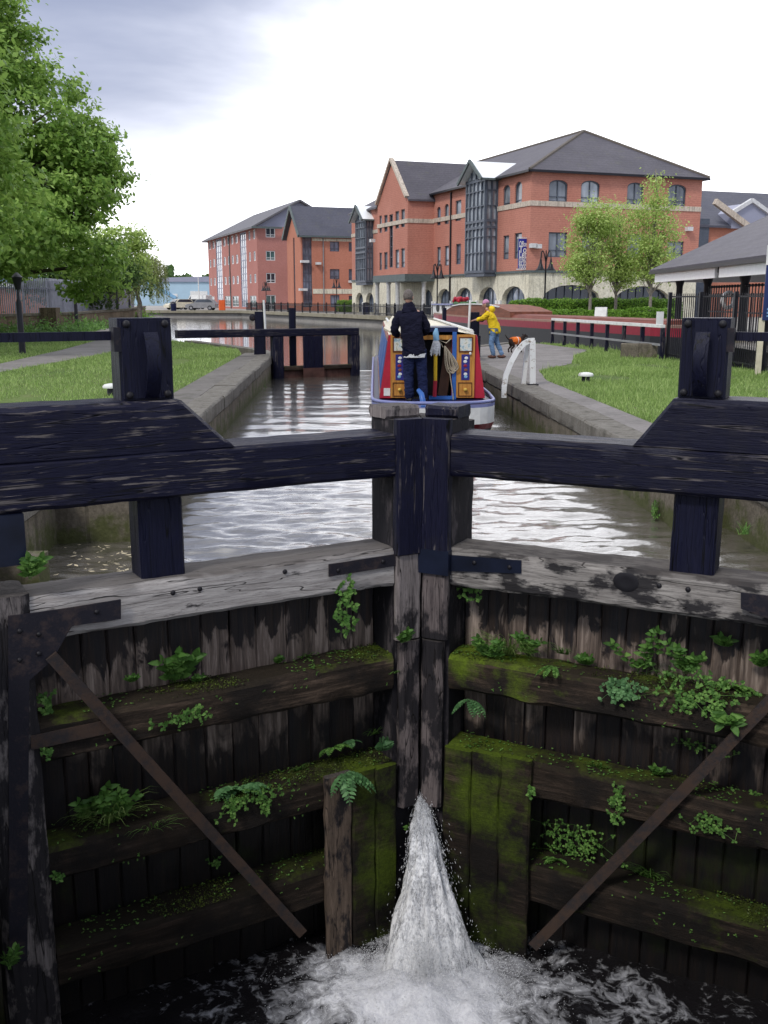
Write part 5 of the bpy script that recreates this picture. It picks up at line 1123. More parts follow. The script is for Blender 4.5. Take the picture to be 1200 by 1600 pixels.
# glazed oriel bays
def oriel(px_front_far, px_corner, px_wall, y_bot, y_top, y_apex, px_apex, y_floor):
    s_w = FM.s_(px_wall, y_bot-30); Fs = Fac(FM.pt(s_w, 0), -Vv, -U); pj = Fs.s_(px_corner, y_bot-30); Fo = Fac(Fs.pt(pj, 0), U, -Vv); L_ = Fo.s_(px_front_far, y_bot-30)
    z0, z1 = Fo.hit(px_corner, y_bot)[1], Fo.hit(px_corner, y_top)[1]; za = Fo.hit(px_apex, y_apex)[1]; zf = Fo.hit(px_corner, y_floor)[1]
    o_ = MB(); Fb = Fac(Fo.pt(L_, 0), Vv, U)
    for F_, l_ in ((Fo, L_), (Fs, pj), (Fb, pj)): o_.add([F_.pt(0, z0, -.06), F_.pt(l_, z0, -.06), F_.pt(l_, z1, -.06), F_.pt(0, z1, -.06)], [(0,1,2,3)])
    o_.add([Fo.pt(0, z1, -.06), Fo.pt(L_, z1, -.06), Fo.pt(L_/2, za-.2, -.06)], [(0,1,2)])
    fr_ = MB()
    def mem(F_, xa, xb, za_, zb_, q=.06): fr_.prism([(xa, za_), (xb, za_), (xb, zb_), (xa, zb_)], lambda x, z, h: F_.pt(x, z, h), -.05, q)
    for F_, l_, nn in ((Fo, L_, 5), (Fs, pj, 2)):
        for i in range(nn+1): x = l_*i/nn; x = min(max(x, .07), l_-.07); mem(F_, x-.06, x+.06, z0, z1)
        for z_ in (z0, zf-.25, zf+.2, z1-.25): mem(F_, 0, l_, z_, z_+.18, .065)
        for z_ in (z0+(zf-z0)*.42, z0+(zf-z0)*.75, zf+(z1-zf)*.4, zf+(z1-zf)*.72): mem(F_, 0, l_, z_, z_+.07, .062)
    mem(Fo, L_/2-.05, L_/2+.05, z1, za-.35); mem(Fo, L_*.27-.04, L_*.27+.04, z1, z1+(za-z1)*.4); mem(Fo, L_*.73-.04, L_*.73+.04, z1, z1+(za-z1)*.4)
    fr_.prism([(0, 0), (L_, 0), (L_, pj), (0, pj)], lambda x, y, h: (lambda p: (p.x, p.y, h))(Fo.P + U*x + Vv*y), z0-.25, z0-.02)
    b_ = fr_.build('glazed_bay', M['frame_blue'], blk); o_.build('pane', M['glasspale'], b_)
    r_ = MB()
    def PO(s, o, z): p = Fo.P + U*s + Vv*o; return Vector((p.x, p.y, z))
    dep = pj + (za-EV)/max(.1, (hz-EV))*WD/2+1.2
    roof_poly(r_, [PO(-.35, -.5, z1-.12), PO(L_/2, -.5, za), PO(L_/2, dep, za), PO(-.35, dep, z1-.12)], .1); r_.build('glazed_roof', M['glassroof'], b_)
    r_ = MB(); roof_poly(r_, [PO(L_+.35, -.5, z1-.12), PO(L_/2, -.5, za), PO(L_/2, dep, za), PO(L_+.35, dep, z1-.12)], .1); r_.build('glazed_roof', M['glassroof'], b_)
    v_ = MB(); v_.bar(PO(-.4, -.55, z1-.2), PO(L_/2, -.55, za+.02), .12, .22); v_.bar(PO(L_+.4, -.55, z1-.2), PO(L_/2, -.55, za+.02), .12, .22); v_.bar(PO(-.38, -.5, z1-.17), PO(-.38, dep*.5, z1-.17), .1, .14); v_.build('verge_board', M['lead'], b_)
oriel(727, 757, 776, 426, 277, 255, 734, 351); oriel(556, 572, 583, 441, 341, 323, 558, 391)
# wall lights and the letting banner
for (F_, px, py) in ((FR, 831, 384), (FR, 838, 385), (FR, 1074, 358), (FG, 585, 376)):
    s_, z_ = F_.hit(px, py); p = F_.pt(s_, z_, .2); m = MB(); m.obox(p, (F_.d, F_.n, Vector((0,0,1))), (.22, .2, .14)); m.build('wall_light', M['frame_white'], blk)
ban = thing('letting_banner', 'blue vertical letting banner with white lettering hung on the brick corner', 'banner', (0, 0, 0))
zt_, zb2 = FM.hit(816, 374)[1], FM.hit(816, 420)[1]; FQ = Fac(FM.pt(.45, 0), -Vv, -U); qa, qb = FQ.s_(823, 400), FQ.s_(809.5, 400); FB = Fac(FQ.pt((qa+qb)/2, 0), Vv, -U); wv_ = abs(qb-qa); print('banner', qa, qb)
ban.location = (0, 0, 0)
m = MB(); m.prism([(-wv_/2, zb2), (wv_/2, zb2), (wv_/2, zt_), (-wv_/2, zt_)], lambda x, z, h: FB.pt(x, z, h), 0, .03); m.build('cloth_panel', paint('banner_blue', (.02,.03,.28)), ban)
m = MB()
for z in (zt_+.05, zb2-.05): m.bar(FB.pt(-wv_/2-.1, z, .015), FB.pt(wv_/2+max(.1, qa), z, .015), .06, .06)
m.build('banner_arm', M['frame_white'], ban)
ry = math.atan2(Vv.y, Vv.x); hh = zt_-zb2
for txt, fz, fs in (('Office', .82, .40), ('To', .63, .52), ('Let', .47, .56), ('01942', .28, .36), ('8110', .165, .34), ('1000', .06, .34)):
    o = text(txt, hh*.2*fs/.4, ban, M['white'], FB.pt(0, zb2+hh*fz, .036), (math.pi/2, 0, ry))
    bw_ = max(v.co.x for v in o.data.vertices)-min(v.co.x for v in o.data.vertices); o.scale = (wv_*.86/bw_, 1.25, 1)

# ---- the middle block with the wide gable roof
sB0, sB1 = FM.s_(471, 440), FM.s_(449.5, 440); FBs = Fac(FM.pt(sB0, 0), Vv, -U); FBf = Fac(FM.pt(sB0, 0), U, -Vv); LB = sB1-sB0; eB = FBs.hit(470, 368)[1]; zB = FBf.hit(457, 322)[1]; WB = 15
print('B', sB0, sB1, eB, zB)
b2 = thing('gabled_block', 'orange brick block with wide overhanging slate gable and stair glazing', 'office building', (0, 0, 0)); wall = MB()
q = lambda zx, zy: (300+zx*.25, 280+zy*.25)
def zb_(lst): return [(300+a*.25, 280+b*.25, 300+c*.25, 280+d*.25) for a, b, c, d in lst]
o2 = px_ops(FBs, zb_([(862,390,920,452),(862,562,922,624),(865,724,922,800),(980,395,1004,452),(980,562,1004,640),(980,728,1004,800)])); ost = px_ops(FBs, zb_([(692,362,750,800)]))
wall_open(wall, FBs, 0, WB, GZ, eB, o2+ost); og = px_ops(FBf, zb_([(634,365,644,800)])); wall_open(wall, FBf, 0, LB, GZ, eB, og); wall.add([FBf.pt(0, eB), FBf.pt(LB, eB), FBf.pt(LB/2, zB-.9)], [(0,1,2)])
wall.build('wall', M['brick2'], b2, recalc=False)
for o in o2: window(FBs, o, b2, W_, M['glass2'], 2, 2)
for o in ost: window(FBs, o, b2, W_, M['glass2'], 3, 8, name='stair_window')
for o in og: window(FBf, o, b2, W_, M['glass2'], 1, 8, name='stair_window')
mb = MB()
for zy0, zy1 in ((372, 388), (686, 716)): band(mb, FBs, FBs.s_(488, 400), WB, FBs.hit(520, 280+zy1*.25)[1], FBs.hit(520, 280+zy0*.25)[1], .05)
mb.build('string_course', M['sandstone'], b2); mb = MB(); p = FBs.s_(505, 400); mb.tube([FBs.pt(p, eB-.1, .08), FBs.pt(p, GZ, .08)], .07, 6); mb.build('downpipe', M['grey'], b2)
rf = MB()
def PB(s, o, z): p_ = FBf.P + U*s + Vv*o; return Vector((p_.x, p_.y, z))
ovs = .55; k_ = (zB-eB)/(LB/2+ovs)
for sd in (0, 1):
    sa_ = -ovs if sd == 0 else LB+ovs; roof_poly(rf, [PB(sa_, -.4, eB), PB(LB/2, -.4, zB), PB(LB/2, WB+2, zB), PB(sa_, WB+2, eB)], .22)
ro = rf.build('roof', M['slate2'], b2); mb = MB()
for sa_ in (-ovs, LB+ovs): mb.bar(PB(sa_, -.45, eB-.1), PB(LB/2, -.45, zB-.1), .14, .42)
mb.bar(PB(-ovs-.02, -.4, eB-.12), PB(-ovs-.02, WB, eB-.12), .14, .2); mb.build('verge_board', M['lead'], ro)
for zx, zy in ((700, 515), (690, 690), (785, 527), (990, 640)):
    s_, z_ = FBs.hit(*q(zx, zy)); m = MB(); m.obox(FBs.pt(s_, z_, .3), (FBs.d, FBs.n, Vector((0,0,1))), (.5 if zx < 760 else .3, .25, .14)); m.build('wall_light', M['frame_white'], b2)

# ---- the far block with rows of slim windows
sA0, sA1 = FM.s_(402.5, 420), FM.s_(326, 420); FAf = Fac(FM.pt(sA0, 0), U, -Vv); FAs = Fac(FM.pt(sA0, 0), Vv, -U); LA = sA1-sA0; eA = FAf.hit(402.5, 353)[1]; WA = 2*max(6, FAs.s_(467, 330)); zA_ = FAs.hit(467, 312)[1]
print('A', sA0, sA1, eA, zA_, WA)
b3 = thing('slim_window_block', 'far pink brick block with slim white windows and pale glazed stair strips', 'office building', (0, 0, 0)); wall = MB()
rows = [(FAf.hit(398, 280+a*.25)[1], FAf.hit(398, 280+b*.25)[1]) for a, b in ((312, 374), (450, 510), (592, 648))]
cols = [(108,118),(130,142),(197,210),(222,235),(247,260),(273,287),(355,367),(384,397)]
of = []
for a, b in cols:
    s1, s0 = FAf.s_(300+a*.25, 400), FAf.s_(300+b*.25, 400)
    for zt_, zb_2 in rows: of.append((s0, s1, zb_2, zt_))
gz_ = (FAf.hit(398, 280+728*.25)[1], GZ+.3)
ogf = [(FAf.s_(300+b*.25, 470), FAf.s_(300+a*.25, 470), gz_[1], gz_[0]) for a, b in ((112,140),(205,240),(252,292),(362,402))]
strips = [(FAf.s_(300+b*.25, 400), FAf.s_(300+a*.25, 400), GZ+.3, eA-.3) for a, b in ((150,186),(302,340))]
wall_open(wall, FAf, 0, LA, GZ, eA, of+ogf+strips); os_ = px_ops(FAs, [(415,356,430,371),(415.5,392,430,407),(416,426.5,430.5,442),(416,461,431,484)]); wall_open(wall, FAs, 0, WA, GZ, eA, os_)
wall.build('wall', M['brick3'], b3, recalc=False)
for o in of: window(FAf, o, b3, M['frame_white'], M['glasspale'], 1, 1, .15, .16)
for o in ogf: window(FAf, o, b3, M['frame_white'], M['glassgreen'], 2, 3, .15, .1)
for o in strips: window(FAf, o, b3, M['clad'], M['glasspale'], 3, 11, .12, .14, 'stair_window')
for i, o in enumerate(os_): window(FAs, o, b3, M['frame_white'], M['glassgreen'] if i in (1, 3) else M['glassdark'], 2, 2, .15, .12)
rf = MB()
def PA(s, o, z): p_ = FAf.P + U*s + Vv*o; return Vector((p_.x, p_.y, z))
roof_poly(rf, [PA(-.8, -.9, eA-.1), PA(-.8, WA/2, zA_), PA(LA-9, WA/2, zA_), PA(LA+.8, -.9, eA-.1)], .25); roof_poly(rf, [PA(-.8, WA+.9, eA-.1), PA(-.8, WA/2, zA_), PA(LA-9, WA/2, zA_), PA(LA+.8, WA+.9, eA-.1)], .25)
roof_poly(rf, [PA(LA+.8, -.9, eA-.1), PA(LA-9, WA/2, zA_), PA(LA+.8, WA+.9, eA-.1)], .25); rf.build('roof', M['slate3'], b3)
mb = MB(); mb.add([FAs.pt(.0, eA, .02), FAs.pt(WA, eA, .02), FAs.pt(WA/2, zA_-.3, .02)], [(0,1,2)]); mb.build('gable_cladding', M['clad'], b3)
mb = MB(); mb.bar(PA(-.8, -.9, eA-.2), PA(-.8, WA*.28, eA-.2), .2, .25); p = FAf.s_(360, 420); mb.tube([FAf.pt(p, eA, .1), FAf.pt(p, GZ, .1)], .09, 6); mb.build('eaves_board', M['lead'], b3)

# ---- the low slate roofed annex on the right
anx = thing('brick_annex', 'low brick annex with slate roof and white pediment behind the pavilion', 'building', (0, 0, 0))
PX = at_D(1086, 468, 82); FX = Fac(PX, Vv, -U); zr = FX.hit(1150, 306)[1]; ze = FX.hit(1150, 352)[1]; mb = MB(); wall_open(mb, FX, -.5, 22, GZ, ze, [])
mb.build('wall', M['brick2'], anx, recalc=False)
mb = MB(); e_ = FX; pr = lambda s, o, z: Vector((*(FX.P + Vv*s + U*o).xy, z)); roof_poly(mb, [pr(-.8, -.4, ze-.1), pr(22, -.4, ze-.1), pr(22, 5, zr+.9), pr(-.8, 5, zr+.9)]); mb.build('roof', M['slate2'], anx)
s1, z1 = FX.hit(1138, 333); s2, z2 = FX.hit(1194, 343); s3, z3 = FX.hit(1166, 324); mb = MB()
mb.prism([(s1, z1-1.2), (s2, z1-1.2), (s2, z1), (s3, z3+.3), (s1, z1)], lambda x, z, h: FX.pt(x, z, h), -2.5, .5); d_ = mb.build('dormer', M['clad'], anx)
mb = MB(); mb.bar(FX.pt(s1-.3, z1-.1, .6), FX.pt(s3, z3+.5, .6), .3, .3); mb.bar(FX.pt(s2+.3, z1-.1, .6), FX.pt(s3, z3+.5, .6), .3, .3); mb.build('pediment_trim', M['frame_white'], d_)
sw, zw = FX.hit(1108, 316); s4, z4 = FX.hit(1164, 358); mb = MB(); mb.bar(FX.pt(sw, zw, .7), FX.pt(s4, z4, .7), .35, .45); mb.build('sloping_coping', M['paleband'], anx)
mb = MB(); s5 = FX.s_(1088, 380); s6 = FX.s_(1103, 380); mb.prism([(s5, GZ), (s6, GZ), (s6, FX.hit(1095, 342)[1]), (s5, FX.hit(1095, 342)[1])], lambda x, z, h: FX.pt(x, z, h), .003, .3); mb.build('dark_door', M['frame_blue'], anx)

# ---- open pavilion with slate roof, white fascia, black columns
pav = thing('pavilion', 'open pavilion with slate roof, white fascia boards and black columns', 'pavilion', (0, 0, 0))
a0 = at_D(1036, 440, 46); a1 = at_D(1206, 440, 31.4); a0.z = a1.z = 0; dP = (a1-a0).normalized(); FP = Fac(a0, dP, Vector((dP.y, -dP.x, 0)) if Vector((dP.y, -dP.x, 0)).x < 0 else Vector((-dP.y, dP.x, 0)))
M['fascia'] = flat('white_fascia', (.86,.86,.86), .5, .03); LP = (a1-a0).length; zf = FP.hit(1040, 441)[1]; zt_ = FP.hit(1040, 421)[1]; LX = LP+12; nb = 3
print('pav', zf, zt_, LP)
cs = [FP.s_(px, 470) for px in (1048, 1090, 1146)] + [LP+4, LP+9]
for row in (0, 5.5):
    for c in cs:
        p = FP.pt(c, 0, -.35-row); m = MB(); m.lathe([(.20, .1), (.20, .4), (.15, .45), (.14, zf-.2), (.2, zf), (.2, zf+.1)], (p.x, p.y, 0), 12); m.build('column', M['black'], pav, smooth=40)
edges = [0.15, FP.s_(1134, 430)]; f2 = FP.s_(1141, 430)
for s0_, s1_ in ((.1, edges[1]), (f2, f2+5.2), (f2+5.6, f2+11)):
    m = MB(); m.prism([(s0_, zf), (s1_, zf), (s1_, zt_-.06), (s0_, zt_-.06)], lambda x, z, h: FP.pt(x, z, h), .30, .40); m.build('fascia_board', M['fascia'], pav)
m = MB(); m.prism([(.1, zf), (.1, zt_-.06), (-.02, zt_-.06), (-.02, zf)], lambda x, z, h: FP.pt(x, z, h), -8, -.02); m.build('fascia_board', M['fascia'], pav)
zr2 = zt_+3.5; m = MB(); rp = lambda s, o, z: FP.pt(s, z, o)
roof_poly(m, [rp(-.6, .5, zt_), rp(LX, .5, zt_), rp(LX, -6, zr2), rp(6, -6, zr2)]); roof_poly(m, [rp(-.6, .5, zt_), rp(6, -6, zr2), rp(-.6, -12.5, zt_)]); roof_poly(m, [rp(-.6, -12.5, zt_), rp(6, -6, zr2), rp(LX, -6, zr2), rp(LX, -12.5, zt_)])
m.build('roof', M['slate'], pav); m = MB(); 
m.bar(rp(-.6, .48, zt_-.14), rp(LX, .48, zt_-.14), .12, .12); m.bar(rp(0, -.3, zt_-.2), rp(LX, -.3, zt_-.2), .2, .25); 
for i in range(30): m.bar(rp(.5+i*.9, .45, zt_-.12), rp(.5+i*.9, -.25, zt_+.12), .08, .12)
m.build('eaves_beam', M['black'], pav)
m = MB(); m.prism([(-.6, .5), (LX, .5), (LX, -12), (-.6, -12)], lambda x, y, h: (lambda p_: (p_.x, p_.y, h))(FP.pt(x, 0, y)), .104, .19); m.build('floor', M['quay'], pav)
irn = thing('ball_railing', 'black railing with ball topped bars between the pavilion columns', 'railing', (0, 0, 0)); m = MB(); rl = MB(); s0_ = FP.s_(1093, 470); s_ = s0_; z_t = FP.hit(1160, 441)[1]-.15
while s_ < LP+9:
    p = FP.pt(s_, 0, -.35); m.box(p.x-.016, p.x+.016, p.y-.016, p.y+.016, .2, z_t); m.ball((p.x, p.y, z_t+.05), .06, n=8, m=5); s_ += .33
for z in (.4, 1.2, z_t-.25): rl.bar(FP.pt(s0_, z, -.35), FP.pt(LP+9, z, -.35), .03, .05)
m.build('bars', M['black'], irn); rl.build('rails', M['black'], irn)
lp_ = at_D(1129, 469, 30.5); m = MB(); pts = [(math.cos(a)*.27, 0, math.sin(a)*.27) for a in np.linspace(0, 2*math.pi, 25)]; m.tube(pts, .075, 8, cap=False); o = m.build('lifebuoy', M['white'], None, smooth=60); o.location = FP.pt(FP.s_(1129, 470), FP.hit(1129, 469)[1], -.2); o.rotation_euler = (0, 0, rad(25)); tag(o, 'white lifebuoy ring hung on the ball topped pavilion railing', 'lifebuoy')
# ------------------------------------------------------------------ moored barge in the basin
BR = rad(12.5); A0 = at_D(1047, 468, 34.0); A0.z = 0; bd = Vector((-math.sin(BR), math.cos(BR), 0)); bxd = Vector((math.cos(BR), math.sin(BR), 0))
FBg = Fac(A0, bd, -bxd); LBg = FBg.s_(668, 492)
print('barge', LBg)
barge = thing('barge', 'long moored barge with black hull, crimson band and maroon hold cover', 'barge', A0, BR)
def bz(px, py): return FBg.hit(px, py)
zc0, zc1, zt0, zt1 = .40, .70, .70, .79
st = np.linspace(-1.2, LBg+1.5, 26); wd = 2.5
def outl(y):
    e = 1.0
    if y < .8: e = max(.15, 1-((.8-y)/2.2)**2)
    if y > LBg-1.5: e = max(.08, 1-((y-LBg+1.5)/3.0)**1.6)
    return wd/2*(1-e), wd/2*(1+e)
def strip(mb, zl, mi, off=0):
    for (za, zb), m_ in zip(zip(zl, zl[1:]), mi):
        for a, b in zip(st, st[1:]):
            sh = lambda y: .12*max(0, (y-LBg*.6)/(LBg*.4))**2
            for side in (0, 1):
                pa = [Vector((outl(a)[side], a, za+(sh(a) if za > -.5 else 0))), Vector((outl(b)[side], b, za+(sh(b) if za > -.5 else 0))), Vector((outl(b)[side], b, zb+sh(b))), Vector((outl(a)[side], a, zb+sh(a)))]
                mb.add(pa, [(0,1,2,3)], m_)
        e0 = [Vector((outl(st[0])[0], st[0], za)), Vector((outl(st[0])[1], st[0], za)), Vector((outl(st[0])[1], st[0], zb)), Vector((outl(st[0])[0], st[0], zb))]; mb.add(e0, [(0,1,2,3)], m_)
mb = MB(); strip(mb, [-1.3, zc0, zc1, zt1], [0, 1, 2])
for a, b in zip(st, st[1:]): mb.add([(outl(a)[0], a, zt1), (outl(a)[1], a, zt1), (outl(b)[1], b, zt1), (outl(b)[0], b, zt1)], [(0,1,2,3)], 2)
mb.build('hull', [M['hullblack'], M['crimson'], M['tan']], barge, recalc=False)
def plankpaint(name, c):
    t = NT(name, .6, .25); n1 = t.noise(t.map(t.obj, (3, .6, 3)), 2, 5, .6); wv = t.n('ShaderNodeTexWave', wave_type='BANDS', bands_direction='Z', wave_profile='SAW'); t.put(wv.inputs['Vector'], t.obj); wv.inputs['Scale'].default_value = 2.4
    col = t.mix(t.ramp(n1, [(.3, 0.), (.7, 1.)]), tuple(x*.7 for x in c), tuple(x*1.25 for x in c)); col = t.mix(t.ramp(wv.outputs[1], [(.86, 0.), (.95, .6)]), col, tuple(x*.35 for x in c)); t.set(Base_Color=col); t.bump(wv.outputs[1], .3, .02); return t.m
M['maroonplank'] = plankpaint('maroon_planks', (.20,.062,.045)); M['brownplank'] = plankpaint('brown_planks', (.22,.085,.055))
y1 = bz(757, 495)[0]; zt = bz(980, 500)[1]
mb = MB(); mb.prism([(.22, zt1+.005), (.34, zt+.02), (1.25, zt+.05), (wd-.34, zt+.02), (wd-.22, zt1+.005)], lambda x, z, h: (x, h, z), .6, y1+.4); mb.build('hold_cover', M['maroonplank'], barge)
prof = [bz(px, py) for px, py in ((792,487),(775,480),(757,476.5),(735,475.5),(715,476),(703,478.5),(694,484),(689,491))]
prof = [(a, b) for a, b in prof]; poly = [(prof[0][0], zt1+.01)] + prof + [(prof[-1][0], zt1+.01)]
mb = MB(); mb.prism(poly, lambda y, z, h: (h, y, z), .16, wd-.16); mb.build('arched_cabin', M['brownplank'], barge)
mb = MB(); 
for (ya, za), (yb, zb) in zip(prof[1:6], prof[2:6]): mb.bar((.15, ya, za+.02), (.15, yb, zb+.02), .08, .06)
mb.build('roof_edge', M['white'], barge)
ya, za = bz(699, 477); yb, zb = bz(670, 488); mb = MB(); mb.box(.25, wd-.3, ya+.05, yb, zb-.1, za); wc = mb.build('white_deckhouse', M['white'], barge)
for px in (678, 686.5): s_, z_ = bz(px, 481.5); mb = MB(); mb.prism([(s_+.28*math.cos(a), z_+.22*math.sin(a)) for a in np.linspace(0, 2*math.pi, 13)[:-1]], lambda y, z, h: (h, y, z), .22, .245); mb.build('porthole', M['dark'], wc)
mb = MB(); mb.box(.18, wd-.22, ya, yb+.1, za+.004, za+.08); mb.build('deckhouse_roof', M['lav'], wc)
s_, z_ = bz(706, 475); fx = thing('flower_trough', 'trough of red and green flowers standing on the barge cabin roof', 'flower trough', A0+bd*s_+bxd*.6+Vector((0,0,z_)), BR)
mb = MB(); mb.box(-.25, .25, -1.6, .9, .0, .12); mb.build('trough', M['green'], fx); mb = MB()
for i in range(26): mb.ball((random.uniform(-.25,.25), random.uniform(-.3,.9), .2+random.uniform(-.06,.1)), .12, n=6, m=4)
mb.build('red_flowers', M['red'], fx)

# ------------------------------------------------------------------ leaves
def leaf_mat(name, a, b, trans=.35, cl=.6):
    t = NT(name, .55, .25); r = t.geo('Random Per Island'); n1 = t.noise(t.obj, cl, 3, .5); n2 = t.noise(t.obj, cl*5, 2)
    f = t.math('ADD', t.math('MULTIPLY', r, .55), t.math('ADD', t.math('MULTIPLY', n1, .5), t.math('MULTIPLY', n2, .25)))
    col = t.ramp(f, [(.3, tuple(x*.45 for x in a)), (.6, a), (.95, b)])
    t.set(Base_Color=col)
    tr = t.n('ShaderNodeBsdfTranslucent'); t.put(tr.inputs[0], t.mix(.5, col, tuple(min(1, x*1.6) for x in b)))
    mx = t.n('ShaderNodeMixShader'); mx.inputs[0].default_value = trans; t.t.links.new(t.b.outputs[0], mx.inputs[1]); t.t.links.new(tr.outputs[0], mx.inputs[2])
    t.t.links.new(mx.outputs[0], t.t.nodes['Material Output'].inputs['Surface']); return t.m
M['leaf'] = leaf_mat('maple_leaf', (.13,.25,.035), (.37,.53,.13)); M['leafy'] = leaf_mat('yellow_green_leaf', (.30,.42,.10), (.52,.64,.22)); M['willow'] = leaf_mat('willow_leaf', (.21,.26,.08), (.40,.44,.18)); M['leafdark'] = leaf_mat('dark_leaf', (.04,.085,.02), (.10,.17,.045))
M['hedge'] = leaf_mat('hedge_leaf', (.10,.215,.022), (.25,.43,.06), .25, 1.2); M['weed'] = leaf_mat('weed_leaf', (.075,.18,.034), (.21,.38,.09), .3, 6); M['weedblue'] = leaf_mat('glaucous_weed_leaf', (.08,.19,.07), (.19,.37,.15), .3, 6); M['grass'] = leaf_mat('grass_blade', (.17,.28,.06), (.40,.51,.19), .3, .55); M['moss'] = leaf_mat('moss_tuft', (.03,.045,.008), (.10,.135,.02), .1, 8)
M['bark'] = stone('bark', (.07,.055,.042), (.12,.10,.08), -.1, 6); M['barkpale'] = flat('pale_bark', (.25,.22,.19), .9, .3, 8)
M['petal'] = flat('small_white_petal', (.6,.6,.5), .7)
def leaves_np(C, N, size, asp=.55, droop=.25):
    """one rhombic leaf per centre C with preferred normals N"""
    n = len(C); N = N + rng.normal(0, .55, (n, 3)); N /= np.linalg.norm(N, axis=1, keepdims=True)+1e-9
    T = rng.normal(0, 1, (n, 3)); T[:, 2] -= droop*2; T -= N*(T*N).sum(1, keepdims=True); T /= np.linalg.norm(T, axis=1, keepdims=True)+1e-9
    B = np.cross(N, T); s = (size*rng.uniform(.6, 1.35, n))[:, None]
    V = np.stack([C-T*s, C-B*s*asp+T*s*.1, C+T*s, C+B*s*asp+T*s*.1], 1).reshape(-1, 3)
    F = np.arange(4*n).reshape(n, 4); return V, F
def crown_points(ells, nclump, per, spread, gap=.0, fscale=.35, shell=.55):
    C, Nn = [], []
    vol = np.array([e[1][0]*e[1][1]*e[1][2] for e in ells])**.67; vol = vol/vol.sum()
    tries = 0
    while len(C) < nclump and tries < nclump*6:
        tries += 1; e = ells[rng.choice(len(ells), p=vol)]; d = rng.normal(0, 1, 3); d /= np.linalg.norm(d); r = (shell**3 + (1-shell**3)*rng.random())**(1/3)
        r *= 1 + .22*mnoise.noise(Vector(d*2.3 + np.array(e[0])*.37))
        p = np.array(e[0]) + d*r*np.array(e[1])
        if mnoise.noise(Vector(p*fscale)) < -gap: continue
        C.append(p); Nn.append(d*.6+np.array([0, 0, .55]))
    C = np.array(C); Nn = np.array(Nn); sp = spread*rng.uniform(.6, 1.3, (len(C), 1, 1))
    P = C[:, None, :] + rng.normal(0, 1, (len(C), per, 3))*sp*np.array([1, 1, .6]); Nl = np.repeat(Nn[:, None, :], per, 1)
    return C, P.reshape(-1, 3), Nl.reshape(-1, 3)
def tree(name, label, base, ells, nclump, per, spread, leaf, mat, h_trunk, r0, group=None, gap=.25, bark='bark', limbs=40, fscale=.35, shell=.5, tall=None, lean=(0, 0)):
    r = thing(name, label, 'tree', base, 0, group); C, P, Nl = crown_points(ells, nclump, per, spread, gap, fscale, shell)
    V, F = leaves_np(P, Nl, leaf); npmesh('crown', V, F, M[mat], r)
    tb = MB(); top = tall or h_trunk; k = 8
    tp = [Vector((lean[0]*(i/k)**1.5+.12*math.sin(i*1.3)*(i/k), lean[1]*(i/k)**1.5, top*i/k)) for i in range(k+1)]
    tb.tube(tp, [r0*(1.35 if i == 0 else 1)*(1-.82*i/k)+.012 for i in range(k+1)], 9)
    idx = rng.choice(len(C), min(limbs, len(C)), replace=False)
    for i in idx:
        e = Vector(C[i]); z0 = min(max(h_trunk*.75, e.z*.55), top*.92); f = z0/top; q = tp[0].lerp(tp[-1], f) if not lean[0] else Vector((lean[0]*f**1.5, lean[1]*f**1.5, z0)); q.z = z0
        m_ = q.lerp(e, .5)+Vector((0, 0, .12*(e-q).length*random.uniform(-.3, 1))); rr = max(.014, r0*(1-.8*f)*.45)
        tb.tube([q, q.lerp(m_, .55), m_, m_.lerp(e, .6), e], [rr, rr*.8, rr*.6, rr*.35, rr*.12], 5)
    tb.build('trunk', M[bark], r, smooth=60); return r
tp = at_D(-70, 468, 43)
tree('maple_tree', 'large dense maple tree overhanging the palisade at the left edge', (tp.x, tp.y, 0), [((1.2,0,7.8),(5.3,5,5.2)), ((4.0,-.6,5.6),(3.6,3.6,3.2)), ((.6,0,11.8),(3.4,3.4,3.6)), ((2.0,-2.5,4.2),(4.4,6.5,2.3)), ((5.4,0,7.2),(2.2,2.2,1.9)), ((4.8,-.5,3.3),(2.9,2.6,1.6)), ((.6,-8.5,4.0),(1.9,3.0,1.6))], 2500, 44, .28, .122, 'leaf', 3.2, .38, gap=.10, limbs=130, tall=12)
tp = at_D(-235, 468, 29)
tree('maple_tree', 'nearer maple whose low boughs hang in from the left edge', (tp.x, tp.y, 0), [((0,0,7),(4.6,4,5)), ((2.6,0,4.6),(2.9,2.6,2.0)), ((3.4,0,6.5),(1.7,2.0,2.0))], 1000, 28, .28, .12, 'leaf', 3, .4, gap=.3, limbs=50, tall=12)
tp = at_D(165, 468, 70)
tree('sycamore_tree', 'smaller leaning yellow green tree between the maple and the willow', (tp.x, tp.y, 0), [((0,0,4.2),(3.4,2.6,2.2)), ((1.3,0,5.6),(1.7,1.5,.9)), ((-1.2,0,3.2),(2.4,2,1.6)), ((.9,0,3.0),(1.9,1.6,1.2))], 620, 26, .30, .12, 'leafy', 1.6, .14, gap=.2, limbs=50, tall=4.6, lean=(1.6, 0), bark='barkpale')
tp = at_D(120, 468, 64)
tree('hawthorn_tree', 'dark shady tree behind the palisade below the maple branches', (tp.x, tp.y, 0), [((0,0,3.0),(4.0,2.5,1.7)), ((2.6,0,2.3),(2.0,1.6,1.2))], 420, 26, .32, .12, 'leafdark', 1.3, .13, gap=.25, limbs=30, tall=3)
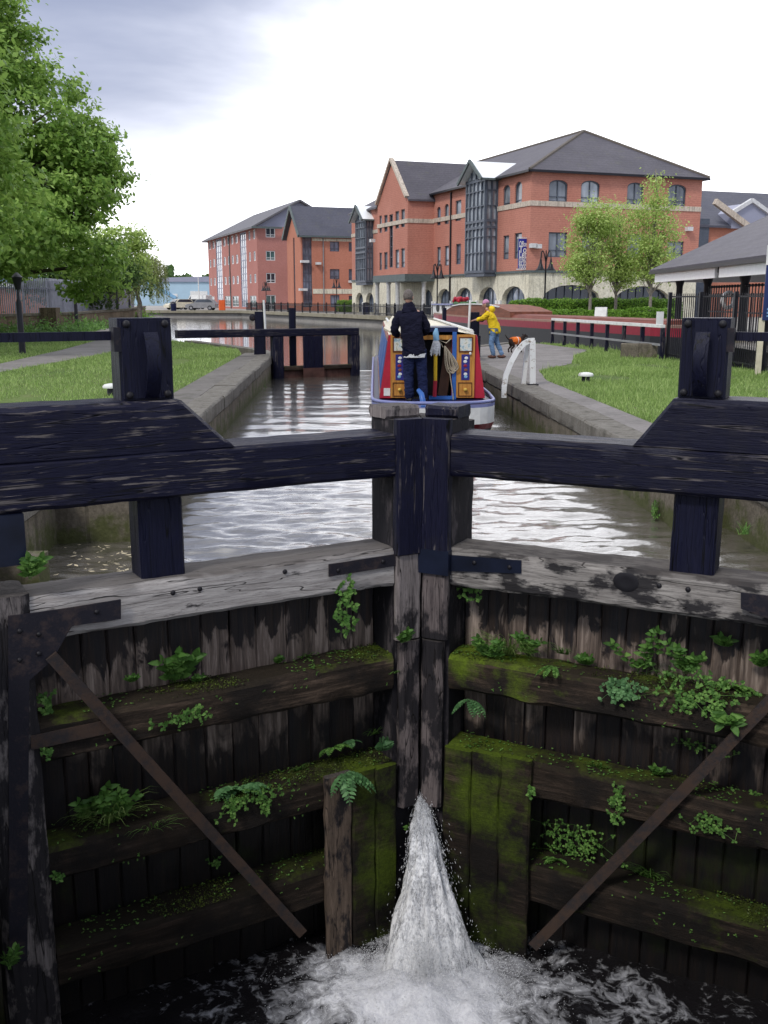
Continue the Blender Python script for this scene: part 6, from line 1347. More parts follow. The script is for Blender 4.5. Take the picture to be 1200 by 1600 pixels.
# willow: curtains of hanging shoots
tp = at_D(216, 468, 76); wr = thing('willow_tree', 'pale green weeping willow with hanging shoots by the bend', 'tree', (tp.x, tp.y, 0)); P = []; N_ = []; tb = MB()
tb.tube([(0,0,0), (.1,0,1.4), (-.2,.1,2.6), (.2,0,4.0)], [.22,.17,.12,.05], 8)
for i in range(520):
    a = rng.uniform(0, 6.28); rr = rng.uniform(.2, 1)**.6*2.25; hx = math.cos(a)*rr; hy = math.sin(a)*rr*.8; zt = 5.2-.22*rr*rr*(1+.3*rng.random())+.5*mnoise.noise(Vector((hx, hy, 3))); L_ = rng.uniform(1.2, 3.4)*(.6+.3*rr/2.2)
    zb = max(.25, zt-L_); k = int((zt-zb)/.075)
    for q in range(k): P.append((hx*(1+.05*q/k)+rng.normal(0, .035), hy+rng.normal(0, .035), zt-(zt-zb)*q/k)); N_.append((math.cos(a), math.sin(a), .1))
    if i % 5 == 0: tb.tube([(0,0,2.4), (hx*.5, hy*.5, zt*.95), (hx, hy, zt)], [.06,.035,.01], 5)
V, F = leaves_np(np.array(P), np.array(N_), .085, .4, 1.2); npmesh('crown', V, F, M['willow'], wr); tb.build('trunk', M['barkpale'], wr, smooth=60)
# three young birches in front of the office block
for (px, D, lab, el, n_, tall) in ((922, 57, 'young birch with pale green crown, first of three before the offices', [((-.1,0,4.4),(1.55,1.3,1.9)), ((.2,0,5.8),(1.1,.9,1.2)), ((-.5,0,3.2),(1.0,.8,.9))], 430, 5.8),
                             (962, 58.5, 'middle young birch with the thinnest crown before the offices', [((0,0,4.6),(1.2,1.2,2.4)), ((.4,0,3.2),(1.0,.9,1.2))], 330, 6.2),
                             (1016, 57, 'tallest young birch with straight pale trunk and open crown near the pavilion', [((0,0,5.0),(1.35,1.2,2.5)), ((.1,0,7.3),(.55,.5,1.2)), ((.3,0,3.4),(1.5,1.2,1.1))], 430, 8.4)):
    p = at_D(px, 468, D); tree('birch_tree', lab, (p.x, p.y, GZ), el, n_, 24, .28, .072, 'leafy', 2.2, .09, 'young birches before the offices', gap=.18, bark='barkpale', limbs=45, fscale=.9, shell=.25, tall=tall)
# clipped hedges
def hedge(label, c, hx, hy, h, rz, n, group='clipped hedges on the quay'):
    o = thing('hedge', label, 'hedge', c, rz, group); k = MB(); k.timber(-hx+.12, hx-.12, -hy+.12, hy-.12, 0, h-.1, 'x', .4, .08, .2); k.build('twigs', M['leafdark'], o)
    u = rng.uniform(-1, 1, (n, 3)); ax = rng.choice(4, n, p=[.42, .40, .09, .09]); P = np.empty((n, 3)); Nn = np.zeros((n, 3))
    P[:, 0] = u[:, 0]*hx; P[:, 1] = u[:, 1]*hy; P[:, 2] = (u[:, 2]*.5+.5)*h
    P[ax == 0, 1] = -hy; Nn[ax == 0, 1] = -1; P[ax == 1, 2] = h; Nn[ax == 1, 2] = 1; P[ax == 2, 0] = -hx; Nn[ax == 2, 0] = -1; P[ax == 3, 0] = hx; Nn[ax == 3, 0] = 1
    # round the shoulders, roughen
    q = np.maximum(0, np.abs(P[:, 0])/hx-.8)**2*hx*.9; P[:, 2] -= (P[:, 2]/h)*q*.6; q2 = np.maximum(0, np.abs(P[:, 1])/hy-.4)**2*.35; P[:, 2] -= (P[:, 2]/h)**2*q2
    off = np.array([mnoise.noise(Vector(p*1.1))*.13+mnoise.noise(Vector(p*3))*.06 for p in P])[:, None]; P = P + Nn*off + rng.normal(0, .035, (n, 3))
    V, F = leaves_np(P, Nn, .055, .6, 0); npmesh('foliage', V, F, M['hedge'], o); return o
p = at_D(932, 468, 60); hedge('long tall clipped hedge at the back below the stone arcade', (p.x, p.y, GZ), 5.2, .7, 1.42, rad(10), 15000)
p = at_D(917, 468, 54); hedge('low rounded hedge in front, on the lamp side', (p.x, p.y, GZ), 2.25, .6, .82, rad(8), 7000)
p = at_D(958, 468, 52.6); hedge('low rounded hedge in front, middle one with two rounded ends', (p.x, p.y, GZ), 1.55, .6, .80, rad(8), 5000)
p = at_D(1022, 468, 53); hedge('low hedge end beside the pavilion fence', (p.x, p.y, GZ), 1.35, .6, .92, rad(8), 4500)
p = at_D(548, 468, 112); hedge('small round shrub against the arcade near the railing', (p.x-.5, p.y+2, GZ), 1.0, .8, 1.3, 0, 1800, None)
# ------------------------------------------------------------------ quay furniture
def lamp(px, ytop, D, label, group='bell lantern lamps along the quay'):
    p = at_D(px, 468, D); H = 1.65 + D*math.tan(math.atan((800-ytop)/FPX)-PITCH) - GZ
    r = thing('street_lamp', label, 'street lamp', (p.x, p.y, GZ), random.uniform(0, .5), group)
    m = MB(); m.lathe([(.14, 0), (.14, .9), (.08, 1.0), (.055, 1.2), (.05, H-.5), (.03, H)], n=10); m.build('pole', M['black'], r, smooth=50)
    for a in range(4):
        c, s_ = math.cos(a*math.pi/2+.4), math.sin(a*math.pi/2+.4)
        m = MB(); m.tube([(0, 0, H-.75), (c*.15, s_*.15, H-.2), (c*.27, s_*.27, H-.02), (c*.38, s_*.38, H-.1), (c*.42, s_*.42, H-.5)], .028, 6); ar = m.build('arm', M['black'], r, smooth=60)
        m = MB(); m.lathe([(.04, H-.5), (.08, H-.75), (.17, H-1.0), (.27, H-1.12), (.25, H-1.14)], (c*.42, s_*.42, 0), 12); m.build('bell_shade', M['black'], ar, smooth=60)
    return r
lamp(851, 391, 60, 'four armed bell lantern lamp standing before the letting banner'); lamp(683, 412, 80, 'four armed bell lantern lamp before the recessed brick wall')
lamp(588, 425, 100, 'four armed bell lantern lamp by the porch columns'); lamp(526, 434, 116, 'four armed bell lantern lamp before the orange brick block'); lamp(416, 440, 128, 'four armed bell lantern lamp at the corner of the far block')
# quayside railing with pickets
def railing_run(pts, label):
    o = thing('quay_railing', label, 'railing', (0, 0, 0)); 
    for a, b in zip(pts, pts[1:]):
        a = Vector(a); b = Vector(b); n = max(1, round((b-a).length/2.6)); 
        for i in range(n):
            p, q = a.lerp(b, i/n), a.lerp(b, (i+1)/n); m = MB()
            for k in range(1, 8): x = p.lerp(q, k/8); m.box(x.x-.03, x.x+.03, x.y-.03, x.y+.03, GZ+.05, GZ+1.02)
            m.bar(p+Vector((0,0,GZ+.82)), q+Vector((0,0,GZ+.82)), .05, .06); m.bar(p+Vector((0,0,GZ+.2)), q+Vector((0,0,GZ+.2)), .05, .06); m.build('picket_panel', M['black'], o)
            m = MB(); m.box(p.x-.06, p.x+.06, p.y-.06, p.y+.06, GZ, GZ+1.12); m.build('post', M['black'], o)
qe = [(8.9, 62.5), (3.4, 88.2), (-12.8, 132.0)]
railing_run([(7.0, 72, 0), (3.4, 88.2, 0), (-12.8, 131.8, 0)], 'long black picket railing along the quay edge below the brick offices')
mb = MB(); 
for (xa, ya), (xb, yb) in zip([(13.05,34),(8.65,60),(2.75,88),(-13.35,130.9),(-24,132.9)], [(8.65,60),(2.75,88),(-13.35,130.9),(-24,132.9),(-72,151.9)]): mb.bar((xa, ya, .10), (xb, yb, .10), .5, .34)
kind(mb.build('quay_kerb', M['pale_edge']), 'structure')
p = at_D(347, 478, 131); ob = thing('orange_barrier', 'bright orange upright barrier at the end of the quay railing', 'barrier', (p.x, p.y, GZ)); m = MB(); m.timber(-.42, .42, -.12, .12, .0, 1.35, 'z', .2, .01, .1); m.build('board', M['orange'], ob, smooth=40); m = MB(); m.box(-.4, .4, -.25, .25, -.02, .06); m.build('foot', M['black'], ob)
for px, D, lab in ((572, 98, 'black litter bin on the quay below the arcade'), (270.5, 128, 'dark litter bin on the far quay beside the willow')):
    p = at_D(px, 468, D); b_ = thing('litter_bin', lab, 'bin', (p.x, p.y, GZ)); m = MB(); m.lathe([(.34, 0), (.36, .05), (.38, .85), (.40, .86), (.36, .95)], n=14); m.build('drum', M['navy'], b_, smooth=50); m = MB(); m.lathe([(.40, .96), (.3, 1.1), (.05, 1.16)], n=14); m.build('lid', M['black'], b_, smooth=50)
p = at_D(940, 468, 50); af = thing('folding_sign', 'small white folding sign with red stripe in front of the hedges', 'sign', (p.x, p.y, GZ), rad(-25))
for sg in (-1, 1):
    m = MB(); m.bar((0, sg*.28, 0), (0, sg*.03, 1.05), .58, .04, up=(0, 1, 0)); bd_ = m.build('board', M['white'], af)
m = MB(); m.bar((0, -.235, .36), (0, -.19, .56), .5, .02, up=(0, 1, 0)); m.build('red_stripe', M['red'], bd_)
p = at_D(1031, 500, 29.5); m = MB(); m.box(-.1, .1, -.03, .03, 1.0-.1, 1.3); o = m.build('notice_plate', M['white']); m2 = MB(); o.location = (p.x, p.y, 0); tag(o, 'small white notice plate fixed at the end of the post fence', 'notice')
# cars parked far beyond the water
def car(px, D, rz, body, label, van=False, L_=4.1):
    p = at_D(px, 468, D); r = thing('parked_van' if van else 'parked_car', label, 'van' if van else 'car', (p.x, p.y, GZ), rz, 'vehicles parked beyond the water'); W_ = .86; l = L_/2
    if van: low = [(-l,.3),(-l,1.0),(-l+.05,1.05),(l-.9,1.05),(l-.1,.9),(l,.75),(l,.3)]; top = [(-l+.05,1.05),(-l+.1,2.0),(-l+.2,2.08),(l-1.75,2.08),(l-1.55,2.02),(l-.95,1.05)]
    else: low = [(-l,.32),(-l,.82),(-l+.1,.92),(l-1.15,.95),(l-.25,.80),(l,.66),(l,.30)]; top = [(-l+.1,.92),(-l+.55,1.38),(-l+.9,1.46),(.25,1.46),(.55,1.40),(l-1.15,.95)]
    m = MB(); m.prism(low, lambda x, z, h: (x, h, z), -W_, W_); m.prism(top, lambda x, z, h: (x, h*(1-.14*(z-.9)), z), -W_*.96, W_*.96); bo = m.build('body', M[body], r)
    cx = sum(q[0] for q in top)/len(top); cz = sum(q[1] for q in top)/len(top); win = [(cx+(x-cx)*.86, cz+(z-cz)*.72+.02) for x, z in top]
    for sg in (-1, 1):
        if van: w2 = [(l-1.7,1.15),(l-1.72,1.85),(l-1.6,1.85),(l-1.15,1.15)]
        else: w2 = win
        m = MB(); m.prism(w2, lambda x, z, h: (x, sg*h*(1-.14*(z-.9)), z), W_*.90, W_*.975); m.build('side_window', M['glassdark'], r)
        for x in (-l+.75, l-.8): m = MB(); pts = [(.31*math.cos(a), .31*math.sin(a)) for a in np.linspace(0, 2*math.pi, 17)[:-1]]; m.prism(pts, lambda a, b, h: (x+a, sg*h, .31+b), W_-.16, W_+.02); wh = m.build('wheel', M['black'], r); m = MB(); m.prism([(a*.6, b*.6) for a, b in pts], lambda a, b, h: (x+a, sg*h, .31+b), W_+.021, W_+.03); m.build('rim', M['grey'], wh)
        m = MB(); m.ball((l-.06, sg*.6, .68), .08, .16, .08, 8, 5); m.build('headlight', M['white'], r); m = MB(); m.ball((-l+.02, sg*.68, .78), .05, .10, .10, 8, 5); m.build('tail_light', M['red'], r)
    m = MB(); m.prism([(l-1.05,1.0),(l-1.0,1.0),(.58 if not van else l-1.45,1.40 if not van else 1.9),(.52 if not van else l-1.5,1.40 if not van else 1.9)], lambda x, z, h: (x+.06, h, z), -W_*.8, W_*.8); m.build('windscreen', M['glassdark'], r)
    return r
car(315, 136, rad(172), 'grey', 'silver hatchback parked nearest the far brick block'); car(308, 152, rad(150), 'white', 'white van parked behind the silver hatchback', True, 4.6); car(293, 146, rad(205), 'grey', 'silver saloon parked beside the white van'); car(280, 143, rad(215), 'cream', 'pale car parked nearest the willow')
# blue warehouse, pole and distant trees
p = at_D(292, 468, 235); wh = thing('warehouse', 'pale blue metal clad warehouse beyond the parked cars', 'warehouse', (p.x, p.y, 0), rad(4)); m = MB(); m.box(-13, 22, 0, 30, 0, 5.6); m.build('wall', flat('pale_blue_cladding', (.40,.55,.66), .5, .05, .2), wh); m = MB(); m.prism([(-13.4,5.602),(22.4,5.602),(22.4,6.3),(4.5,6.8),(-13.4,6.3)], lambda x, z, h: (x, h, z), -.4, 30); m.build('roof', M['clad'], wh)
for x, z, w_, h_ in ((-3.2,2.2,1.6,.7),(2.8,2.6,2.8,.9)): m = MB(); m.box(x-w_/2*1.4, x+w_/2*1.4, -.12, -.004, z, z+h_); m.build('sign_panel', M['white'], wh)
m = MB(); m.bar((-9.5, -.2, 6.0), (-2.5, -.2, 2.0), .2, .7); m.build('stair', M['paleblue'], wh)
p = at_D(311, 468, 150); m = MB(); m.lathe([(.10, 0), (.06, 5.2)], n=8); o = m.build('white_pole', M['white']); o.location = (p.x, p.y, GZ); tag(o, 'tall white pole standing among the parked vehicles', 'pole')
P = []
for i in range(2600):
    px = rng.uniform(150, 345); D = rng.uniform(300, 330); p = at_D(px, 468, D); hh = 8.3 + 2.2*mnoise.noise(Vector((px*.05, 0, 0))) + (3.5 if 262 < px < 272 else 0); P.append((p.x, p.y, hh*rng.random()**.4))
V, F = leaves_np(np.array(P), np.tile(np.array([[0, -1, .6]]), (len(P), 1)), .9, .7, 0); o = npmesh('distant_trees', V, F, M['leafdark']); kind(o, 'stuff')
# ------------------------------------------------------------------ left bank: wall, palisade, lamps, shed
wl = [(-20, 36), (-16.4, 46.4), (-14.9, 53.9), (-15.7, 72), (-20.6, 104)]
sw = thing('boundary_wall', 'low brown stone wall along the towpath below the palisade', 'wall', (0, 0, 0)); M['wallstone'] = stone('brown_wall_stone', (.16,.12,.08), (.26,.20,.13), .0, 1.3, (lambda t: t.map(t.obj, rot=(math.pi/2, 0, math.pi/2)), .5, .2))
m = MB(); c = MB()
for (xa, ya), (xb, yb) in zip(wl, wl[1:]):
    d_ = Vector((xb-xa, yb-ya, 0)).normalized(); sd = Vector((d_.y, -d_.x, 0))
    m.bar((xa, ya, .42), (xb, yb, .42), .4, .9); c.bar(Vector((xa, ya, .93)), Vector((xb, yb, .93)), .52, .12)
m.build('masonry', M['wallstone'], sw); c.build('coping', M['lockstone'], sw)
m = MB(); m.box(-15.4, -14.6, 50.4, 51.2, 0, 1.25); m.build('pier', M['wallstone'], sw)
pl = thing('palisade_fence', 'tall pale grey palisade fence behind the stone wall', 'fence', (0, 0, 0)); M['galv'] = flat('galvanised_steel', (.20,.21,.26), .5, .12, 3, metal=.0)
for (xa, ya), (xb, yb) in zip(wl, wl[1:]):
    a = Vector((xa-1.0, ya+.3, 0)); b = Vector((xb-1.0, yb+.3, 0)); n = int((b-a).length/.19); m = MB()
    for i in range(n):
        p = a.lerp(b, i/n); m.prism([(-.03, .2), (.03, .2), (.03, 2.25), (0, 2.38), (-.03, 2.25)], lambda x, z, h: (p.x+h*.02, p.y+x*1.6, z+.35), -1, 1)
    m.build('pales', M['galv'], pl); m = MB()
    for z in (.9, 2.2): m.bar(a+Vector((-.05,0,z)), b+Vector((-.05,0,z)), .05, .06)
    m.build('rails', M['galv'], pl); k = max(1, round((b-a).length/2.75))
    for i in range(k): p = a.lerp(b, i/k); m = MB(); m.box(p.x-.15, p.x-.05, p.y-.05, p.y+.05, 0, 2.6); m.build('post', M['galv'], pl)
for px, D, H, lab in ((29, 31.2, 1.85, 'black lamp column standing in the grass nearest the left edge'), (117.5, 53, 2.9, 'black lamp column at the end of the stone pier'), (183, 68, 3.0, 'black lamp column where the towpath bends away'), (202, 92, 3.0, 'small far black lamp column in front of the willow')):
    p = at_D(px, 468, D); r = thing('lamp_column', lab, 'lamp post', (p.x, p.y, 0), 0, 'lamp columns by the towpath'); m = MB(); m.lathe([(.12, 0), (.105, .1), (.095, 1.55), (.045, 1.68), (.04, H), (.03, H+.1)], n=10); m.build('pole', M['black'], r, smooth=50)
    m = MB(); m.lathe([(.03, H+.08), (.08, H+.1), (.15, H+.42), (.18, H+.46), (.04, H+.6)], n=10); m.build('lantern', M['black'], r, smooth=50)
p = at_D(22, 468, 80); sd = thing('brick_shed', 'low brick shed with blue and white fascia beyond the palisade', 'shed', (p.x, p.y, 0), rad(15)); m = MB(); m.box(-9, 3, 0, 8, 0, 2.55); m.build('wall', M['brick2'], sd); m = MB(); m.box(-9.3, 3.3, -.3, 8.3, 2.555, 3.0); m.build('fascia', M['white'], sd); m = MB(); m.box(-9.35, 3.35, -.35, 8.35, 3.003, 3.5); m.build('roof', M['paleblue'], sd)
# scrub along the wall foot and the far bank
def scrub(name, label, pts, spread, n, size, mat):
    P = []
    for _ in range(n):
        i = rng.integers(len(pts)-1); t_ = rng.random(); c_ = np.array(pts[i])*(1-t_)+np.array(pts[i+1])*t_; P.append((c_[0]+rng.normal(0, spread), c_[1]+rng.normal(0, spread), abs(rng.normal(0, 1))*c_[2]))
    V, F = leaves_np(np.array(P), np.tile(np.array([[0.3, -.6, .6]]), (n, 1)), size, .3, -.6); o = npmesh(name, V, F, M[mat]); kind(o, 'stuff'); o['label'] = label
scrub('rough_undergrowth', 'rough weeds along the wall foot', [(-17.6, 42, .22), (-15.6, 46.6, .28), (-14.2, 52.5, .3), (-14.6, 60, .2)], .35, 5000, .09, 'weed')
scrub('bank_undergrowth', 'green growth on the far bank below the willow', [(-16.5, 78, .3), (-22, 100, .45), (-24, 112, .4)], .9, 4000, .14, 'hedge')
# ------------------------------------------------------------------ mown grass blades
def inpoly(x, y, poly):
    c = False; j = len(poly)-1
    for i in range(len(poly)):
        if (poly[i][1] > y) != (poly[j][1] > y) and x < (poly[j][0]-poly[i][0])*(y-poly[i][1])/(poly[j][1]-poly[i][1])+poly[i][0]: c = not c
        j = i
    return c
def turf(name, xr, yr, n, test, label):
    x = rng.uniform(*xr, n*3); y = yr[0]+(yr[1]-yr[0])*rng.random(n*3)**1.35; ok = np.array([test(a+.07*mnoise.noise(Vector((a*2, b*2, 9))), b+.12*mnoise.noise(Vector((a*1.5, b*1.5, 4)))) and mnoise.noise(Vector((a*.9, b*.45, 2))) > -.55+.25*r_ for a, b, r_ in zip(x, y, rng.random(len(x)))]); x, y = x[ok][:n], y[ok][:n]; k = len(x)
    g = np.array([mnoise.noise(Vector((a*.5, b*.5, 0))) for a, b in zip(x, y)]); h = rng.uniform(.035, .085, k)*(1+.5*g)*np.where(rng.random(k) < .035, 2.6, 1); a = rng.uniform(0, 6.28, k); w_ = rng.uniform(.004, .008, k)*(1+y*.03)
    l = rng.normal(0, .35, (k, 2))*h[:, None]; dx, dy = np.cos(a)*w_, np.sin(a)*w_
    V = np.stack([np.stack([x-dx, y-dy, np.zeros(k)], 1), np.stack([x+dx, y+dy, np.zeros(k)], 1), np.stack([x+l[:, 0], y+l[:, 1], h], 1)], 1).reshape(-1, 3)
    o = npmesh(name, V, np.arange(3*k).reshape(k, 3), M['grass']); kind(o, 'stuff'); o['label'] = label
turf('grass', (-16, -3.66), (8.5, 46), 85000, lambda a, b: inpoly(a, b, LEFT_BANK) and not inpoly(a, b, tow), 'mown grass beside the towpath')
turf('grass', (3.5, 9.4), (9.5, 38), 75000, lambda a, b: inpoly(a, b, RIGHT_LAWN) and not inpoly(a, b, [(3.14,5),(3.14,31.5),(3.5,34),(5.6,37.5),(6.9,38),(7.6,33),(6.3,29.5),(5.4,26),(4.0,23.2),(3.62,20.5),(3.55,5)]), 'mown grass on the lock side lawn')
# ------------------------------------------------------------------ weeds growing on the gates
class Lf:
    def __init__(s): s.mb = MB()
    def leaf(s, p, d, n, L_, W_):
        p = Vector(p); d = Vector(d).normalized(); n = Vector(n); sd = d.cross(n)
        sd = sd.normalized() if sd.length > 1e-5 else Vector((1,0,0)); n = sd.cross(d)
        s.mb.add([p, p+d*L_*.35+sd*W_*.5+n*W_*.12, p+d*L_*.75+sd*W_*.36+n*W_*.05, p+d*L_-n*L_*.10, p+d*L_*.75-sd*W_*.36+n*W_*.05, p+d*L_*.35-sd*W_*.5+n*W_*.12], [(0,1,2,3,4,5)])
R6 = random.Random(5)
def fern(h, n, down=False):
    f = Lf()
    for i in range(n):
        a = R6.uniform(-1.25, 1.25); L_ = h*R6.uniform(.65, 1.1); up = -.25 if down else R6.uniform(.3, .9); d = Vector((math.sin(a), .55*math.cos(a)+.15, up)).normalized(); p = Vector((R6.gauss(0, .012), 0, 0)); k = 9; prev = p.copy()
        for q in range(1, k+1):
            t_ = q/k; dd = (d + Vector((0, .1, -1.1*t_*t_))).normalized(); p = p + dd*L_/k; sd = dd.cross(Vector((0, -.4, 1))).normalized(); wl = L_*.26*math.sin(math.pi*(.12+.86*t_))**.8
            for sg in (-1, 1): f.leaf(p, sd*sg+dd*.55, (0, .5, .8), wl, wl*.5)
            f.mb.tube([prev, p], .0013, 3, cap=False); prev = p.copy()
    return f.mb
def leafy(h, n, sz, down=False):
    f = Lf()
    for i in range(n):
        a = R6.uniform(-1.2, 1.2); d = Vector((math.sin(a)*.7, .4, -.8 if down else 1.5)).normalized(); p = Vector((R6.gauss(0, h*.08), 0, 0)); k = 5; L_ = h*R6.uniform(.6, 1.05); prev = p.copy(); rot = R6.uniform(0, 3)
        for q in range(1, k+1):
            p = p + (d+Vector((R6.gauss(0,.15), .08, -.12*q if not down else 0))).normalized()*L_/k; rot += 1.6
            for sg in (0, math.pi): f.leaf(p, (math.cos(rot+sg), abs(math.sin(rot+sg))*.7+.1, .35-.1*q/k), (0, .85, .5), sz*R6.uniform(.7, 1.15), sz*.46)
            f.mb.tube([prev, p], .002, 4, cap=False); prev = p.copy()
        f.leaf(p, d+Vector((0, .3, .2)), (0, .6, .8), sz*.9, sz*.5)
    return f.mb
def tuft(h, n):
    f = MB()
    for i in range(n):
        a = R6.uniform(-1.5, 1.5); d = Vector((math.sin(a)*.8, .5*math.cos(a), R6.uniform(.5, 1.2))).normalized(); L_ = h*R6.uniform(.5, 1.1); p = Vector((R6.gauss(0, .025), 0, 0)); w_ = R6.uniform(.0035, .0065); k = 5; vs = []; sd = Vector((d.y, -d.x, 0)).normalized()
        for q in range(k+1):
            t_ = q/k; vs += [p+sd*w_*(1-t_), p-sd*w_*(1-t_)]; p = p + (d+Vector((0, .15, -1.5*t_*t_))).normalized()*L_/k
        f.add(vs, [(2*q, 2*q+1, 2*q+3, 2*q+2) for q in range(k)])
    return f
def spray(w_, h, n, sz):
    f = Lf(); pts = [Vector((0, .004, 0))]
    for i in range(n):
        t_ = R6.random(); p = Vector((R6.gauss(0, w_*.28), R6.uniform(.005, .05), -h*t_+R6.gauss(0, h*.12)))
        q0 = min(pts, key=lambda c: (c-p).length + abs(c.z)*.15); f.mb.tube([q0, q0.lerp(p, .5)+Vector((0, .006, .004)), p], .0012, 3, cap=False); pts.append(p)
        for q in range(3): a = R6.uniform(0, 6.28); f.leaf(p, (math.cos(a), .25, math.sin(a)), (0, 1, .35), sz*R6.uniform(.6, 1.3), sz*.75)
    return f.mb
def plant(sg, px, py, yo, mb, name, label, mat='weed', cat='plant', grp='weeds growing on the lock gates'):
    d, n = gaxes(sg); p = on_plane(px, py, OG+n*yo, n)
    if -.25 < yo < -.035:      # rooted on a shelf: stand it on the timber's top face
        for z0 in ((-.835, -1.655, -2.36) if sg < 0 else (-.84, -1.53, -2.33)):
            q = on_z(px, py, z0); yl = (q-OG).dot(n)
            if -.38 < yl < .10: p = OG + d*(q-OG).dot(d) + n*min(max(yl, -.25), -.03); p.z = z0+.004; break
    o = mb.build(name, M[mat], None, recalc=False); o.location = p; o.rotation_euler = (0, 0, math.atan2(n.y, n.x)-math.pi/2); tag(o, label, cat, grp); return o
PLK, SHF, FRT = -.27, -.14, .01
Lq = [
 (537,908,FRT-.03, lambda: spray(.17,.34,60,.032), 'creeping_weed', 'trailing weed hanging under the pale top rail beside the black strap', 'weed'),
 (268,1062,SHF, lambda: leafy(.28,7,.09), 'leafy_weed', 'bright leafy weed on the first shelf of the pale railed gate', 'weed'),
 (308,1066,SHF, lambda: leafy(.07,5,.04), 'leafy_weed', 'low seedling weed just right of the bright leafy weed', 'weed'),
 (285,1108,FRT, lambda: spray(.32,.09,46,.026), 'creeping_weed', 'wide creeping weed on the face of the first shelf rail, pale railed gate', 'weed'),
 (205,1066,SHF, lambda: leafy(.06,6,.035), 'leafy_weed', 'tiny seedlings behind the diagonal brace on the first shelf', 'weed'),
 (368,1236,SHF+.1, lambda: fern(.26,11), 'fern', 'fern on the second shelf midway along the pale railed gate', 'weedblue'),
 (362,1240,FRT, lambda: spray(.14,.16,34,.024), 'creeping_weed', 'small hanging weed directly below the midway fern', 'weed'),
 (408,1228,FRT, lambda: spray(.30,.10,46,.020), 'creeping_weed', 'sparse seedlings on the mossy rail between the two ferns', 'weed'),
 (520,1170,PLK+.05, lambda: fern(.15,8), 'fern', 'dark fern growing from the planks above the bright moss', 'weed'),
 (584,1148,PLK+.05, lambda: tuft(.15,26), 'grass_tuft', 'drooping grass tuft near the mitre post above the mossy boards', 'weed'),
 (596,1172,FRT, lambda: leafy(.10,4,.085), 'leafy_weed', 'broad leaved weed at the foot of the mitre post', 'weedblue'),
 (543,1205,FRT+.05, lambda: fern(.24,10,True), 'fern', 'large fern hanging over the mossy nailed boards', 'weedblue'),
 (132,1282,SHF, lambda: leafy(.36,5,.075), 'leafy_weed', 'upright nettle nearest the heel post on the second shelf', 'weed'),
 (188,1282,SHF, lambda: leafy(.32,7,.07), 'leafy_weed', 'bushy nettle beside the diagonal brace on the second shelf', 'weed'),
 (170,1288,SHF+.08, lambda: tuft(.42,60), 'grass_tuft', 'long drooping grass tuft between the two nettles', 'grass'),
 (70,1085,PLK+.1, lambda: spray(.08,.12,22,.028), 'creeping_weed', 'small weed in the corner by the heel post iron plate', 'weed'),
 (72,1168,FRT, lambda: spray(.05,.06,12,.024), 'creeping_weed', 'tiny weed under the short rusty strap', 'weed'),
 (630,1004,.05, lambda: leafy(.13,6,.05), 'leafy_weed', 'weed growing from the joint of the mitre post facing', 'weed'),
 (618,1052,.03, lambda: tuft(.05,22), 'grass_tuft', 'tiny spiky tuft on the side of the mitre post', 'weed'),
 (638,1298,.04, lambda: leafy(.09,5,.05), 'leafy_weed', 'small weed beside the top of the water jet', 'weed'),
 (412,1240,FRT, lambda: spray(.08,.14,20,.022), 'creeping_weed', 'thin trailing weed by the lower end of the brace', 'weed'),
 (333,1338,PLK, lambda: spray(.07,.06,14,.022), 'creeping_weed', 'small weed behind the brace in the dark third bay', 'weed'),
 (120,1438,SHF, lambda: spray(.24,.05,26,.022), 'creeping_weed', 'seedlings at the back of the lowest shelf, pale railed gate', 'weed'),
 (88,1362,FRT, lambda: spray(.05,.04,10,.024), 'creeping_weed', 'single small weed low on the heel post', 'weed'),
 (48,905,.0, lambda: leafy(.16,4,.07), 'leafy_weed', 'weed arching over the end of the top rail by the heel post', 'weed'),

 (470,1022,SHF, lambda: tuft(.10,24), 'grass_tuft', 'short grass tuft on the first shelf under the trailing weed', 'weed'),
 (425,1030,SHF, lambda: leafy(.07,5,.035), 'leafy_weed', 'small weed among litter in the middle of the first shelf', 'weed'),
 (240,1300,SHF+.1, lambda: tuft(.26,30), 'grass_tuft', 'thin grass tuft just left of the brace, second shelf', 'weed'),
 (465,1205,SHF+.05, lambda: tuft(.10,22), 'grass_tuft', 'short grass on the bright mossy shelf beside the nailed boards', 'weed'),
 (545,1160,PLK+.03, lambda: fern(.13,7), 'fern', 'little fern between the dark fern and the drooping tuft', 'weedblue'),
]
for px, py, yo, fn, nm, lab, mt in Lq: plant(-1, px, py, yo, fn(), nm, lab, mt)
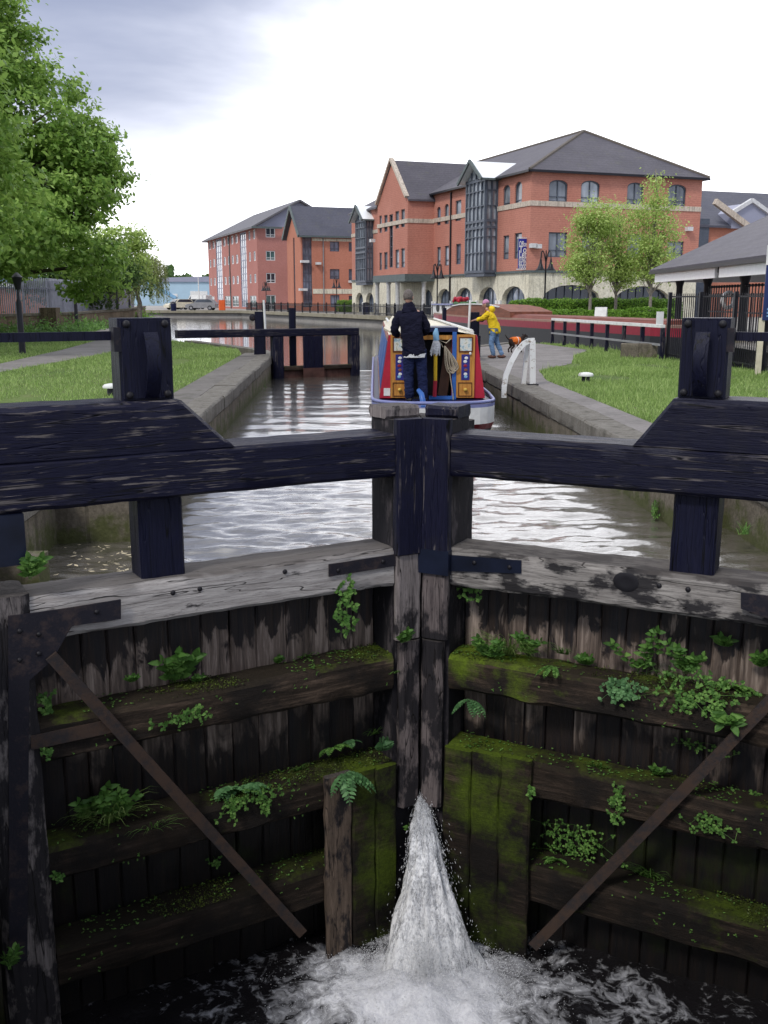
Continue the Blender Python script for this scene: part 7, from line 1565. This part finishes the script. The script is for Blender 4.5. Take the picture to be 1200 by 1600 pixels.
Rq = [
 (795,1026,SHF, lambda: tuft(.38,120), 'grass_tuft', 'big bright grass tuft on the first shelf of the knotted gate', 'grass'),
 (772,1030,SHF+.06, lambda: leafy(.2,8,.06), 'leafy_weed', 'leafy weed at the foot of the big bright grass tuft', 'weed'),
 (832,1018,SHF, lambda: leafy(.22,7,.06), 'leafy_weed', 'second leafy weed on the far side of the big grass tuft', 'weed'),
 (740,908,PLK+.1, lambda: spray(.18,.12,34,.028), 'creeping_weed', 'weed hanging under the knotted rail next to the mitre post', 'weed'),
 (732,1092,FRT-.06, lambda: fern(.17,7,True), 'fern', 'pale fern hanging below the first shelf near the mitre', 'weedblue'),
 (918,1036,SHF, lambda: leafy(.09,7,.065), 'leafy_weed', 'rosette weed in the middle of the first shelf, knotted gate', 'weed'),
 (862,1040,FRT, lambda: fern(.13,7,True), 'fern', 'small dark fern on the face of the first shelf rail', 'weed'),
 (1002,1052,SHF+.05, lambda: leafy(.46,5,.07), 'leafy_weed', 'tall pale stemmed weed standing against the dark planks', 'weed'),
 (975,1062,FRT+.02, lambda: spray(.22,.14,70,.028), 'creeping_weed', 'dense trailing clump below the tall pale stemmed weed', 'weedblue'),
 (1100,1050,FRT, lambda: spray(.50,.26,150,.026), 'creeping_weed', 'broad curtain of small leaves near the upper end of the right brace', 'weed'),
 (1068,1052,SHF, lambda: leafy(.25,8,.065), 'leafy_weed', 'leafy weed rising above the broad leaf curtain', 'weed'),
 (1132,1010,PLK, lambda: leafy(.08,5,.065), 'leafy_weed', 'small weed rooted between planks above the leaf curtain', 'weed'),
 (1186,1042,SHF-.1, lambda: leafy(.12,6,.065), 'leafy_weed', 'leafy weed at the right edge beside the brace', 'weed'),
 (1138,1118,FRT+.05, lambda: leafy(.07,3,.10,True), 'leafy_weed', 'broad tongue shaped leaves touching the top of the brace', 'weed'),
 (1028,1212,SHF, lambda: leafy(.09,4,.055), 'leafy_weed', 'bright small weed on the second shelf beside the brace', 'weed'),
 (968,1228,FRT, lambda: spray(.10,.24,46,.024), 'creeping_weed', 'hanging trail of leaves below the second shelf, knotted gate', 'weed'),
 (1112,1272,FRT, lambda: spray(.26,.12,46,.022), 'creeping_weed', 'scattered small leaves right of the brace in the third bay', 'weed'),
 (898,1288,PLK, lambda: spray(.46,.24,150,.020), 'creeping_weed', 'mat of tiny leaves on the planks behind the brace', 'weed'),
 (1012,1372,SHF, lambda: tuft(.22,60), 'grass_tuft', 'dark grass tuft on the lowest shelf right of the brace', 'weed'),
 (832,1228,FRT+.05, lambda: spray(.06,.09,16,.024), 'creeping_weed', 'small weed on the edge of the moss covered boards', 'weed'),
 (1178,1232,SHF, lambda: spray(.22,.08,30,.024), 'creeping_weed', 'leaves on the second shelf at the right edge', 'weed'),
 (790,1206,SHF+.1, lambda: spray(.16,.05,18,.022), 'creeping_weed', 'seedlings along the shelf above the moss covered boards', 'weed'),
 (1100,1160,PLK, lambda: spray(.4,.05,26,.020), 'creeping_weed', 'thin line of seedlings on planks under the broad leaf curtain', 'weed'),

 (880,1022,SHF, lambda: tuft(.16,40), 'grass_tuft', 'slender grass tuft between the big tuft and the rosette weed', 'weed'),
 (1050,1060,SHF+.06, lambda: tuft(.22,44), 'grass_tuft', 'grass tuft under the pale bent stem, knotted gate', 'weed'),
 (1150,1070,SHF, lambda: fern(.18,9), 'fern', 'fern tucked behind the broad leaf curtain', 'weed'),
 (935,1200,SHF, lambda: tuft(.12,30), 'grass_tuft', 'short grass tuft in the middle of the second shelf, knotted gate', 'weed'),
 (870,1345,SHF, lambda: fern(.13,8), 'fern', 'small fern in the lowest bay beside the mossy boards', 'weed'),
]
for px, py, yo, fn, nm, lab, mt in Rq: plant(1, px, py, yo, fn(), nm, lab, mt)
def lone(px, py, mb, label, z=None, D=None, rz=0, mat='weed'):
    p = on_z(px, py, z) if z is not None else at_D(px, py, D); o = mb.build('leafy_weed', M[mat], None, recalc=False); o.location = p; o.rotation_euler = (0, 0, rz); tag(o, label, 'plant', 'weeds on the lock walls')
p_ = on_plane(413, 600, Vector((-2.68, 0, 0)), Vector((1, 0, 0))); lone(413, 606, spray(.7,.35,60,.06), 'clump of weeds on the far end of the left lock wall', D=(p_-EYE).dot(_F), rz=-1.5)
p_ = on_plane(1030, 790, Vector((2.73, 0, 0)), Vector((1, 0, 0))); lone(1030, 785, spray(.25,.2,40,.035), 'weed on the right lock wall just above the water', D=(p_-EYE).dot(_F), rz=1.5)
lone(1163, 835, tuft(.2,26), 'grass tuft on the ledge behind the right paddle post', D=9.0)
lone(14, 1515, leafy(.10,5,.06), 'small weed at the bottom left corner on the quoin timber', D=5.15)
# seedlings, crumbs of moss and dead leaf litter nobody could count
f = Lf(); ms = []
for sg, LEN, zs in ((-1, 2.6, (-.835, -1.655, -2.36)), (1, 2.95, (-.84, -1.53, -2.33))):
    for zt in zs:
        for i in range(420):
            x = R6.uniform(.24, LEN); y = R6.uniform(-.27, -.01); c_ = mnoise.noise(Vector((x*2.5, zt*3, sg)))
            if c_ < R6.uniform(-.3, .45): continue
            p = gw(sg, x, y, zt+.012)
            for q in range(R6.choice((2, 3, 4))): a = R6.uniform(0, 6.28); f.leaf(p, (math.cos(a), math.sin(a), .35), (0, 0, 1), R6.uniform(.007, .018), .010)
        for i in range(150):
            x = R6.uniform(.24, LEN); z = zt - R6.uniform(.0, .24)**1.0; c_ = mnoise.noise(Vector((x*2, z*3, sg+5)))
            if c_ < R6.uniform(-.1, .5): continue
            d, n = gaxes(sg); p = gw(sg, x, .008, z)
            for q in range(3): a = R6.uniform(0, 6.28); f.leaf(p, Vector((0,0,1))*math.sin(a)+d*math.cos(a)+n*.3, n, R6.uniform(.006, .016), .009)
o = f.mb.build('seedling_growth', M['weed'], None, recalc=False); kind(o, 'stuff'); o['label'] = 'tiny seedlings scattered over the gate shelves'
P = []; Nn = []
for sg, LEN, zs in ((-1, 2.6, (-.835, -1.655, -2.36)), (1, 2.95, (-.84, -1.53, -2.33))):
    for zt in zs:
        for i in range(5200):
            x = R6.uniform(.23, LEN); y = R6.uniform(-.28, .0); c_ = mnoise.noise(Vector((x*1.3, zt*2, sg*2)))+.35*mnoise.noise(Vector((x*6, y*9, zt)))
            if c_ < .10 + R6.uniform(-.05, .1): continue
            p = gw(sg, x, y, zt+R6.uniform(0, .016)); P.append(p); Nn.append((0, 0, 1))
V, F = leaves_np(np.array(P), np.array(Nn), .0065, .7, 0); o = npmesh('moss', V, F, M['moss']); kind(o, 'stuff'); o['label'] = 'moss cushions on the gate shelves'
